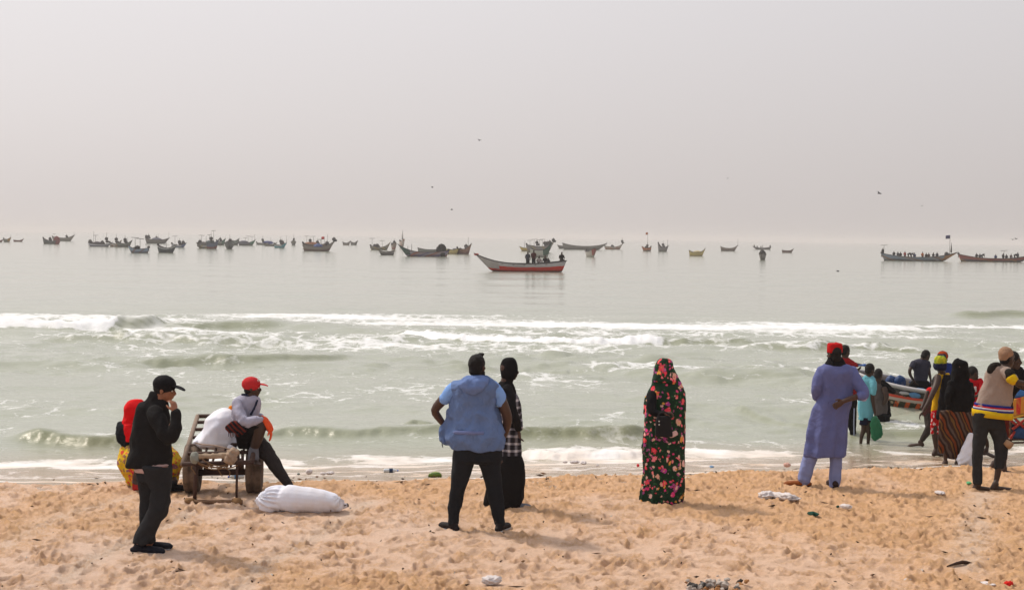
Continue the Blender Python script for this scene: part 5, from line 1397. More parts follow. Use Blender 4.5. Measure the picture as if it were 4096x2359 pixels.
    for y0, y1, h, mm, nm in ((612, 648, 0.030, cloth('royal_blue_stripe', (0.015, 0.03, 0.22)), 'stripe'), (630, 664, 0.022, cloth('red_stripe', (0.48, 0.015, 0.02)), 'stripe'), (643, 678, 0.020, cloth('white_band', (0.62, 0.60, 0.62)), 'stripe'), (656, 694, 0.022, cloth('royal_blue_stripe', (0.015, 0.03, 0.22)), 'stripe'), (690, 735, 0.085, yl, 'hem')):
        v, f = belt(y0, y1, h, 1.085 if nm == 'stripe' else 1.065)
        add(nm, mesh_from(nm, [np.array(p) - np.array(base) for p in v], f), mm, md['jersey'])
    # beige cup he holds low
    c = F.p(425, 1000, -.06)
    ax = Vector((0.75, 0, -0.55)).normalized()
    V, FF = loft([[np.array(ax) * s_ + r_ * (math.cos(t) * np.array([0, 1, 0]) + math.sin(t) * np.array([ax.z, 0, -ax.x])) for t in np.linspace(0, 2 * math.pi, 17)[:-1]] for s_, r_ in ((-.05, .030), (-.045, .036), (.0, .042), (.05, .048), (.045, .041), (-.03, .034))])
    cup = add('cup', mesh_from('cup', V, FF), cloth('beige_paper_cup', (0.36, 0.23, 0.14), 0.7), None, c)
    tag(cup, 'beige cup hanging on a thin cord beside the knee of the knitted cap man', 'cup')
    v, f = tube3([(-.05, 0, .03), np.array(F.p(408, 880, -.10)) - np.array(c), np.array(F.p(385, 745, -.08)) - np.array(c)], [.003] * 3, n=6)(); add('cord', mesh_from('cord', v, f), dk, cup)
    # dark shirt behind him
    F = Z7(18.6); base = F.p(540, 1330); base.z = 0
    hs, hd = head(F.p(478, 190), 0.225, 110, 5, neck=F.p(500, 260))
    top = [R(F, [(255, 470, 545), (280, 450, 578), (330, 445, 590), (400, 430, 580), (450, 415, 560), (520, 400, 500), (600, 392, 470), (640, 390, 462)], 0.6), T(F, [(470, 320, 32, -.1), (490, 410, 28, -.15), (540, 440, 24, -.2), (600, 470, 20, -.2)])]
    w0 = F.p(600, 470, -.2)
    person('person in black top mostly hidden at the right beside the knitted cap', base, DARK, hs + [T(F, [(590, 465, 18, -.2), (640, 480, 15, -.2)])] + hand(F.p(640, 480, -.2), (1, 0, -.1), (0, 0, -1), 0.95, 0.5) + [T(F, [(400, 900, 26), (394, 1260, 16)]), T(F, [(350, 960, 24, .2), (300, 1200, 16, .4)])] + foot(F.p(394, 1250), 80, .25) + foot(F.p(300, 1195, .4), 80, .25),
        [('trousers', cloth('dark_red_trousers', (0.10, 0.016, 0.012)), [R(F, [(600, 392, 470), (660, 380, 450), (740, 372, 440), (820, 372, 430)], 0.8), T(F, [(400, 780, 36), (402, 900, 32), (398, 1000, 26), (396, 1150, 20)]), T(F, [(370, 780, 36, .1), (350, 960, 30, .2), (330, 1080, 22, .3)])], dict()), ('shirt', blk, top, dict(wrinkle=0.008)), ('hair', HAIR, hair_cap(hd, 1.02), dict(inner=False, wrinkle=0))], voxel=0.011)
right_group()
# ------------------------------------------------------------------ boats
def hull_paint(name, top, low, bow=None, stripe=None, zsplit=0.45, bow_x=0.6, worn=0.45):
    """paint along a hull: lower colour, upper colour, a bow panel, a diagonal stripe; x and z run 0..1 in attributes"""
    if name in _mc: return _mc[name]
    q = NT(name)
    sx, sz = q.attr('along'), q.attr('up')
    n = q.noise(1.6, 6, 0.65)
    zz = q.math('ADD', sz, q.math('MULTIPLY', q.math('SUBTRACT', n, 0.5), 0.10))
    col = q.mix(q.math('GREATER_THAN', zz, zsplit), low, top)
    if stripe:
        d = q.math('FRACT', q.math('ADD', q.math('MULTIPLY', sx, 2.6), q.math('MULTIPLY', sz, 0.7)))
        for i, c in enumerate(stripe):
            a = 0.12 + 0.24 * i
            m = q.math('MULTIPLY', q.math('GREATER_THAN', d, a), q.math('LESS_THAN', d, a + 0.15))
            col = q.mix(q.math('MULTIPLY', m, 0.9), col, c)
    if bow:
        col = q.mix(q.math('MULTIPLY', q.math('GREATER_THAN', q.math('ADD', sx, q.math('MULTIPLY', sz, 0.06)), bow_x), q.math('GREATER_THAN', zz, 0.2)), col, bow)
    w = q.ramp(q.noise(0.9, 8, 0.75), [(worn, 0.0), (worn + 0.2, 1.0)])
    col = q.mix(q.math('MULTIPLY', w, 0.25), col, (0.20, 0.18, 0.16))
    g = q.noise(5, 7, 0.7)
    col = q.mix(q.math('MULTIPLY', g, 0.22), col, tone(low, 0.4))
    # waterline scum
    col = q.mix(q.math('MULTIPLY', q.math('LESS_THAN', zz, 0.10), 0.7), col, (0.03, 0.03, 0.025))
    _mc[name] = q.end(col, 0.6, 0.3, q.bump(g, 0.3, 0.03))
    return _mc[name]
DARKIN = paint('boat_inside', (0.10, 0.085, 0.075), 0.8)
RAIL = paint('dark_gunwale', (0.035, 0.032, 0.032), 0.7)
POLE = paint('grey_pole', (0.07, 0.065, 0.06), 0.8)
def hull(name, L, B, fb, bow, stern, m, parent, rake_b=0.34, rake_s=0.08, transom=0.35, ns=26, nk=7, rail=RAIL, draft=0.30, rr=0.045):
    """open plank boat along x, bow at +x; origin at the waterline"""
    def sec(s):
        b = B / 2 * (1 - max(0, s) ** 2.6) ** 0.75 * (1 - (1 - transom) * max(0, -s) ** 2.4)
        b = max(b, 0.03)
        zt = fb + bow * max(0, s) ** 2.3 + stern * max(0, -s) ** 2.3
        zb = -draft * (1 - abs(s) ** 4) + (0.15 * (max(0, s) ** 6))
        return b, zt, zb
    V, F, AL, UP = [], [], [], []
    prof = [(k / (nk - 1)) for k in range(nk)]
    def point(s, t, side, inset=0.0):
        b, zt, zb = sec(s)
        z = zb + (zt - zb) * t
        x = s * L / 2 * (1 - (rake_b * (1 - t) if s > 0 else rake_s * (1 - t)))
        w = max(b * (t ** 0.42) * (0.92 + 0.08 * t) - inset, 0.004)
        return (x, side * w, z + (0.06 if inset and t < 0.01 else 0))
    S = [-1 + 2 * i / (ns - 1) for i in range(ns)]
    for s in S:
        ring = [(t, -1, 0) for t in reversed(prof)] + [(t, 1, 0) for t in prof[1:]] + [(t, 1, 0.05) for t in reversed(prof)] + [(t, -1, 0.05) for t in prof[1:]]
        for t, sd, ins in ring:
            V.append(point(s, t, sd, ins)); AL.append((s + 1) / 2)
            b, zt, zb = sec(s); z = zb + (zt - zb) * t
            UP.append(max(0.0, z / zt))
    n = 4 * nk - 2
    for i in range(ns - 1):
        for j in range(n):
            a = i * n + j; b_ = i * n + (j + 1) % n
            F.append((a, b_, b_ + n, a + n))
    half = 2 * nk - 1
    F.append(tuple(range(half))); F.append(tuple(reversed(range((ns - 1) * n, (ns - 1) * n + half))))
    me = mesh_from(name, V, F)
    for nm, A in (('along', AL), ('up', UP)):
        a = me.attributes.new(nm, 'FLOAT', 'POINT'); a.data.foreach_set('value', np.array(A, dtype=np.float32))
    o = add('hull', me, m, parent)
    me.materials.append(DARKIN)
    idx = []
    for i in range(ns - 1):
        for j in range(n): idx.append(1 if half <= j < n - 1 else 0)
    idx += [0, 0]
    me.polygons.foreach_set('material_index', idx)
    for sd in (-1, 1):
        P = [np.array(point(s, 1.0, sd)) + np.array([0, 0, 0.01]) for s in S]
        v, f = tube3(P, [rr] * ns, n=6, sub=1)()
        add('gunwale', mesh_from('gunwale', v, f), rail, parent)
    return sec, point
def pole(name, parent, x, y, z0, h, r=0.03, m=None, lean=0.0):
    v, f = tube3([(x, y, z0), (x + lean * h, y, z0 + h)], [r, r * 0.7], n=6, sub=1)()
    return add(name, mesh_from(name, v, f), m or POLE, parent)
def flag(parent, x, y, z, w, h, m, dirx=-1):
    V, F = [], []
    for i in range(6):
        for j in range(4):
            V.append((x + dirx * w * i / 5, y + 0.06 * math.sin(i * 1.7), z - h * j / 3 - 0.10 * w * (i / 5) ** 2))
    n = len(V)
    V += [(a, b + 0.008, c) for a, b, c in V]
    for i in range(5):
        for j in range(3):
            a = i * 4 + j
            F.append((a, a + 4, a + 5, a + 1)); F.append((n + a + 1, n + a + 5, n + a + 4, n + a))
    edge = [i * 4 for i in range(6)] + [20 + j for j in range(1, 4)] + [i * 4 + 3 for i in reversed(range(5))] + [2, 1]
    for a, b in zip(edge, edge[1:] + edge[:1]): F.append((a, n + a, n + b, b))
    return add('flag', mesh_from('flag', V, F), m, parent)
def motor(parent, x, z, m=None):
    v, f = combine([ell((x, 0, z + 0.28), (0.24, 0, 0), (0, 0.16, 0), (0, 0, 0.22)), tube3([(x, 0, z + 0.2), (x - 0.05, 0, z - 0.5)], [0.09, 0.06], n=8, sub=1)])
    return add('outboard_motor', fuse('outboard_motor', [ell((x, 0, z + 0.28), (0.24, 0, 0), (0, 0.16, 0), (0, 0, 0.22)), tube3([(x, 0, z + 0.2), (x - 0.05, 0, z - 0.5)], [0.09, 0.06], n=8, sub=1)], (0, 0, 0), 0.05, 1, 1), m or RAIL, parent)
# small people for the boats: three poses, shared meshes
def little(pose):
    if pose == 'stand':
        hd = (0, 0, 1.62)
        body = [ell((0, 0, 1.63), (0.085, 0, 0), (0, 0.10, 0), (0, 0, 0.125)), tube3([(0, 0, 1.50), (0, 0, 1.38)], [0.06, 0.07]), tube3([(0, 0, 1.44), (0, 0, 1.2), (0, 0, 0.92)], [0.14, 0.155, 0.14], 0.62, (1, 0, 0)),
                tube3([(-0.19, 0, 1.40), (-0.25, 0.03, 1.14), (-0.20, -0.10, 0.92)], [0.055, 0.045, 0.035]), tube3([(0.19, 0, 1.40), (0.25, 0.03, 1.14), (0.22, -0.08, 0.90)], [0.055, 0.045, 0.035]),
                tube3([(-0.09, 0, 0.92), (-0.10, -0.02, 0.5), (-0.10, 0.0, 0.07)], [0.095, 0.065, 0.045]), tube3([(0.09, 0, 0.92), (0.11, -0.02, 0.5), (0.11, 0, 0.07)], [0.095, 0.065, 0.045]),
                tube3([(-0.10, 0.05, 0.04), (-0.10, -0.15, 0.03)], [0.045, 0.04], 0.7), tube3([(0.11, 0.05, 0.04), (0.11, -0.15, 0.03)], [0.045, 0.04], 0.7)]
        shirt = [tube3([(0, 0, 1.47), (0, 0, 1.38), (0, 0, 1.2), (0, 0, 0.86)], [0.10, 0.19, 0.185, 0.175], 0.64, (1, 0, 0)), tube3([(-0.17, 0, 1.40), (-0.23, 0.02, 1.20)], [0.075, 0.07]), tube3([(0.17, 0, 1.40), (0.23, 0.02, 1.20)], [0.075, 0.07])]
        legs = [tube3([(0, 0, 0.98), (0, 0, 0.84)], [0.17, 0.17], 0.66, (1, 0, 0)), tube3([(-0.09, 0, 0.9), (-0.10, -0.02, 0.5), (-0.10, 0, 0.14)], [0.11, 0.085, 0.07]), tube3([(0.09, 0, 0.9), (0.11, -0.02, 0.5), (0.11, 0, 0.14)], [0.11, 0.085, 0.07])]
    elif pose == 'sit':
        body = [ell((0, -0.02, 0.80), (0.085, 0, 0), (0, 0.10, 0), (0, 0, 0.125)), tube3([(0, 0, 0.68), (0, 0.02, 0.58)], [0.06, 0.07]), tube3([(0, 0, 0.62), (0, 0.04, 0.35), (0, 0.05, 0.06)], [0.14, 0.155, 0.15], 0.66, (1, 0, 0)),
                tube3([(-0.19, 0.02, 0.56), (-0.27, -0.05, 0.32), (-0.16, -0.30, 0.25)], [0.055, 0.045, 0.035]), tube3([(0.19, 0.02, 0.56), (0.27, -0.05, 0.32), (0.16, -0.30, 0.25)], [0.055, 0.045, 0.035]),
                tube3([(-0.10, 0.02, 0.05), (-0.13, -0.40, 0.10), (-0.13, -0.42, -0.32)], [0.095, 0.075, 0.045]), tube3([(0.10, 0.02, 0.05), (0.13, -0.40, 0.10), (0.13, -0.42, -0.32)], [0.095, 0.075, 0.045])]
        shirt = [tube3([(0, 0, 0.65), (0, 0.02, 0.55), (0, 0.04, 0.35), (0, 0.05, 0.02)], [0.10, 0.19, 0.185, 0.18], 0.68, (1, 0, 0)), tube3([(-0.17, 0.02, 0.56), (-0.24, -0.02, 0.38)], [0.075, 0.065]), tube3([(0.17, 0.02, 0.56), (0.24, -0.02, 0.38)], [0.075, 0.065])]
        legs = [tube3([(-0.10, 0.04, 0.04), (-0.13, -0.38, 0.10), (-0.13, -0.42, -0.25)], [0.115, 0.095, 0.06]), tube3([(0.10, 0.04, 0.04), (0.13, -0.38, 0.10), (0.13, -0.42, -0.25)], [0.115, 0.095, 0.06]), tube3([(-0.12, 0.04, 0.06), (0.12, 0.04, 0.06)], [0.12, 0.12])]
    else:
        body = [ell((0.40, -0.02, 1.10), (0.10, 0, 0), (0, 0.085, 0), (0, 0, 0.115)), tube3([(0.33, 0, 1.08), (0.25, 0, 1.08)], [0.06, 0.07]), tube3([(0.26, 0, 1.08), (0.10, 0, 1.02), (-0.06, 0, 0.90)], [0.14, 0.15, 0.15], 0.9, (0, 1, 0)),
                tube3([(0.24, -0.17, 1.05), (0.36, -0.20, 0.80), (0.45, -0.14, 0.58)], [0.055, 0.045, 0.035]), tube3([(0.24, 0.17, 1.05), (0.36, 0.20, 0.80), (0.45, 0.14, 0.58)], [0.055, 0.045, 0.035]),
                tube3([(-0.06, -0.09, 0.9), (0.0, -0.11, 0.48), (-0.06, -0.11, 0.06)], [0.1, 0.068, 0.045]), tube3([(-0.06, 0.09, 0.9), (0.0, 0.11, 0.48), (-0.06, 0.11, 0.06)], [0.1, 0.068, 0.045])]
        shirt = [tube3([(0.29, 0, 1.09), (0.22, 0, 1.06), (0.08, 0, 1.0), (-0.06, 0, 0.88)], [0.11, 0.185, 0.18, 0.175], 0.8, (0, 1, 0)), tube3([(0.24, -0.17, 1.05), (0.32, -0.19, 0.86)], [0.075, 0.065]), tube3([(0.24, 0.17, 1.05), (0.32, 0.19, 0.86)], [0.075, 0.065])]
        legs = [tube3([(-0.06, -0.09, 0.9), (0.0, -0.11, 0.48), (-0.06, -0.11, 0.12)], [0.12, 0.09, 0.07]), tube3([(-0.06, 0.09, 0.9), (0.0, 0.11, 0.48), (-0.06, 0.11, 0.12)], [0.12, 0.09, 0.07]), tube3([(-0.08, -0.06, 0.9), (-0.08, 0.06, 0.9)], [0.15, 0.15])]
    z = (0, 0, 0)
    return fuse('person', body, z, 0.022, 0.25, 2), fuse('shirt', shirt, z, 0.022, 0.3, 1), fuse('trousers', legs, z, 0.022, 0.3, 1)
LITTLE = {p: little(p) for p in ('stand', 'sit', 'bend')}
SHIRTS = {'black': cloth('far_black_shirt', (0.014, 0.014, 0.016)), 'red': cloth('far_red_shirt', (0.34, 0.03, 0.02)), 'white': cloth('far_white_shirt', (0.50, 0.50, 0.50)),
          'blue': cloth('far_blue_shirt', (0.03, 0.05, 0.16)), 'maroon': cloth('far_maroon_shirt', (0.07, 0.02, 0.022)), 'orange': cloth('far_orange_shirt', (0.48, 0.12, 0.02)), 'slate': cloth('far_slate_shirt', (0.05, 0.055, 0.07)), 'striped': None}
_q = NT('far_striped_shirt'); _s = _q.math('FRACT', _q.math('MULTIPLY', _q.xyz(2), 5.2))
SHIRTS['striped'] = _q.end(_q.mix(_q.math('GREATER_THAN', _s, 0.5), (0.10, 0.03, 0.03), (0.55, 0.52, 0.5)), 0.9, 0.1)
for ms in LITTLE.values():
    for me, mm in zip(ms, (DARK, SHIRTS['black'], SHIRTS['black'])):
        me.materials.clear(); me.materials.append(mm)
def crew(pose, loc, rz, shirt, label, trousers='black', group=None, sc=1.0):
    me = LITTLE[pose]
    o = bpy.data.objects.new('person', me[0]); link(o); o.location = loc; o.rotation_euler = (0, 0, rz); o.scale = (sc,) * 3
    for m_, nm, c in ((me[1], 'shirt', shirt), (me[2], 'trousers', trousers)):
        g = bpy.data.objects.new(nm, m_); link(g); g.parent = o
        g.material_slots[0].link = 'OBJECT'; g.material_slots[0].material = SHIRTS[c]
    tag(o, label, 'person', group)
    return o

GREY = (0.16, 0.15, 0.135); GREYB = (0.19, 0.17, 0.15); WHITE = (0.50, 0.48, 0.45); RED = (0.30, 0.045, 0.03); DKRED = (0.16, 0.035, 0.03)
BLUE = (0.12, 0.17, 0.28); LBLUE = (0.26, 0.32, 0.42); GREEN = (0.03, 0.11, 0.075); YEL = (0.52, 0.37, 0.09); OR = (0.45, 0.13, 0.03); DK = (0.05, 0.05, 0.05); TURQ = (0.05, 0.25, 0.32); BRN = (0.14, 0.085, 0.06); PURP = (0.14, 0.12, 0.2)
CONTRAST = 1.0
def boat(xl, xr, yw, bow, label, h=0.8, rb=0.9, rs=0.3, yaw=0.0, top=GREY, low=DK, bowc=None, stripe=None, zs=0.4, bx=0.75, beam=None, posts=(), masts=(), eng=True, tarp=None, thw=2, group='fishing boats anchored off the beach', transom=0.35):
    """xl, xr, yw: ends and waterline in the 2528-wide view; bow 'R' or 'L'; yaw: degrees turned towards the camera"""
    c = on((xl + xr) / 2 * V2S, yw * V2S, ZW)
    W = (xr - xl) * V2S / 4 * c.y / FPX
    h *= 0.90; rb *= 0.76; rs *= 0.85
    cy, sy = math.cos(rad(yaw)), abs(math.sin(rad(yaw)))
    B = beam or max(1.1, min(W * 0.2, 2.4))
    L = max((W - B * sy) / max(cy, 0.12), 3.5) if yaw < 75 else 8.0
    if yaw >= 75: B = W
    rz = rad(-yaw) if bow == 'R' else rad(180 + yaw)
    root = empty('fishing_boat', c, rz)
    tag(root, label, 'boat', group)
    mname = 'hull_paint_' + '_'.join(str(round(q, 2)) for q in (*top, *low, *(bowc or ()), zs, bx)) + str(len(stripe or ()))
    m = hull_paint(mname, top, low, bowc, stripe, zs, bx)
    sec, point = hull('hull', L, B, h, rb, rs, m, root, rr=0.05 if L > 7 else 0.035, transom=transom, ns=20, nk=6)
    for i in range(thw):
        s = -0.55 + 0.95 * i / max(thw - 1, 1)
        bb, zt, zb = sec(s)
        v, f = tube3([(s * L / 2, -bb * 0.93, zt - 0.12), (s * L / 2, bb * 0.93, zt - 0.12)], [0.13, 0.13], 0.3, (1, 0, 0), n=6, sub=1)()
        add('thwart', mesh_from('thwart', v, f), DARKIN, root)
    for (s, hh, kind) in posts:
        hh *= 0.82
        bb, zt, zb = sec(s)
        p = pole('post', root, s * L / 2, 0.1, zt - 0.4, hh + 0.4, 0.045)
        if kind == 'T':
            v, f = tube3([(s * L / 2 - 0.6, 0.1, zt + hh), (s * L / 2 + 0.6, 0.1, zt + hh + 0.06)], [0.05, 0.04], n=6, sub=1)(); add('cross_bar', mesh_from('cross_bar', v, f), POLE, p)
        elif kind == 'B':       # bundle of gear tied to the post
            add('gear_bundle', fuse('gear_bundle', [ell((s * L / 2, 0.1, zt + hh * 0.45), (0.38, 0, 0), (0, 0.3, 0), (0, 0, 0.38)), ell((s * L / 2 + 0.25, 0.0, zt + hh * 0.2), (0.45, 0, 0), (0, 0.35, 0), (0, 0, 0.25))], (0, 0, 0), 0.07, 0.6, 1, 0.06, 3), RAIL, p)
        elif kind == 'S':       # spiky anchor marker
            v, f = tube3([(s * L / 2, 0.1, zt + hh * 0.2), (s * L / 2, 0.1, zt + hh)], [0.16, 0.02], n=6, sub=1)(); add('marker', mesh_from('marker', v, f), RAIL, p)
        elif kind:
            flag(p, s * L / 2, 0.1, zt + hh, 0.8, 0.65, kind, 1 if bow == 'L' else -1)
    if eng:
        bb, zt, zb = sec(-0.97); motor(root, -L / 2 * 0.99, zt - 0.15)
    if tarp:
        s = tarp[0]; bb, zt, zb = sec(s)
        add('covered_gear', fuse('covered_gear', [ell((s * L / 2, 0, zt + 0.05), (tarp[1], 0, 0), (0, bb * 0.8, 0), (0, 0, tarp[2])), ell((s * L / 2 + 0.5 * tarp[1], 0.1, zt), (tarp[1] * 0.6, 0, 0), (0, bb * 0.6, 0), (0, 0, tarp[2] * 0.8))], (0, 0, 0), 0.07, 0.6, 1, 0.07, 2.5), paint('tarp_' + str(tarp[3]), tarp[3], 0.8), root)
    # mooring line from the bow
    bb, zt, zb = sec(0.97)
    return root, L, sec
FO = cloth('orange_flag', (0.42, 0.12, 0.03)); FR = cloth('red_flag', (0.5, 0.03, 0.03)); FB = cloth('dark_blue_flag', (0.06, 0.06, 0.13), 0.9, 0.6, 4)
G = 'fishing boats anchored off the beach'
boat(-12, 1.5, 597, 'R', 'small dark boat cut off by the left edge of the picture', 0.5, 0.6, 0.2, low=DKRED, top=DKRED)
boat(8.5, 27, 596.5, 'R', 'short grey green boat with an ochre bow, second from the left edge', 0.9, 0.8, 0.2, 35, top=(0.15, 0.16, 0.12), low=DK, bowc=(0.36, 0.2, 0.04), posts=((0.9, 1.2, None),))
boat(31.6, 60.7, 595.6, 'R', 'low brownish red rowing boat far out at the left', 0.45, 0.7, 0.15, 10, top=DKRED, low=DKRED, eng=False)
boat(126, 188, 594, 'R', 'large grey boat with a high bow to the right behind the dark boat', 1.2, 1.5, 0.5, 12, top=GREYB, low=GREY, posts=((0.25, 1.6, 'B'), (0.92, 1.6, None), (-0.85, 1.3, 'T')))
boat(102, 152, 601.3, 'R', 'dark grey boat with a maroon bundle at its bow end', 0.9, 0.5, 0.9, 20, top=(0.08, 0.095, 0.095), low=DK, posts=((-0.2, 1.6, 'B'),), tarp=(0.62, 0.9, 1.1, (0.17, 0.035, 0.04)))
boat(217, 281, 607.6, 'R', 'long low white and blue boat crowded with posts and gear', 0.6, 0.7, 0.35, 8, top=(0.40, 0.40, 0.46), low=(0.10, 0.10, 0.16), zs=0.35, posts=((-0.9, 1.2, 'B'), (-0.6, 3.6, None), (-0.45, 2.4, 'T'), (0.1, 1.2, 'B'), (0.45, 3.2, 'B')), tarp=(-0.3, 1.2, 0.5, (0.06, 0.05, 0.06)))
boat(268, 303, 608.2, 'R', 'boat with white and ochre slanting bands between two grey boats', 0.8, 1.1, 0.3, 25, top=(0.36, 0.34, 0.33), low=(0.16, 0.10, 0.08), stripe=((0.42, 0.20, 0.05), (0.5, 0.48, 0.46)), posts=((0.05, 2.8, 'B'),))
boat(286, 330, 608.8, 'R', 'plain grey green boat with a rising bow, right end of the left cluster', 0.9, 1.1, 0.4, 15, top=(0.15, 0.16, 0.145), low=DK, posts=((0.0, 2.4, 'B'), (0.3, 1.6, None)))
boat(320, 361, 623.5, 'L', 'light blue boat with a brown bow panel and two T shaped posts', 0.75, 1.0, 0.25, 12, top=LBLUE, low=(0.16, 0.18, 0.24), bowc=None, stripe=((0.22, 0.10, 0.06),), posts=((0.25, 2.2, 'T'), (-0.2, 2.0, 'T'), (0.05, 0.5, 'B')))
boat(358, 420, 600, 'R', 'dark brown grey boat with poles fore and aft, nearly on the horizon', 1.2, 1.0, 0.7, 5, top=(0.13, 0.115, 0.105), low=DK, posts=((-0.95, 1.6, 'B'), (-0.75, 2.4, 'B'), (-0.1, 2.0, 'B'), (0.05, 2.4, None), (0.92, 2.4, None)), tarp=(-0.1, 1.6, 0.7, (0.15, 0.15, 0.19)))
boat(422, 463, 610, 'R', 'low white and blue boat with dark posts above', 0.6, 0.8, 0.4, 12, top=(0.42, 0.42, 0.46), low=BLUE, bowc=(0.08, 0.12, 0.26), posts=((-0.6, 2.4, 'T'), (0.0, 2.0, 'B'), (0.5, 1.5, 'B')))
boat(394, 432, 623, 'R', 'dark slate boat with a pale rail and one thin post', 0.9, 0.9, 0.6, 14, top=(0.38, 0.38, 0.38), low=(0.055, 0.065, 0.075), zs=0.72, posts=((-0.15, 1.8, None),))
boat(486, 520, 612, 'L', 'white boat with a yellow patch, left of the dark blue bow', 0.8, 0.8, 0.5, 22, top=(0.40, 0.38, 0.36), low=GREY, stripe=((0.45, 0.33, 0.05),), posts=((0.3, 2.6, 'T'), (0.5, 1.8, 'B'), (-0.3, 2.4, None)), tarp=(0.1, 1.2, 0.7, (0.16, 0.15, 0.14)))
boat(536, 555, 604, 'R', 'boat with a green bow poking out behind the dark blue boat', 1.2, 1.2, 0.3, 30, top=(0.14, 0.15, 0.14), low=DK, bowc=GREEN, posts=((-0.2, 1.8, 'B'),))
boat(508, 542, 613.5, 'R', 'dark blue boat with a red bottom and a tall bow', 1.3, 1.3, 0.3, 30, top=(0.075, 0.10, 0.16), low=(0.16, 0.04, 0.035), zs=0.35, posts=((-0.3, 3.0, 'B'), (0.1, 3.4, 'T'), (-0.6, 2.2, 'T')), tarp=(-0.4, 1.2, 0.6, (0.05, 0.07, 0.08)))
boat(573, 588, 604, 'R', 'grey green boat with a dark bow stem beside the end on boat', 1.4, 1.0, 0.3, 35, top=(0.13, 0.16, 0.15), low=DK)
boat(553, 579, 613.5, 'R', 'grey boat seen end on with a blunt pale stem', 1.4, 0.8, 0.3, 78, top=(0.15, 0.155, 0.165), low=(0.08, 0.08, 0.09), posts=((-0.1, 2.2, 'T'), (0.3, 1.6, 'B')))
boat(587, 633, 605, 'R', 'slate boat with a green bow and three short posts', 1.0, 1.2, 0.3, 10, top=(0.13, 0.13, 0.17), low=DK, bowc=(0.05, 0.16, 0.11), posts=((-0.2, 1.6, 'T'), (0.1, 2.2, 'T'), (0.55, 1.8, 'T'), (0.85, 2.2, None)), tarp=(-0.4, 1.2, 0.4, (0.1, 0.1, 0.14)))
boat(632, 672, 603.4, 'R', 'low pale grey boat carrying a blue tarpaulin', 0.6, 1.0, 0.2, 8, top=(0.28, 0.27, 0.26), low=DK, posts=((-0.2, 2.8, 'B'), (0.85, 1.6, None)), tarp=(0.45, 1.7, 0.5, (0.04, 0.06, 0.22)))
boat(652, 686, 606.5, 'R', 'long grey boat just left of the turquoise one', 0.5, 0.9, 0.2, 12, top=GREYB, low=DK)
boat(678, 707, 611, 'R', 'white and turquoise boat with a pile of dark gear', 0.8, 0.9, 0.3, 20, top=(0.40, 0.40, 0.40), low=TURQ, zs=0.55, bowc=TURQ, bx=0.72, posts=((0.0, 2.6, 'B'), (0.3, 1.8, 'B'), (0.92, 2.2, None)))
boat(718, 731, 604, 'R', 'grey boat seen end on under a single thin mast', 1.1, 0.7, 0.3, 80, top=GREY, low=(0.10, 0.09, 0.09), posts=((0.1, 2.4, 'B'), (-0.3, 3.2, None)))
boat(745, 815, 611, 'R', 'brown boat full of gear and red flags behind the long wooden one', 0.9, 1.0, 0.6, 10, top=BRN, low=DK, posts=((-0.7, 2.4, 'T'), (-0.45, 2.8, 'B'), (-0.2, 2.6, 'T'), (0.1, 2.0, 'B'), (0.4, 2.2, None), (0.62, 2.3, FR), (0.85, 2.8, None)), tarp=(-0.35, 2.0, 0.6, (0.28, 0.11, 0.05)))
boat(745, 829, 619, 'R', 'long weathered wooden boat with a sweeping sheer and red brown foot', 0.95, 1.9, 0.9, 10, top=(0.20, 0.175, 0.155), low=(0.12, 0.055, 0.045), zs=0.35, posts=((0.1, 1.9, 'T'), (0.5, 1.4, 'B'), (0.93, 1.2, 'B')), tarp=(-0.05, 0.9, 0.6, (0.06, 0.10, 0.24)))
boat(848, 864, 604, 'R', 'left one of a small pair of grey boats near the centre left', 0.8, 1.0, 0.2, 35, top=GREY, low=BRN)
boat(867, 882, 604, 'R', 'right one of a small pair of grey boats near the centre left', 0.9, 1.0, 0.4, 40, top=(0.17, 0.165, 0.16), low=DK)
boat(913, 966, 616, 'R', 'olive and ochre striped boat with an upswept bow and two posts', 0.75, 1.7, 0.35, 10, top=(0.24, 0.21, 0.18), low=(0.15, 0.13, 0.10), stripe=((0.38, 0.26, 0.07), (0.10, 0.13, 0.09)), posts=((-0.85, 2.2, 'T'), (-0.35, 1.0, 'B'), (0.15, 1.8, 'T'), (-0.6, 0.6, 'B')))
boat(981, 1003, 610, 'R', 'pale boat with orange marks seen end on under a tall dark spike', 2.0, 1.0, 0.3, 72, top=(0.36, 0.31, 0.27), low=(0.16, 0.13, 0.11), stripe=((0.38, 0.11, 0.05),), posts=((0.2, 4.2, 'S'), (-0.5, 2.4, None)))
boat(962, 982, 615, 'R', 'reddish boat seen end on beside the olive striped boat', 1.3, 0.9, 0.3, 70, top=(0.24, 0.19, 0.16), low=(0.20, 0.06, 0.05), posts=((0.0, 1.8, 'B'), (0.4, 1.3, None)))
boat(945, 961, 628.5, 'L', 'tiny grey dinghy in front of the olive striped boat', 0.6, 0.5, 0.3, 40, top=(0.24, 0.22, 0.22), low=DK, eng=False, beam=1.0)
boat(1030, 1094, 627, 'R', 'second low grey boat moored behind the green bowed one', 1.0, 0.3, 0.4, 6, top=(0.20, 0.21, 0.20), low=GREY, eng=False, posts=((0.9, 0.4, 'B'),))
boat(980, 1109, 632.4, 'L', 'long boat with a dark green bow and red, white and blue worn painting', 0.85, 1.7, 0.35, 8, top=(0.28, 0.22, 0.24), low=(0.16, 0.10, 0.17), bowc=(0.018, 0.075, 0.06), bx=0.83, stripe=((0.36, 0.10, 0.05), (0.28, 0.28, 0.34), (0.10, 0.10, 0.26)), posts=((0.45, 1.3, None), (0.6, 0.7, None)), tarp=(-0.72, 0.85, 1.2, (0.02, 0.02, 0.02)))
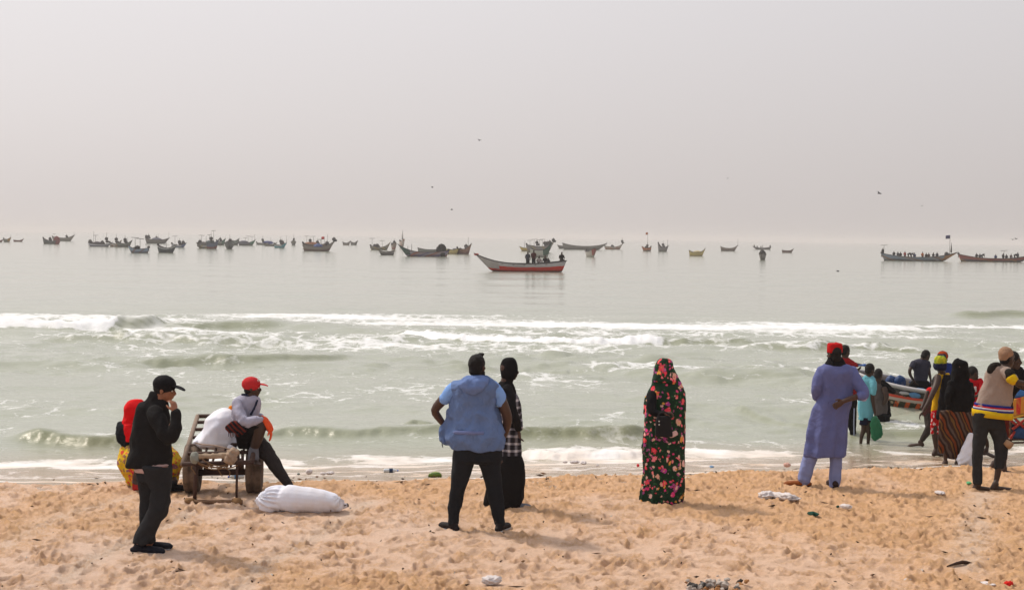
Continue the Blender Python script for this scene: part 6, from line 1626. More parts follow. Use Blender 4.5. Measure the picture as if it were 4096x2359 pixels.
boat(1112, 1124, 626, 'R', 'short yellow dinghy in a knot of small boats', 0.9, 0.4, 0.2, 45, top=(0.42, 0.33, 0.13), low=(0.34, 0.25, 0.08), eng=False)
boat(1122, 1135, 626, 'R', 'rounded grey dinghy between the yellow dinghy and the brown boat', 1.0, 0.4, 0.2, 65, top=(0.19, 0.21, 0.20), low=(0.07, 0.08, 0.07), eng=False)
boat(1132, 1160, 626.5, 'R', 'red brown boat with a raised bow and a leaning mast', 1.1, 1.5, 0.2, 35, top=(0.22, 0.12, 0.085), low=(0.14, 0.05, 0.04), posts=((0.5, 2.6, None), (0.2, 1.4, 'B')))
boat(1281, 1316, 619, 'L', 'boat with a yellow side band and a thin post, left of the green bow', 0.9, 0.5, 0.4, 10, top=YEL, low=(0.30, 0.20, 0.07), zs=0.3, posts=((0.2, 2.2, None),))
boat(1298, 1369, 621, 'R', 'grey boat packed with many thin posts and nets', 1.5, 1.6, 0.5, 12, top=(0.20, 0.19, 0.19), low=(0.11, 0.10, 0.10), stripe=((0.30, 0.24, 0.09), (0.22, 0.16, 0.16)), posts=((-0.75, 1.4, 'T'), (-0.45, 1.9, 'T'), (-0.25, 2.4, 'B'), (-0.05, 1.8, 'T'), (0.15, 2.0, 'T'), (0.32, 1.9, 'B'), (0.5, 1.6, 'B'), (0.68, 1.5, 'B'), (0.93, 1.4, 'B')))
boat(1306, 1364, 633.5, 'R', 'white boat with a broad dark green bow panel and slanting stem', 1.3, 2.0, 0.5, 22, top=(0.40, 0.39, 0.36), low=(0.30, 0.29, 0.27), bowc=(0.02, 0.075, 0.05), bx=0.70, zs=0.3, eng=False)
boat(1377, 1399, 612.5, 'L', 'grey stern showing behind the left end of the big grey canoe', 1.0, 0.4, 0.4, 8, top=GREY, low=DK, eng=False)
boat(1492, 1539, 614.5, 'R', 'white and orange patterned boat with a pole at its bow', 0.9, 1.6, 0.3, 12, top=(0.38, 0.33, 0.29), low=(0.22, 0.08, 0.04), stripe=((0.38, 0.13, 0.03), (0.20, 0.08, 0.05)), posts=((0.88, 2.6, 'B'), (-0.2, 0.8, 'B')))
boat(1387, 1500, 615.3, 'R', 'long plain grey canoe with both ends swept up', 1.15, 1.3, 1.1, 5, top=(0.19, 0.18, 0.17), low=(0.15, 0.14, 0.135), posts=((0.95, 0.6, None),), eng=False)
boat(1448, 1468, 633, 'R', 'small white boat with a red bow seen head on', 1.1, 0.9, 0.3, 82, top=(0.40, 0.37, 0.34), low=(0.36, 0.33, 0.30), stripe=None, bowc=(0.28, 0.05, 0.04), bx=0.93, posts=((0.6, 0.7, None),))
boat(1582, 1609, 619, 'L', 'orange and brown boat flying an orange flag from a tall pole', 1.0, 0.6, 0.4, 35, top=OR, low=(0.12, 0.09, 0.08), bowc=(0.42, 0.13, 0.04), bx=0.6, posts=((-0.2, 5.4, FO), (-0.15, 1.8, 'B')))
boat(1627, 1648, 620, 'R', 'dark grey boat with a raised stern and a person like post', 1.2, 0.9, 1.6, 40, top=(0.15, 0.14, 0.145), low=(0.09, 0.09, 0.09), posts=((-0.1, 2.3, 'B'), (0.75, 2.4, None)))
boat(1701, 1741, 631, 'R', 'pale yellow open boat with its bow to the right', 0.8, 1.3, 0.6, 14, top=(0.48, 0.38, 0.15), low=(0.38, 0.28, 0.09), zs=0.3, eng=False, tarp=(0.0, 0.9, 0.3, (0.45, 0.38, 0.2)))
boat(1778, 1822, 618.7, 'R', 'brown boat with a curved sheer and a tall stem post', 1.0, 1.4, 0.7, 10, top=(0.20, 0.155, 0.13), low=(0.10, 0.065, 0.055), posts=((0.97, 2.4, None),), eng=False)
b_pp = boat(1856, 1904, 615, 'L', 'dark low boat carrying four people far out', 0.7, 0.8, 0.5, 8, top=(0.075, 0.07, 0.085), low=(0.05, 0.05, 0.055), eng=False)
boat(1872, 1893, 640.6, 'L', 'grey boat seen end on below the dark crewed boat', 1.05, 0.7, 0.3, 68, top=(0.19, 0.18, 0.175), low=(0.13, 0.12, 0.115), posts=((0.4, 2.0, None), (0.0, 1.0, 'B'), (0.6, 1.0, 'B')))
boat(1938, 1952, 623, 'R', 'tiny reddish brown boat alone at the right of the fleet', 0.7, 0.9, 0.2, 20, top=(0.16, 0.10, 0.085), low=(0.14, 0.075, 0.06), eng=False)
b_ss = boat(2176, 2364, 643.5, 'R', 'long crowded boat with an orange patterned bow and a flag', 0.80, 1.4, 0.8, 5, top=(0.20, 0.25, 0.33), low=(0.10, 0.095, 0.09), bowc=(0.36, 0.16, 0.05), bx=0.88, stripe=((0.30, 0.30, 0.32), (0.30, 0.17, 0.09)), zs=0.35, posts=((0.82, 2.6, 'S'), (0.78, 4.4, FB), (-0.93, 1.9, 'T'), (0.7, 0.5, 'B')), thw=4)
b_tt = boat(2366, 2556, 645.5, 'R', 'long red painted boat with crew cut off by the right edge', 0.70, 1.3, 0.9, 4, top=(0.30, 0.075, 0.06), low=(0.11, 0.075, 0.09), zs=0.4, stripe=((0.36, 0.17, 0.05),), posts=((0.18, 1.8, 'T'),), thw=4)
b_main = boat(1168, 1399, 668.5, 'L', 'red and white open boat crossing close in with six people aboard', 0.86, 1.30, 0.42, 6, top=(0.46, 0.46, 0.49), low=(0.62, 0.032, 0.014), bowc=(0.40, 0.39, 0.40), bx=0.80, zs=0.54, transom=0.62, thw=5, eng=False)
bow_red = b_main[0]
sec_m = b_main[2]; Lm = b_main[1]
bb, zt, zb = sec_m(0.96)
add('stem_cap', fuse('stem_cap', [ell((Lm / 2 * 0.95, 0, zt - 0.02), (Lm * 0.028, 0, 0), (0, 0.16, 0), (0, 0, 0.12))], (0, 0, 0), 0.03, 1, 2), paint('red_stem_cap', (0.42, 0.05, 0.035)), bow_red)
def aboard(b, xs, bow):
    """put people in a boat at view columns"""
    root, L, sec = b
    for (x, pose, shirt, label, sc, zoff) in xs:
        p = on(x * V2S, 0, 0) if False else None
        c = root.location
        px = ray(x * V2S, 640 * V2S)
        wx = px.x / px.y * c.y
        ang = root.rotation_euler.z
        t = (wx - c.x) / math.cos(ang)
        s = t / (L / 2)
        bb, zt, zb = sec(max(-0.97, min(0.97, s)))
        wy = c.y + t * math.sin(ang)
        fl = {'stand': zt - 0.55, 'bend': zt - 0.45, 'sit': zt - 0.12}[pose] + zoff
        crew(pose, (wx, wy, c.z + fl), {'stand': 0.3, 'sit': 0.2 if x % 2 else -0.5, 'bend': 0.0}[pose], shirt, label, sc=sc)
aboard(b_main, [(1303, 'stand', 'slate', 'person in dark clothes standing at the left in the red and white boat', 1.0, 0.05), (1317.5, 'stand', 'maroon', 'person in maroon standing second from the left in the red and white boat', 1.04, 0.12),
    (1331, 'sit', 'striped', 'person in red and white striped shirt seated in the red and white boat', 1.0, 0.0), (1346, 'sit', 'black', 'person in black seated just right of the striped shirt', 1.0, 0.0), (1354, 'sit', 'slate', 'small hunched person in grey seated right of the black shirt', 0.72, -0.02), (1387, 'sit', 'black', 'person in black perched on the stern of the red and white boat', 1.05, 0.12)], 'L')
aboard(b_pp, [(1861, 'sit', 'black', 'leftmost of the people in the low dark boat', 1.0, 0.1), (1868.5, 'sit', 'slate', 'second person from the left in the low dark boat', 0.95, 0.05), (1878, 'sit', 'black', 'third person from the left in the low dark boat', 0.95, 0.05), (1901, 'sit', 'black', 'person alone at the right end of the low dark boat', 1.0, 0.1)], 'L')
ss = [(2181, 'stand', 'black', 'person standing at the stern of the crowded boat under the pole'), (2208, 'sit', 'black', 'person in black seated near the stern of the crowded boat'), (2217.5, 'sit', 'slate', 'seated person left of the red shirt in the crowded boat'), (2224, 'sit', 'black', 'small seated person beside the red shirt in the crowded boat'), (2234.5, 'stand', 'red', 'person in red standing in the crowded boat'), (2243, 'bend', 'black', 'person in black bending right of the red shirt'), (2250, 'bend', 'slate', 'second bending person right of the red shirt'), (2258, 'sit', 'blue', 'person in blue seated amidships in the crowded boat'), (2277, 'stand', 'orange', 'person in orange standing amidships in the crowded boat'), (2286, 'sit', 'black', 'first seated person right of the orange shirt'), (2292, 'sit', 'maroon', 'second seated person right of the orange shirt'), (2303, 'sit', 'black', 'third seated person right of the orange shirt'), (2312, 'sit', 'slate', 'last seated person before the patterned bow')]
aboard(b_ss, [(a, b, c, d, 1.0, -0.15 if b == 'stand' else 0.05) for a, b, c, d in ss], 'R')
tt = [(2412, 'sit', 'black', 'small seated person at the left of the red painted boat'), (2420, 'sit', 'slate', 'seated person second from the left in the red painted boat'), (2425.5, 'bend', 'black', 'person bending near the left end of the red painted boat'), (2458, 'sit', 'blue', 'person in blue leaning under the pole of the red painted boat'), (2476, 'stand', 'black', 'tallest standing person in the red painted boat'), (2484, 'sit', 'black', 'seated person beside the tall one in the red painted boat'), (2495, 'sit', 'maroon', 'person in maroon seated toward the right of the red painted boat'), (2504, 'bend', 'black', 'person bending double near the right edge of the picture'), (2511, 'stand', 'slate', 'person in grey standing last before the right edge')]
aboard(b_tt, [(a, b, c, d, 1.0, -0.15 if b == 'stand' else 0.05) for a, b, c, d in tt], 'R')

# ------------------------------------------------------------------ the painted boat in the shallows, right
def painted_boat():
    F = Frame(3360, 1480, 400 / 2427, 28.0)
    L, Bm = 5.0, 1.75
    root = empty('painted_boat', Vector((9.25, 28.15, ZW)), rad(155))
    tag(root, 'brightly painted wooden boat aground in the shallows among the people', 'boat')
    q = NT('painted_hull')
    sx, sz = q.attr('along'), q.attr('up')
    n = q.noise(3, 5)
    zz = q.math('ADD', sz, q.math('MULTIPLY', q.math('SUBTRACT', n, 0.5), 0.05))
    col = q.ramp(zz, [(0.0, (0.09, 0.07, 0.055)), (0.50, (0.40, 0.34, 0.30)), (0.60, (0.48, 0.05, 0.025)), (0.69, (0.022, 0.022, 0.020)), (0.92, (0.42, 0.40, 0.40))], 'CONSTANT')
    d = q.math('FRACT', q.math('ADD', q.math('MULTIPLY', sx, 22.0), q.math('MULTIPLY', sz, 1.5)))
    low = q.math('LESS_THAN', zz, 0.50)
    colm = q.mix(q.math('GREATER_THAN', d, 0.40), (0.48, 0.085, 0.02), (0.035, 0.040, 0.025))
    colm = q.mix(q.math('MULTIPLY', q.math('LESS_THAN', q.vor(9).outputs['Distance'], 0.3), 0.7), colm, (0.40, 0.30, 0.20))
    colm = q.mix(q.ramp(q.noise(14, 3), [(0.5, 0.0), (0.6, 0.7)]), colm, (0.06, 0.05, 0.035))
    col = q.mix(low, col, colm)
    m = q.end(col, 0.5, 0.35, q.bump(n, 0.2, 0.02))
    white = paint('white_rail', (0.36, 0.35, 0.36), 0.5)
    sec, point = hull('hull', L, Bm, 0.52, 0.30, 0.10, m, root, rake_b=0.08, transom=0.7, ns=30, nk=9, rail=white, draft=0.4, rr=0.035)
    bluep = paint('blue_boat_paint', (0.010, 0.04, 0.13), 0.5)
    for s in (-0.55, -0.2, 0.15, 0.5):
        bb, zt, zb = sec(s)
        v, f = tube3([(s * L / 2, -bb * 0.92, zt - 0.10), (s * L / 2, bb * 0.92, zt - 0.10)], [0.14, 0.14], 0.28, (1, 0, 0), n=8, sub=1)()
        add('thwart', mesh_from('thwart', v, f), white, root)
    for y in (0.05, 0.32):
        v, f = tube3([(-L * 0.40, y, 0.46), (L * 0.22, y, 0.47)], [0.06, 0.06], 0.5, (0, 1, 0), n=8, sub=1)()
        add('plank', mesh_from('plank', v, f), white, root)
    bm = bmesh.new(); bmesh.ops.create_cube(bm, size=1); bmesh.ops.scale(bm, vec=(1.3, 0.10, 0.26), verts=bm.verts); bmesh.ops.bevel(bm, geom=bm.edges[:], offset=0.02, segments=1, affect='EDGES')
    me = bpy.data.meshes.new('blue_board'); bm.to_mesh(me); bm.free()
    o = add('blue_board', me, bluep, root); o.location = (0.95, -Bm * 0.40, 0.46)
    def inside(name, x, y, dd, shapes, mm, label, cat):
        p = F.p(x, y, dd)
        tag(add(name, fuse(name, shapes, (0, 0, 0), 0.012, 0.5, 2, 0.006, 8), mm, None, p), label, cat)
    can = lambda k: [tube3([(0, 0, -0.13 * k), (0, 0, 0.10 * k)], [0.14 * k, 0.14 * k], 0.8, (1, 0, 0)), tube3([(0, 0, 0.10 * k), (0, 0, 0.20 * k)], [0.04, 0.035])]
    inside('jerrycan', 1240, 345, 0.95, can(0.85), bluep, 'left one of two blue jerrycans in the painted boat', 'jerrycan')
    inside('jerrycan', 1455, 345, 0.85, can(0.85), bluep, 'right one of two blue jerrycans in the painted boat', 'jerrycan')
    inside('red_bundle', 1330, 275, 0.95, [ell((0, 0, 0), (0.10, 0, 0), (0, 0.08, 0), (0, 0, 0.05))], cloth('red_bundle_cloth', (0.40, 0.03, 0.02)), 'red bundle between two blue jerrycans', 'bundle')
    inside('fish_heap', 1910, 560, 0.05, [ell((0, 0, 0), (0.22, 0, 0), (0, 0.2, 0), (0, 0, 0.11))], cloth('blue_white_plastic', (0.10, 0.22, 0.40), 0.6, 0.7, 9), 'blue and white plastic bundle at the knees of the man in the boat', 'bundle')
    # at the far right: a gaily painted stand with flags of cloth, on thin metal rails
    F = Frame(3856, 1360, 240 / 582, 20.6)
    base = F.p(540, 1000); base.z = ground(base.x, base.y)
    st = empty('painted_stand', base); tag(st, 'orange and red painted cart with metal rails at the right edge', 'cart')
    B = np.array(base)
    q = NT('orange_panel'); f = q.math('FRACT', q.math('MULTIPLY', q.xyz(0), 6.2))
    pc = q.mix(q.math('GREATER_THAN', f, 0.6), (0.52, 0.22, 0.03), (0.48, 0.03, 0.02)); pc = q.mix(q.ramp(q.noise(8, 4), [(0.5, 0.0), (0.62, 0.6)]), pc, (0.5, 0.28, 0.04))
    pm = q.end(pc, 0.6, 0.3, q.bump(q.noise(20, 3), 0.2, 0.01))
    def slab(name, pts, th, mm, dd=0.0):
        P = [np.array(F.p(x, y, dd)) - B for x, y in pts]
        n = len(P); V = P + [p + np.array([0, th, 0]) for p in P]
        FF = [tuple(range(n)), tuple(reversed(range(n, 2 * n)))] + [(i, i + n, (i + 1) % n + n, (i + 1) % n) for i in range(n)]
        return add(name, mesh_from(name, V, FF, False), mm, st)
    slab('panel', [(462, 580), (600, 540), (720, 520), (720, 680), (600, 700), (470, 735)], 0.06, pm)
    slab('side_board', [(470, 742), (600, 708), (720, 690), (720, 706), (600, 726), (472, 760)], 0.05, paint('yellow_board', (0.55, 0.30, 0.03)), -0.02)
    redp = paint('red_strut_paint', (0.32, 0.03, 0.02))
    for a, b_ in (((480, 740), (600, 860)), ((470, 860), (600, 760)), ((440, 760), (520, 830)), ((450, 950), (490, 880)), ((600, 760), (720, 860))):
        bar('strut', F.p(*a, 0.02), F.p(*b_, 0.05), 0.020, redp, st, B)
    for y in (962, 992):
        bar('rail', F.p(430, y, .05), F.p(740, y - 8, .1), 0.014, RUST, st, B)
    for x in (455, 700):
        bar('leg', F.p(x, 760, .05), F.p(x, 1030, .05), 0.016, RUST, st, B)
    slab('shelf', [(430, 800), (720, 790), (720, 806), (430, 818)], 0.5, paint('green_white_board', (0.16, 0.22, 0.12)), 0.05)
    def sit(name, x, y, dd, rx, rz, mm, label, cat):
        p = F.p(x, y, dd)
        tag(add(name, fuse(name, [ell((0, 0, 0), (rx, 0, 0), (0, rx * 0.7, 0), (0, 0, rz)), ell((rx * 0.5, 0, -rz * 0.3), (rx * 0.7, 0, 0), (0, rx * 0.6, 0), (0, 0, rz * 0.8))], (0, 0, 0), 0.014, 0.5, 2, 0.015, 7), mm, None, p), label, cat)
    sit('blue_tarp', 535, 872, 0.2, 0.24, 0.13, cloth('blue_tarp_cloth', (0.03, 0.07, 0.17), 0.7), 'crumpled blue tarpaulin on the rails of the orange cart', 'tarpaulin')
    sit('brown_bundle', 448, 880, 0.15, 0.10, 0.09, cloth('brown_orange_cloth', (0.26, 0.12, 0.03), 0.8), 'brown bundle at the left end of the orange cart', 'bundle')
    sit('blue_bag', 528, 512, 0.1, 0.10, 0.09, cloth('bright_blue_bag', (0.05, 0.16, 0.42), 0.6), 'bright blue bag on top of the orange cart', 'bag')
    sit('pale_bag', 492, 515, 0.1, 0.06, 0.12, cloth('pale_bag', (0.45, 0.40, 0.38), 0.7), 'pale bag beside the bright blue one on the cart', 'bag')
painted_boat()

# ------------------------------------------------------------------ litter along the tide line
CLEAR = sack_mat('dull_clear_plastic', (0.62, 0.58, 0.58), (0.50, 0.40, 0.33))
def crumple(name, u, v, w, h, m, label, cat='plastic bag', seed=0, flatk=0.5, group=None, amp=0.35):
    p = on(u, v, 0.0); z = ground(p.x, p.y)
    p = on(u, v, z)
    W = w * V2S / 4 * p.y / FPX
    H = h * V2S / 4 * p.y / FPX
    bm = bmesh.new(); bmesh.ops.create_icosphere(bm, subdivisions=4, radius=1)
    for q in bm.verts:
        d = q.co.normalized()
        r = 1 + amp * (1 - 2 * abs(mnoise.noise(d * 1.6 + Vector((seed * 3.1, 0, 0))))) * 0.8 + amp * 0.5 * mnoise.noise(d * 4 + Vector((0, seed, 0)))
        q.co = Vector((d.x * W / 2 * r, d.y * W / 2 * flatk * 1.3 * r, (d.z * 0.5 + 0.35) * H * r))
        if q.co.z < -0.01: q.co.z = -0.01
    bmesh.ops.recalc_face_normals(bm, faces=bm.faces)
    me = bpy.data.meshes.new(name); bm.to_mesh(me); bm.free()
    me.polygons.foreach_set('use_smooth', [True] * len(me.polygons))
    o = add(name, me, m, None, (p.x, p.y, z + 0.005)); o.rotation_euler = (0, 0, seed * 1.3)
    return tag(o, label, cat, group)
def bottle(u, v, L, yaw, mm, capm, label, lab_m=None):
    p = on(u, v, 0.0); z = ground(p.x, p.y); p = on(u, v, z)
    r = L * 0.15
    root = empty('bottle', (p.x, p.y, z + r * 0.9), rad(yaw)); tag(root, label, 'bottle')
    V, F = lathe([(0.0, -L / 2), (r * 0.8, -L / 2), (r, -L * 0.46), (r, -L * 0.1), (r * 0.93, 0), (r, L * 0.1), (r, L * 0.2), (r * 0.35, L * 0.40), (r * 0.35, L * 0.46), (0.0, L * 0.46)], 16)
    add('bottle_body', mesh_from('bottle_body', V, F), mm, root)
    V, F = lathe([(0.0, L * 0.44), (r * 0.45, L * 0.44), (r * 0.45, L * 0.51), (0.0, L * 0.51)], 12)
    add('bottle_cap', mesh_from('bottle_cap', V, F), capm, root)
    if lab_m:
        V, F = lathe([(r * 1.0, -L * 0.12), (r * 1.04, -L * 0.11), (r * 1.04, L * 0.12), (r * 1.0, L * 0.13)], 16)
        add('bottle_label', mesh_from('bottle_label', V, F), lab_m, root)
    return root
cap_b = paint('blue_cap', (0.03, 0.10, 0.50), 0.4); clearb = paint('cloudy_bottle_plastic', (0.55, 0.60, 0.64), 0.3)
bottle(965 * V2S, 1165 * V2S, 0.19, 8, clearb, cap_b, 'clear plastic bottle lying on the tide line left of the blue vest', cloth('dark_label', (0.03, 0.05, 0.10)))
bottle(583 * V2S, 1180 * V2S, 0.20, 200, clearb, cap_b, 'plastic bottle with blue cap under the cart axle', cloth('blue_label', (0.08, 0.25, 0.5)))
V_, F_ = combine([tube3([(-0.075, 0, 0.02), (-0.05, 0, 0.035), (0.02, 0, 0.042), (0.055, 0, 0.035), (0.07, 0, 0.02)], [0.015, 0.030, 0.034, 0.030, 0.02])])
p = on(1074 * V2S, 1158 * V2S, 0.0)
_q = NT('melon_rind'); _f = _q.math('FRACT', _q.math('ADD', _q.math('MULTIPLY', _q.xyz(2), 50), _q.noise(12, 3)))
tag(add('melon_rind', fuse('melon_rind', [tube3([(-0.075, 0, 0.02), (-0.05, 0, 0.035), (0.02, 0, 0.042), (0.055, 0, 0.035), (0.07, 0, 0.02)], [0.015, 0.030, 0.034, 0.030, 0.02])], (0, 0, 0), 0.006, 0.6, 1, 0.002, 12), _q.end(_q.mix(_q.math('GREATER_THAN', _f, 0.45), (0.20, 0.27, 0.03), (0.03, 0.10, 0.02)), 0.4, 0.4), None, (p.x, p.y, ground(p.x, p.y) + 0.0)), 'green piece of melon rind at the edge of the wash', 'melon rind')
crumple('plastic_lump', 763 * V2S, 1169 * V2S, 21, 13, CLEAR, 'rounded pale plastic bag on the tide line right of the cart', seed=1, amp=0.2)
crumple('plastic_scrap', 797 * V2S, 1171 * V2S, 14, 6, CLEAR, 'left part of a crumpled white plastic heap on the tide line', seed=2)
crumple('plastic_scrap', 815 * V2S, 1170 * V2S, 20, 7, CLEAR, 'flat crumpled white plastic right of the rounded pale bag', seed=3)
crumple('plastic_scrap', 737 * V2S, 1171 * V2S, 9, 4, cloth('grey_green_scrap', (0.16, 0.19, 0.17)), 'small grey green scrap left of the rounded pale bag', 'scrap', seed=4)
for i, (x, y, w, h, t) in enumerate(((1418, 1143, 22, 7, 'largest of the white plastic scraps in the wash right of the plaid shirt'), (1440, 1145, 20, 8, 'white plastic scrap at the right of the heap in the wash'), (1395, 1142, 10, 5, 'small white plastic scrap at the left of the heap in the wash'), (1475, 1150, 9, 4, 'little white scrap by itself right of the heap in the wash'))):
    crumple('plastic_scrap', x * V2S, y * V2S, w, h, CLEAR, t, seed=10 + i)
crumple('red_ball', 1575 * V2S, 1151 * V2S, 7, 8, paint('red_ball_plastic', (0.6, 0.02, 0.03), 0.4), 'small red ball in the wash beside the flowered robe', 'ball', seed=5, flatk=0.8, amp=0.05)
crumple('blue_scrap', 1757 * V2S, 1153 * V2S, 14, 4, cloth('blue_scrap', (0.16, 0.28, 0.45)), 'flat blue plastic scrap right of the flowered robe', 'scrap', seed=6)
crumple('pale_cup', 1943 * V2S, 1151 * V2S, 17, 11, cloth('pale_pink_plastic', (0.58, 0.36, 0.30)), 'pale pink crushed cup on the sand left of the kaftan man', 'cup', seed=7, amp=0.15)
crumple('plastic_bag', 1893 * V2S, 1228 * V2S, 46, 15, CLEAR, 'left half of the big crumpled plastic bag on the sand', seed=8, amp=0.5)
crumple('plastic_bag', 1938 * V2S, 1232 * V2S, 62, 13, CLEAR, 'right half of the big crumpled plastic bag on the sand', seed=9, amp=0.6, flatk=0.35)
crumple('plastic_bag', 2088 * V2S, 1254 * V2S, 26, 10, CLEAR, 'small clear plastic bag on the sand below the kaftan man', seed=14, amp=0.4)
crumple('green_scrap', 2068 * V2S, 1252 * V2S, 9, 5, cloth('dark_green_scrap', (0.02, 0.07, 0.05)), 'tiny dark green scrap touching the small clear bag', 'scrap', seed=15)
crumple('green_scrap', 2007 * V2S, 1271 * V2S, 28, 8, cloth('dark_green_scrap', (0.02, 0.07, 0.05)), 'dark green plastic scrap lying alone on the trodden sand', 'scrap', seed=16, amp=0.45)
crumple('plastic_wrapper', 1213 * V2S, 1440 * V2S, 40, 18, CLEAR, 'crumpled clear wrapper on the sand near the bottom edge', 'wrapper', seed=17, amp=0.5)
crumple('green_scrap', 2392 * V2S, 1194 * V2S, 16, 6, cloth('pale_green_scrap', (0.12, 0.42, 0.20)), 'pale green scrap left of the bare feet', 'scrap', seed=18)
crumple('white_bag', 2355 * V2S, 1102 * V2S, 34, 16, CLEAR, 'white bag lying in the wash behind the striding person', seed=19, amp=0.2)
crumple('red_scrap', 2490 * V2S, 1445 * V2S, 26, 11, cloth('red_scrap', (0.55, 0.02, 0.015)), 'red cloth scrap on the sand at the lower right corner', 'scrap', seed=20, amp=0.4)
crumple('clear_scrap', 2440 * V2S, 1442 * V2S, 30, 5, CLEAR, 'flat clear scrap just left of the red cloth scrap', 'scrap', seed=21, amp=0.5)
crumple('pale_scrap', 2240 * V2S, 1433 * V2S, 16, 6, CLEAR, 'small pale scrap on the sand right of the stone heap', 'scrap', seed=22, amp=0.4)
crumple('clear_scrap', 2320 * V2S, 1218 * V2S, 28, 6, CLEAR, 'flat clear scrap on the sand left of the pale green scrap', 'scrap', seed=23, amp=0.5)
crumple('orange_peel', 618 * V2S + 1010, 1222 * V2S, 1, 1, CLEAR, 'speck', seed=24) if False else None
p0 = on(2338 * V2S, 1404 * V2S, 0); p1 = on(2402 * V2S, 1398 * V2S, 0); c = (p0 + p1) / 2
v, f = tube3([np.array(p0 - c), np.array((p1 - p0) * 0.1 + Vector((0, 0.02, 0.02))), np.array(p1 - c)], [0.006, 0.018, 0.008], n=8)()
tag(add('driftwood_stick', mesh_from('driftwood_stick', v, f), cloth('dark_driftwood', (0.05, 0.03, 0.022)), None, (c.x, c.y, 0.03)), 'dark thin stick lying on the sand at the lower right', 'stick')
# heap of stones and shells at the bottom edge
rs = np.random.RandomState(9)
STONE = [paint('stone_grey', (0.16, 0.15, 0.145), 0.9), paint('stone_pale', (0.40, 0.35, 0.31), 0.9), paint('stone_brown', (0.30, 0.14, 0.05), 0.9), paint('stone_dark', (0.045, 0.04, 0.038), 0.9)]
stone_me = []
for k in range(12):
    bm = bmesh.new(); bmesh.ops.create_icosphere(bm, subdivisions=2, radius=1)
    for q in bm.verts:
        d = q.co.normalized(); q.co = d * (1 + 0.45 * mnoise.noise(d * 1.7 + Vector((k * 5.3, 0, 0)))); q.co.z *= 0.6
    me = bpy.data.meshes.new('stone'); bm.to_mesh(me); bm.free(); me.materials.append(STONE[(k * 3) % 4 if k % 5 else 1]); stone_me.append(me)
for k in range(46):
    tx = rs.beta(1.6, 2.0); uu = (1690 + 172 * tx) * V2S; vv = (1452 + rs.uniform(-8, 22) - 6 * math.sin(3.1 * tx)) * V2S
    p = on(uu, vv, 0); s_ = rs.uniform(0.012, 0.036)
    o = bpy.data.objects.new('stone', stone_me[k % 12]); link(o); o.location = (p.x, p.y, 0.02 + rs.uniform(0, 0.05)); o.scale = (s_ * rs.uniform(.9, 1.4), s_, s_ * rs.uniform(.8, 1.4)); o.rotation_euler = tuple(rs.uniform(-1, 1, 3))
    tag(o, 'one of the small stones and shells heaped at the bottom edge of the sand', 'stone', 'stones and shells in the heap')
# ------------------------------------------------------------------ sea birds
def bird(u, v, Y, span, bank, yaw, label, group='sea birds over the water'):
    c = at(u, v, Y)
    m = cloth('dark_bird_feathers', (0.045, 0.045, 0.05))
    root = empty('bird', c, rad(yaw)); tag(root, label, 'bird', group)
    v, f = tube3([(-0.20, 0, 0), (-0.08, 0, 0.01), (0.08, 0, 0.01), (0.17, 0, 0.0), (0.22, 0, -0.01)], [0.012, 0.045, 0.055, 0.03, 0.008], n=8)(); add('body', mesh_from('body', v, f), m, root)
    for s in (-1, 1):
        z1, z2 = 0.13 + bank * s * 0.1, 0.05 + bank * s * 0.2
        v, f = tube3([(0.02, 0, 0.02), (0.05, s * span * 0.25, z1), (-0.06, s * span * 0.5, z2)], [0.085, 0.07, 0.012], 0.16, (1, 0, 0), n=8)(); add('wing', mesh_from('wing', v, f), m, root)
    root.scale = (0.42, 0.42, 0.42)
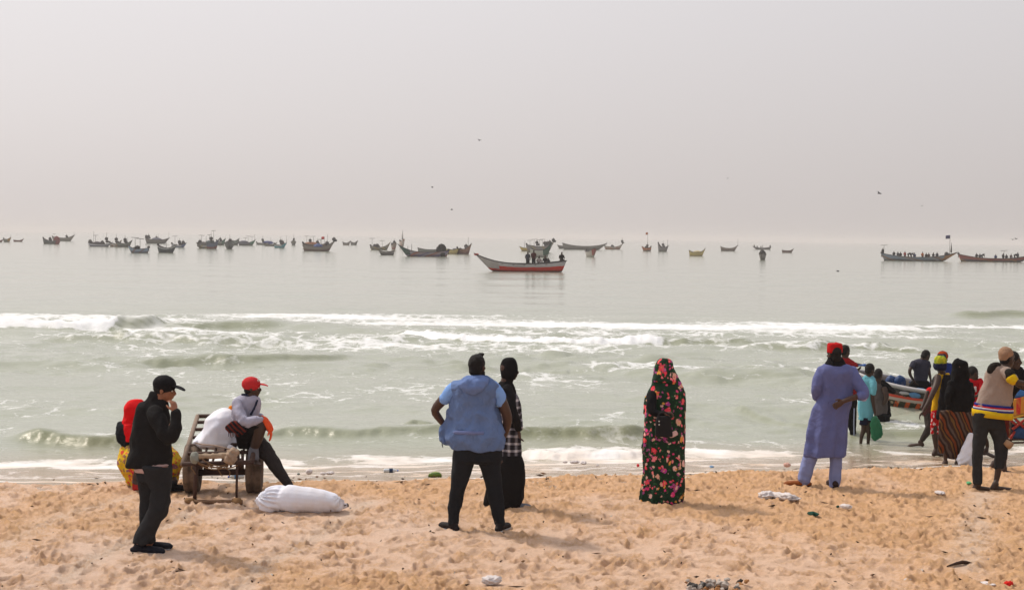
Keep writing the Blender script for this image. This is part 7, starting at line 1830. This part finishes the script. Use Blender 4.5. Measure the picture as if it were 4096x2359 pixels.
for u, v, Y, sp, bk, yw, t in ((1183, 346, 75, 0.7, 0.4, 60, 'small dark bird high above the middle of the sea'), (2170, 477, 62, 0.9, 0.8, 20, 'largest dark bird in the sky at the right'), (1796, 440, 95, 0.5, 0.3, 80, 'tiny bird high in the sky right of the centre'), (1067, 462, 95, 0.5, 0.2, 40, 'tiny bird in the sky left of the centre'),
    (2276, 508, 95, 0.5, 0.2, 70, 'tiny bird low in the sky below the largest bird'), (2068, 669, 80, 1.0, 0.1, 10, 'bird skimming the water between the two crowded boats and the kaftan man'), (2508, 589, 90, 0.9, 0.4, 30, 'right one of two birds low over the red painted boat'), (2500, 591, 90, 0.8, 0.2, 50, 'left one of two birds low over the red painted boat'), (1115, 517, 95, 0.45, 0.2, 10, 'faintest bird just above the horizon left of the centre')):
    bird(u * V2S, v * V2S, Y, sp, bk, yw, t)

# twigs, shell bits and crumbs of weed too many to count, strewn over the sand
def debris():
    rs = np.random.RandomState(21)
    V, F = [], []
    for k in range(320):
        y = rs.uniform(11.8, 17.8); x = rs.uniform(-0.42, 0.42) * y
        if rs.rand() < 0.3: y = float(shore(np.array([x]))[0]) - rs.uniform(0.0, 0.8)
        if y > float(shore(np.array([x]))[0]) - 0.05: continue
        z = 0.012; a = rs.uniform(0, 6.3); L = rs.uniform(0.008, 0.03) if rs.rand() < 0.85 else rs.uniform(0.03, 0.09); w = rs.uniform(0.004, 0.011)
        dx, dy = math.cos(a) * L, math.sin(a) * L; nx, ny = -math.sin(a) * w, math.cos(a) * w
        o = len(V)
        V += [(x - dx, y - dy, z), (x + nx, y + ny, z), (x + dx, y + dy, z + 0.01), (x - nx, y - ny, z), (x, y, z + w * 1.5), (x, y, z - w)]
        F += [(o, o + 1, o + 4), (o + 1, o + 2, o + 4), (o + 2, o + 3, o + 4), (o + 3, o, o + 4), (o + 1, o, o + 5), (o + 2, o + 1, o + 5), (o + 3, o + 2, o + 5), (o, o + 3, o + 5)]
    q = NT('debris_bits')
    col = q.ramp(q.noise(3.0, 2), [(0.40, (0.05, 0.03, 0.02)), (0.52, (0.16, 0.085, 0.04)), (0.62, (0.55, 0.50, 0.45))], 'CONSTANT')
    tag(add('debris_bits', mesh_from('debris_bits', V, F, False), q.end(col, 0.9, 0.1)), 'tiny twigs, shell bits and weed strewn over the sand', None, None, 'stuff')
debris()
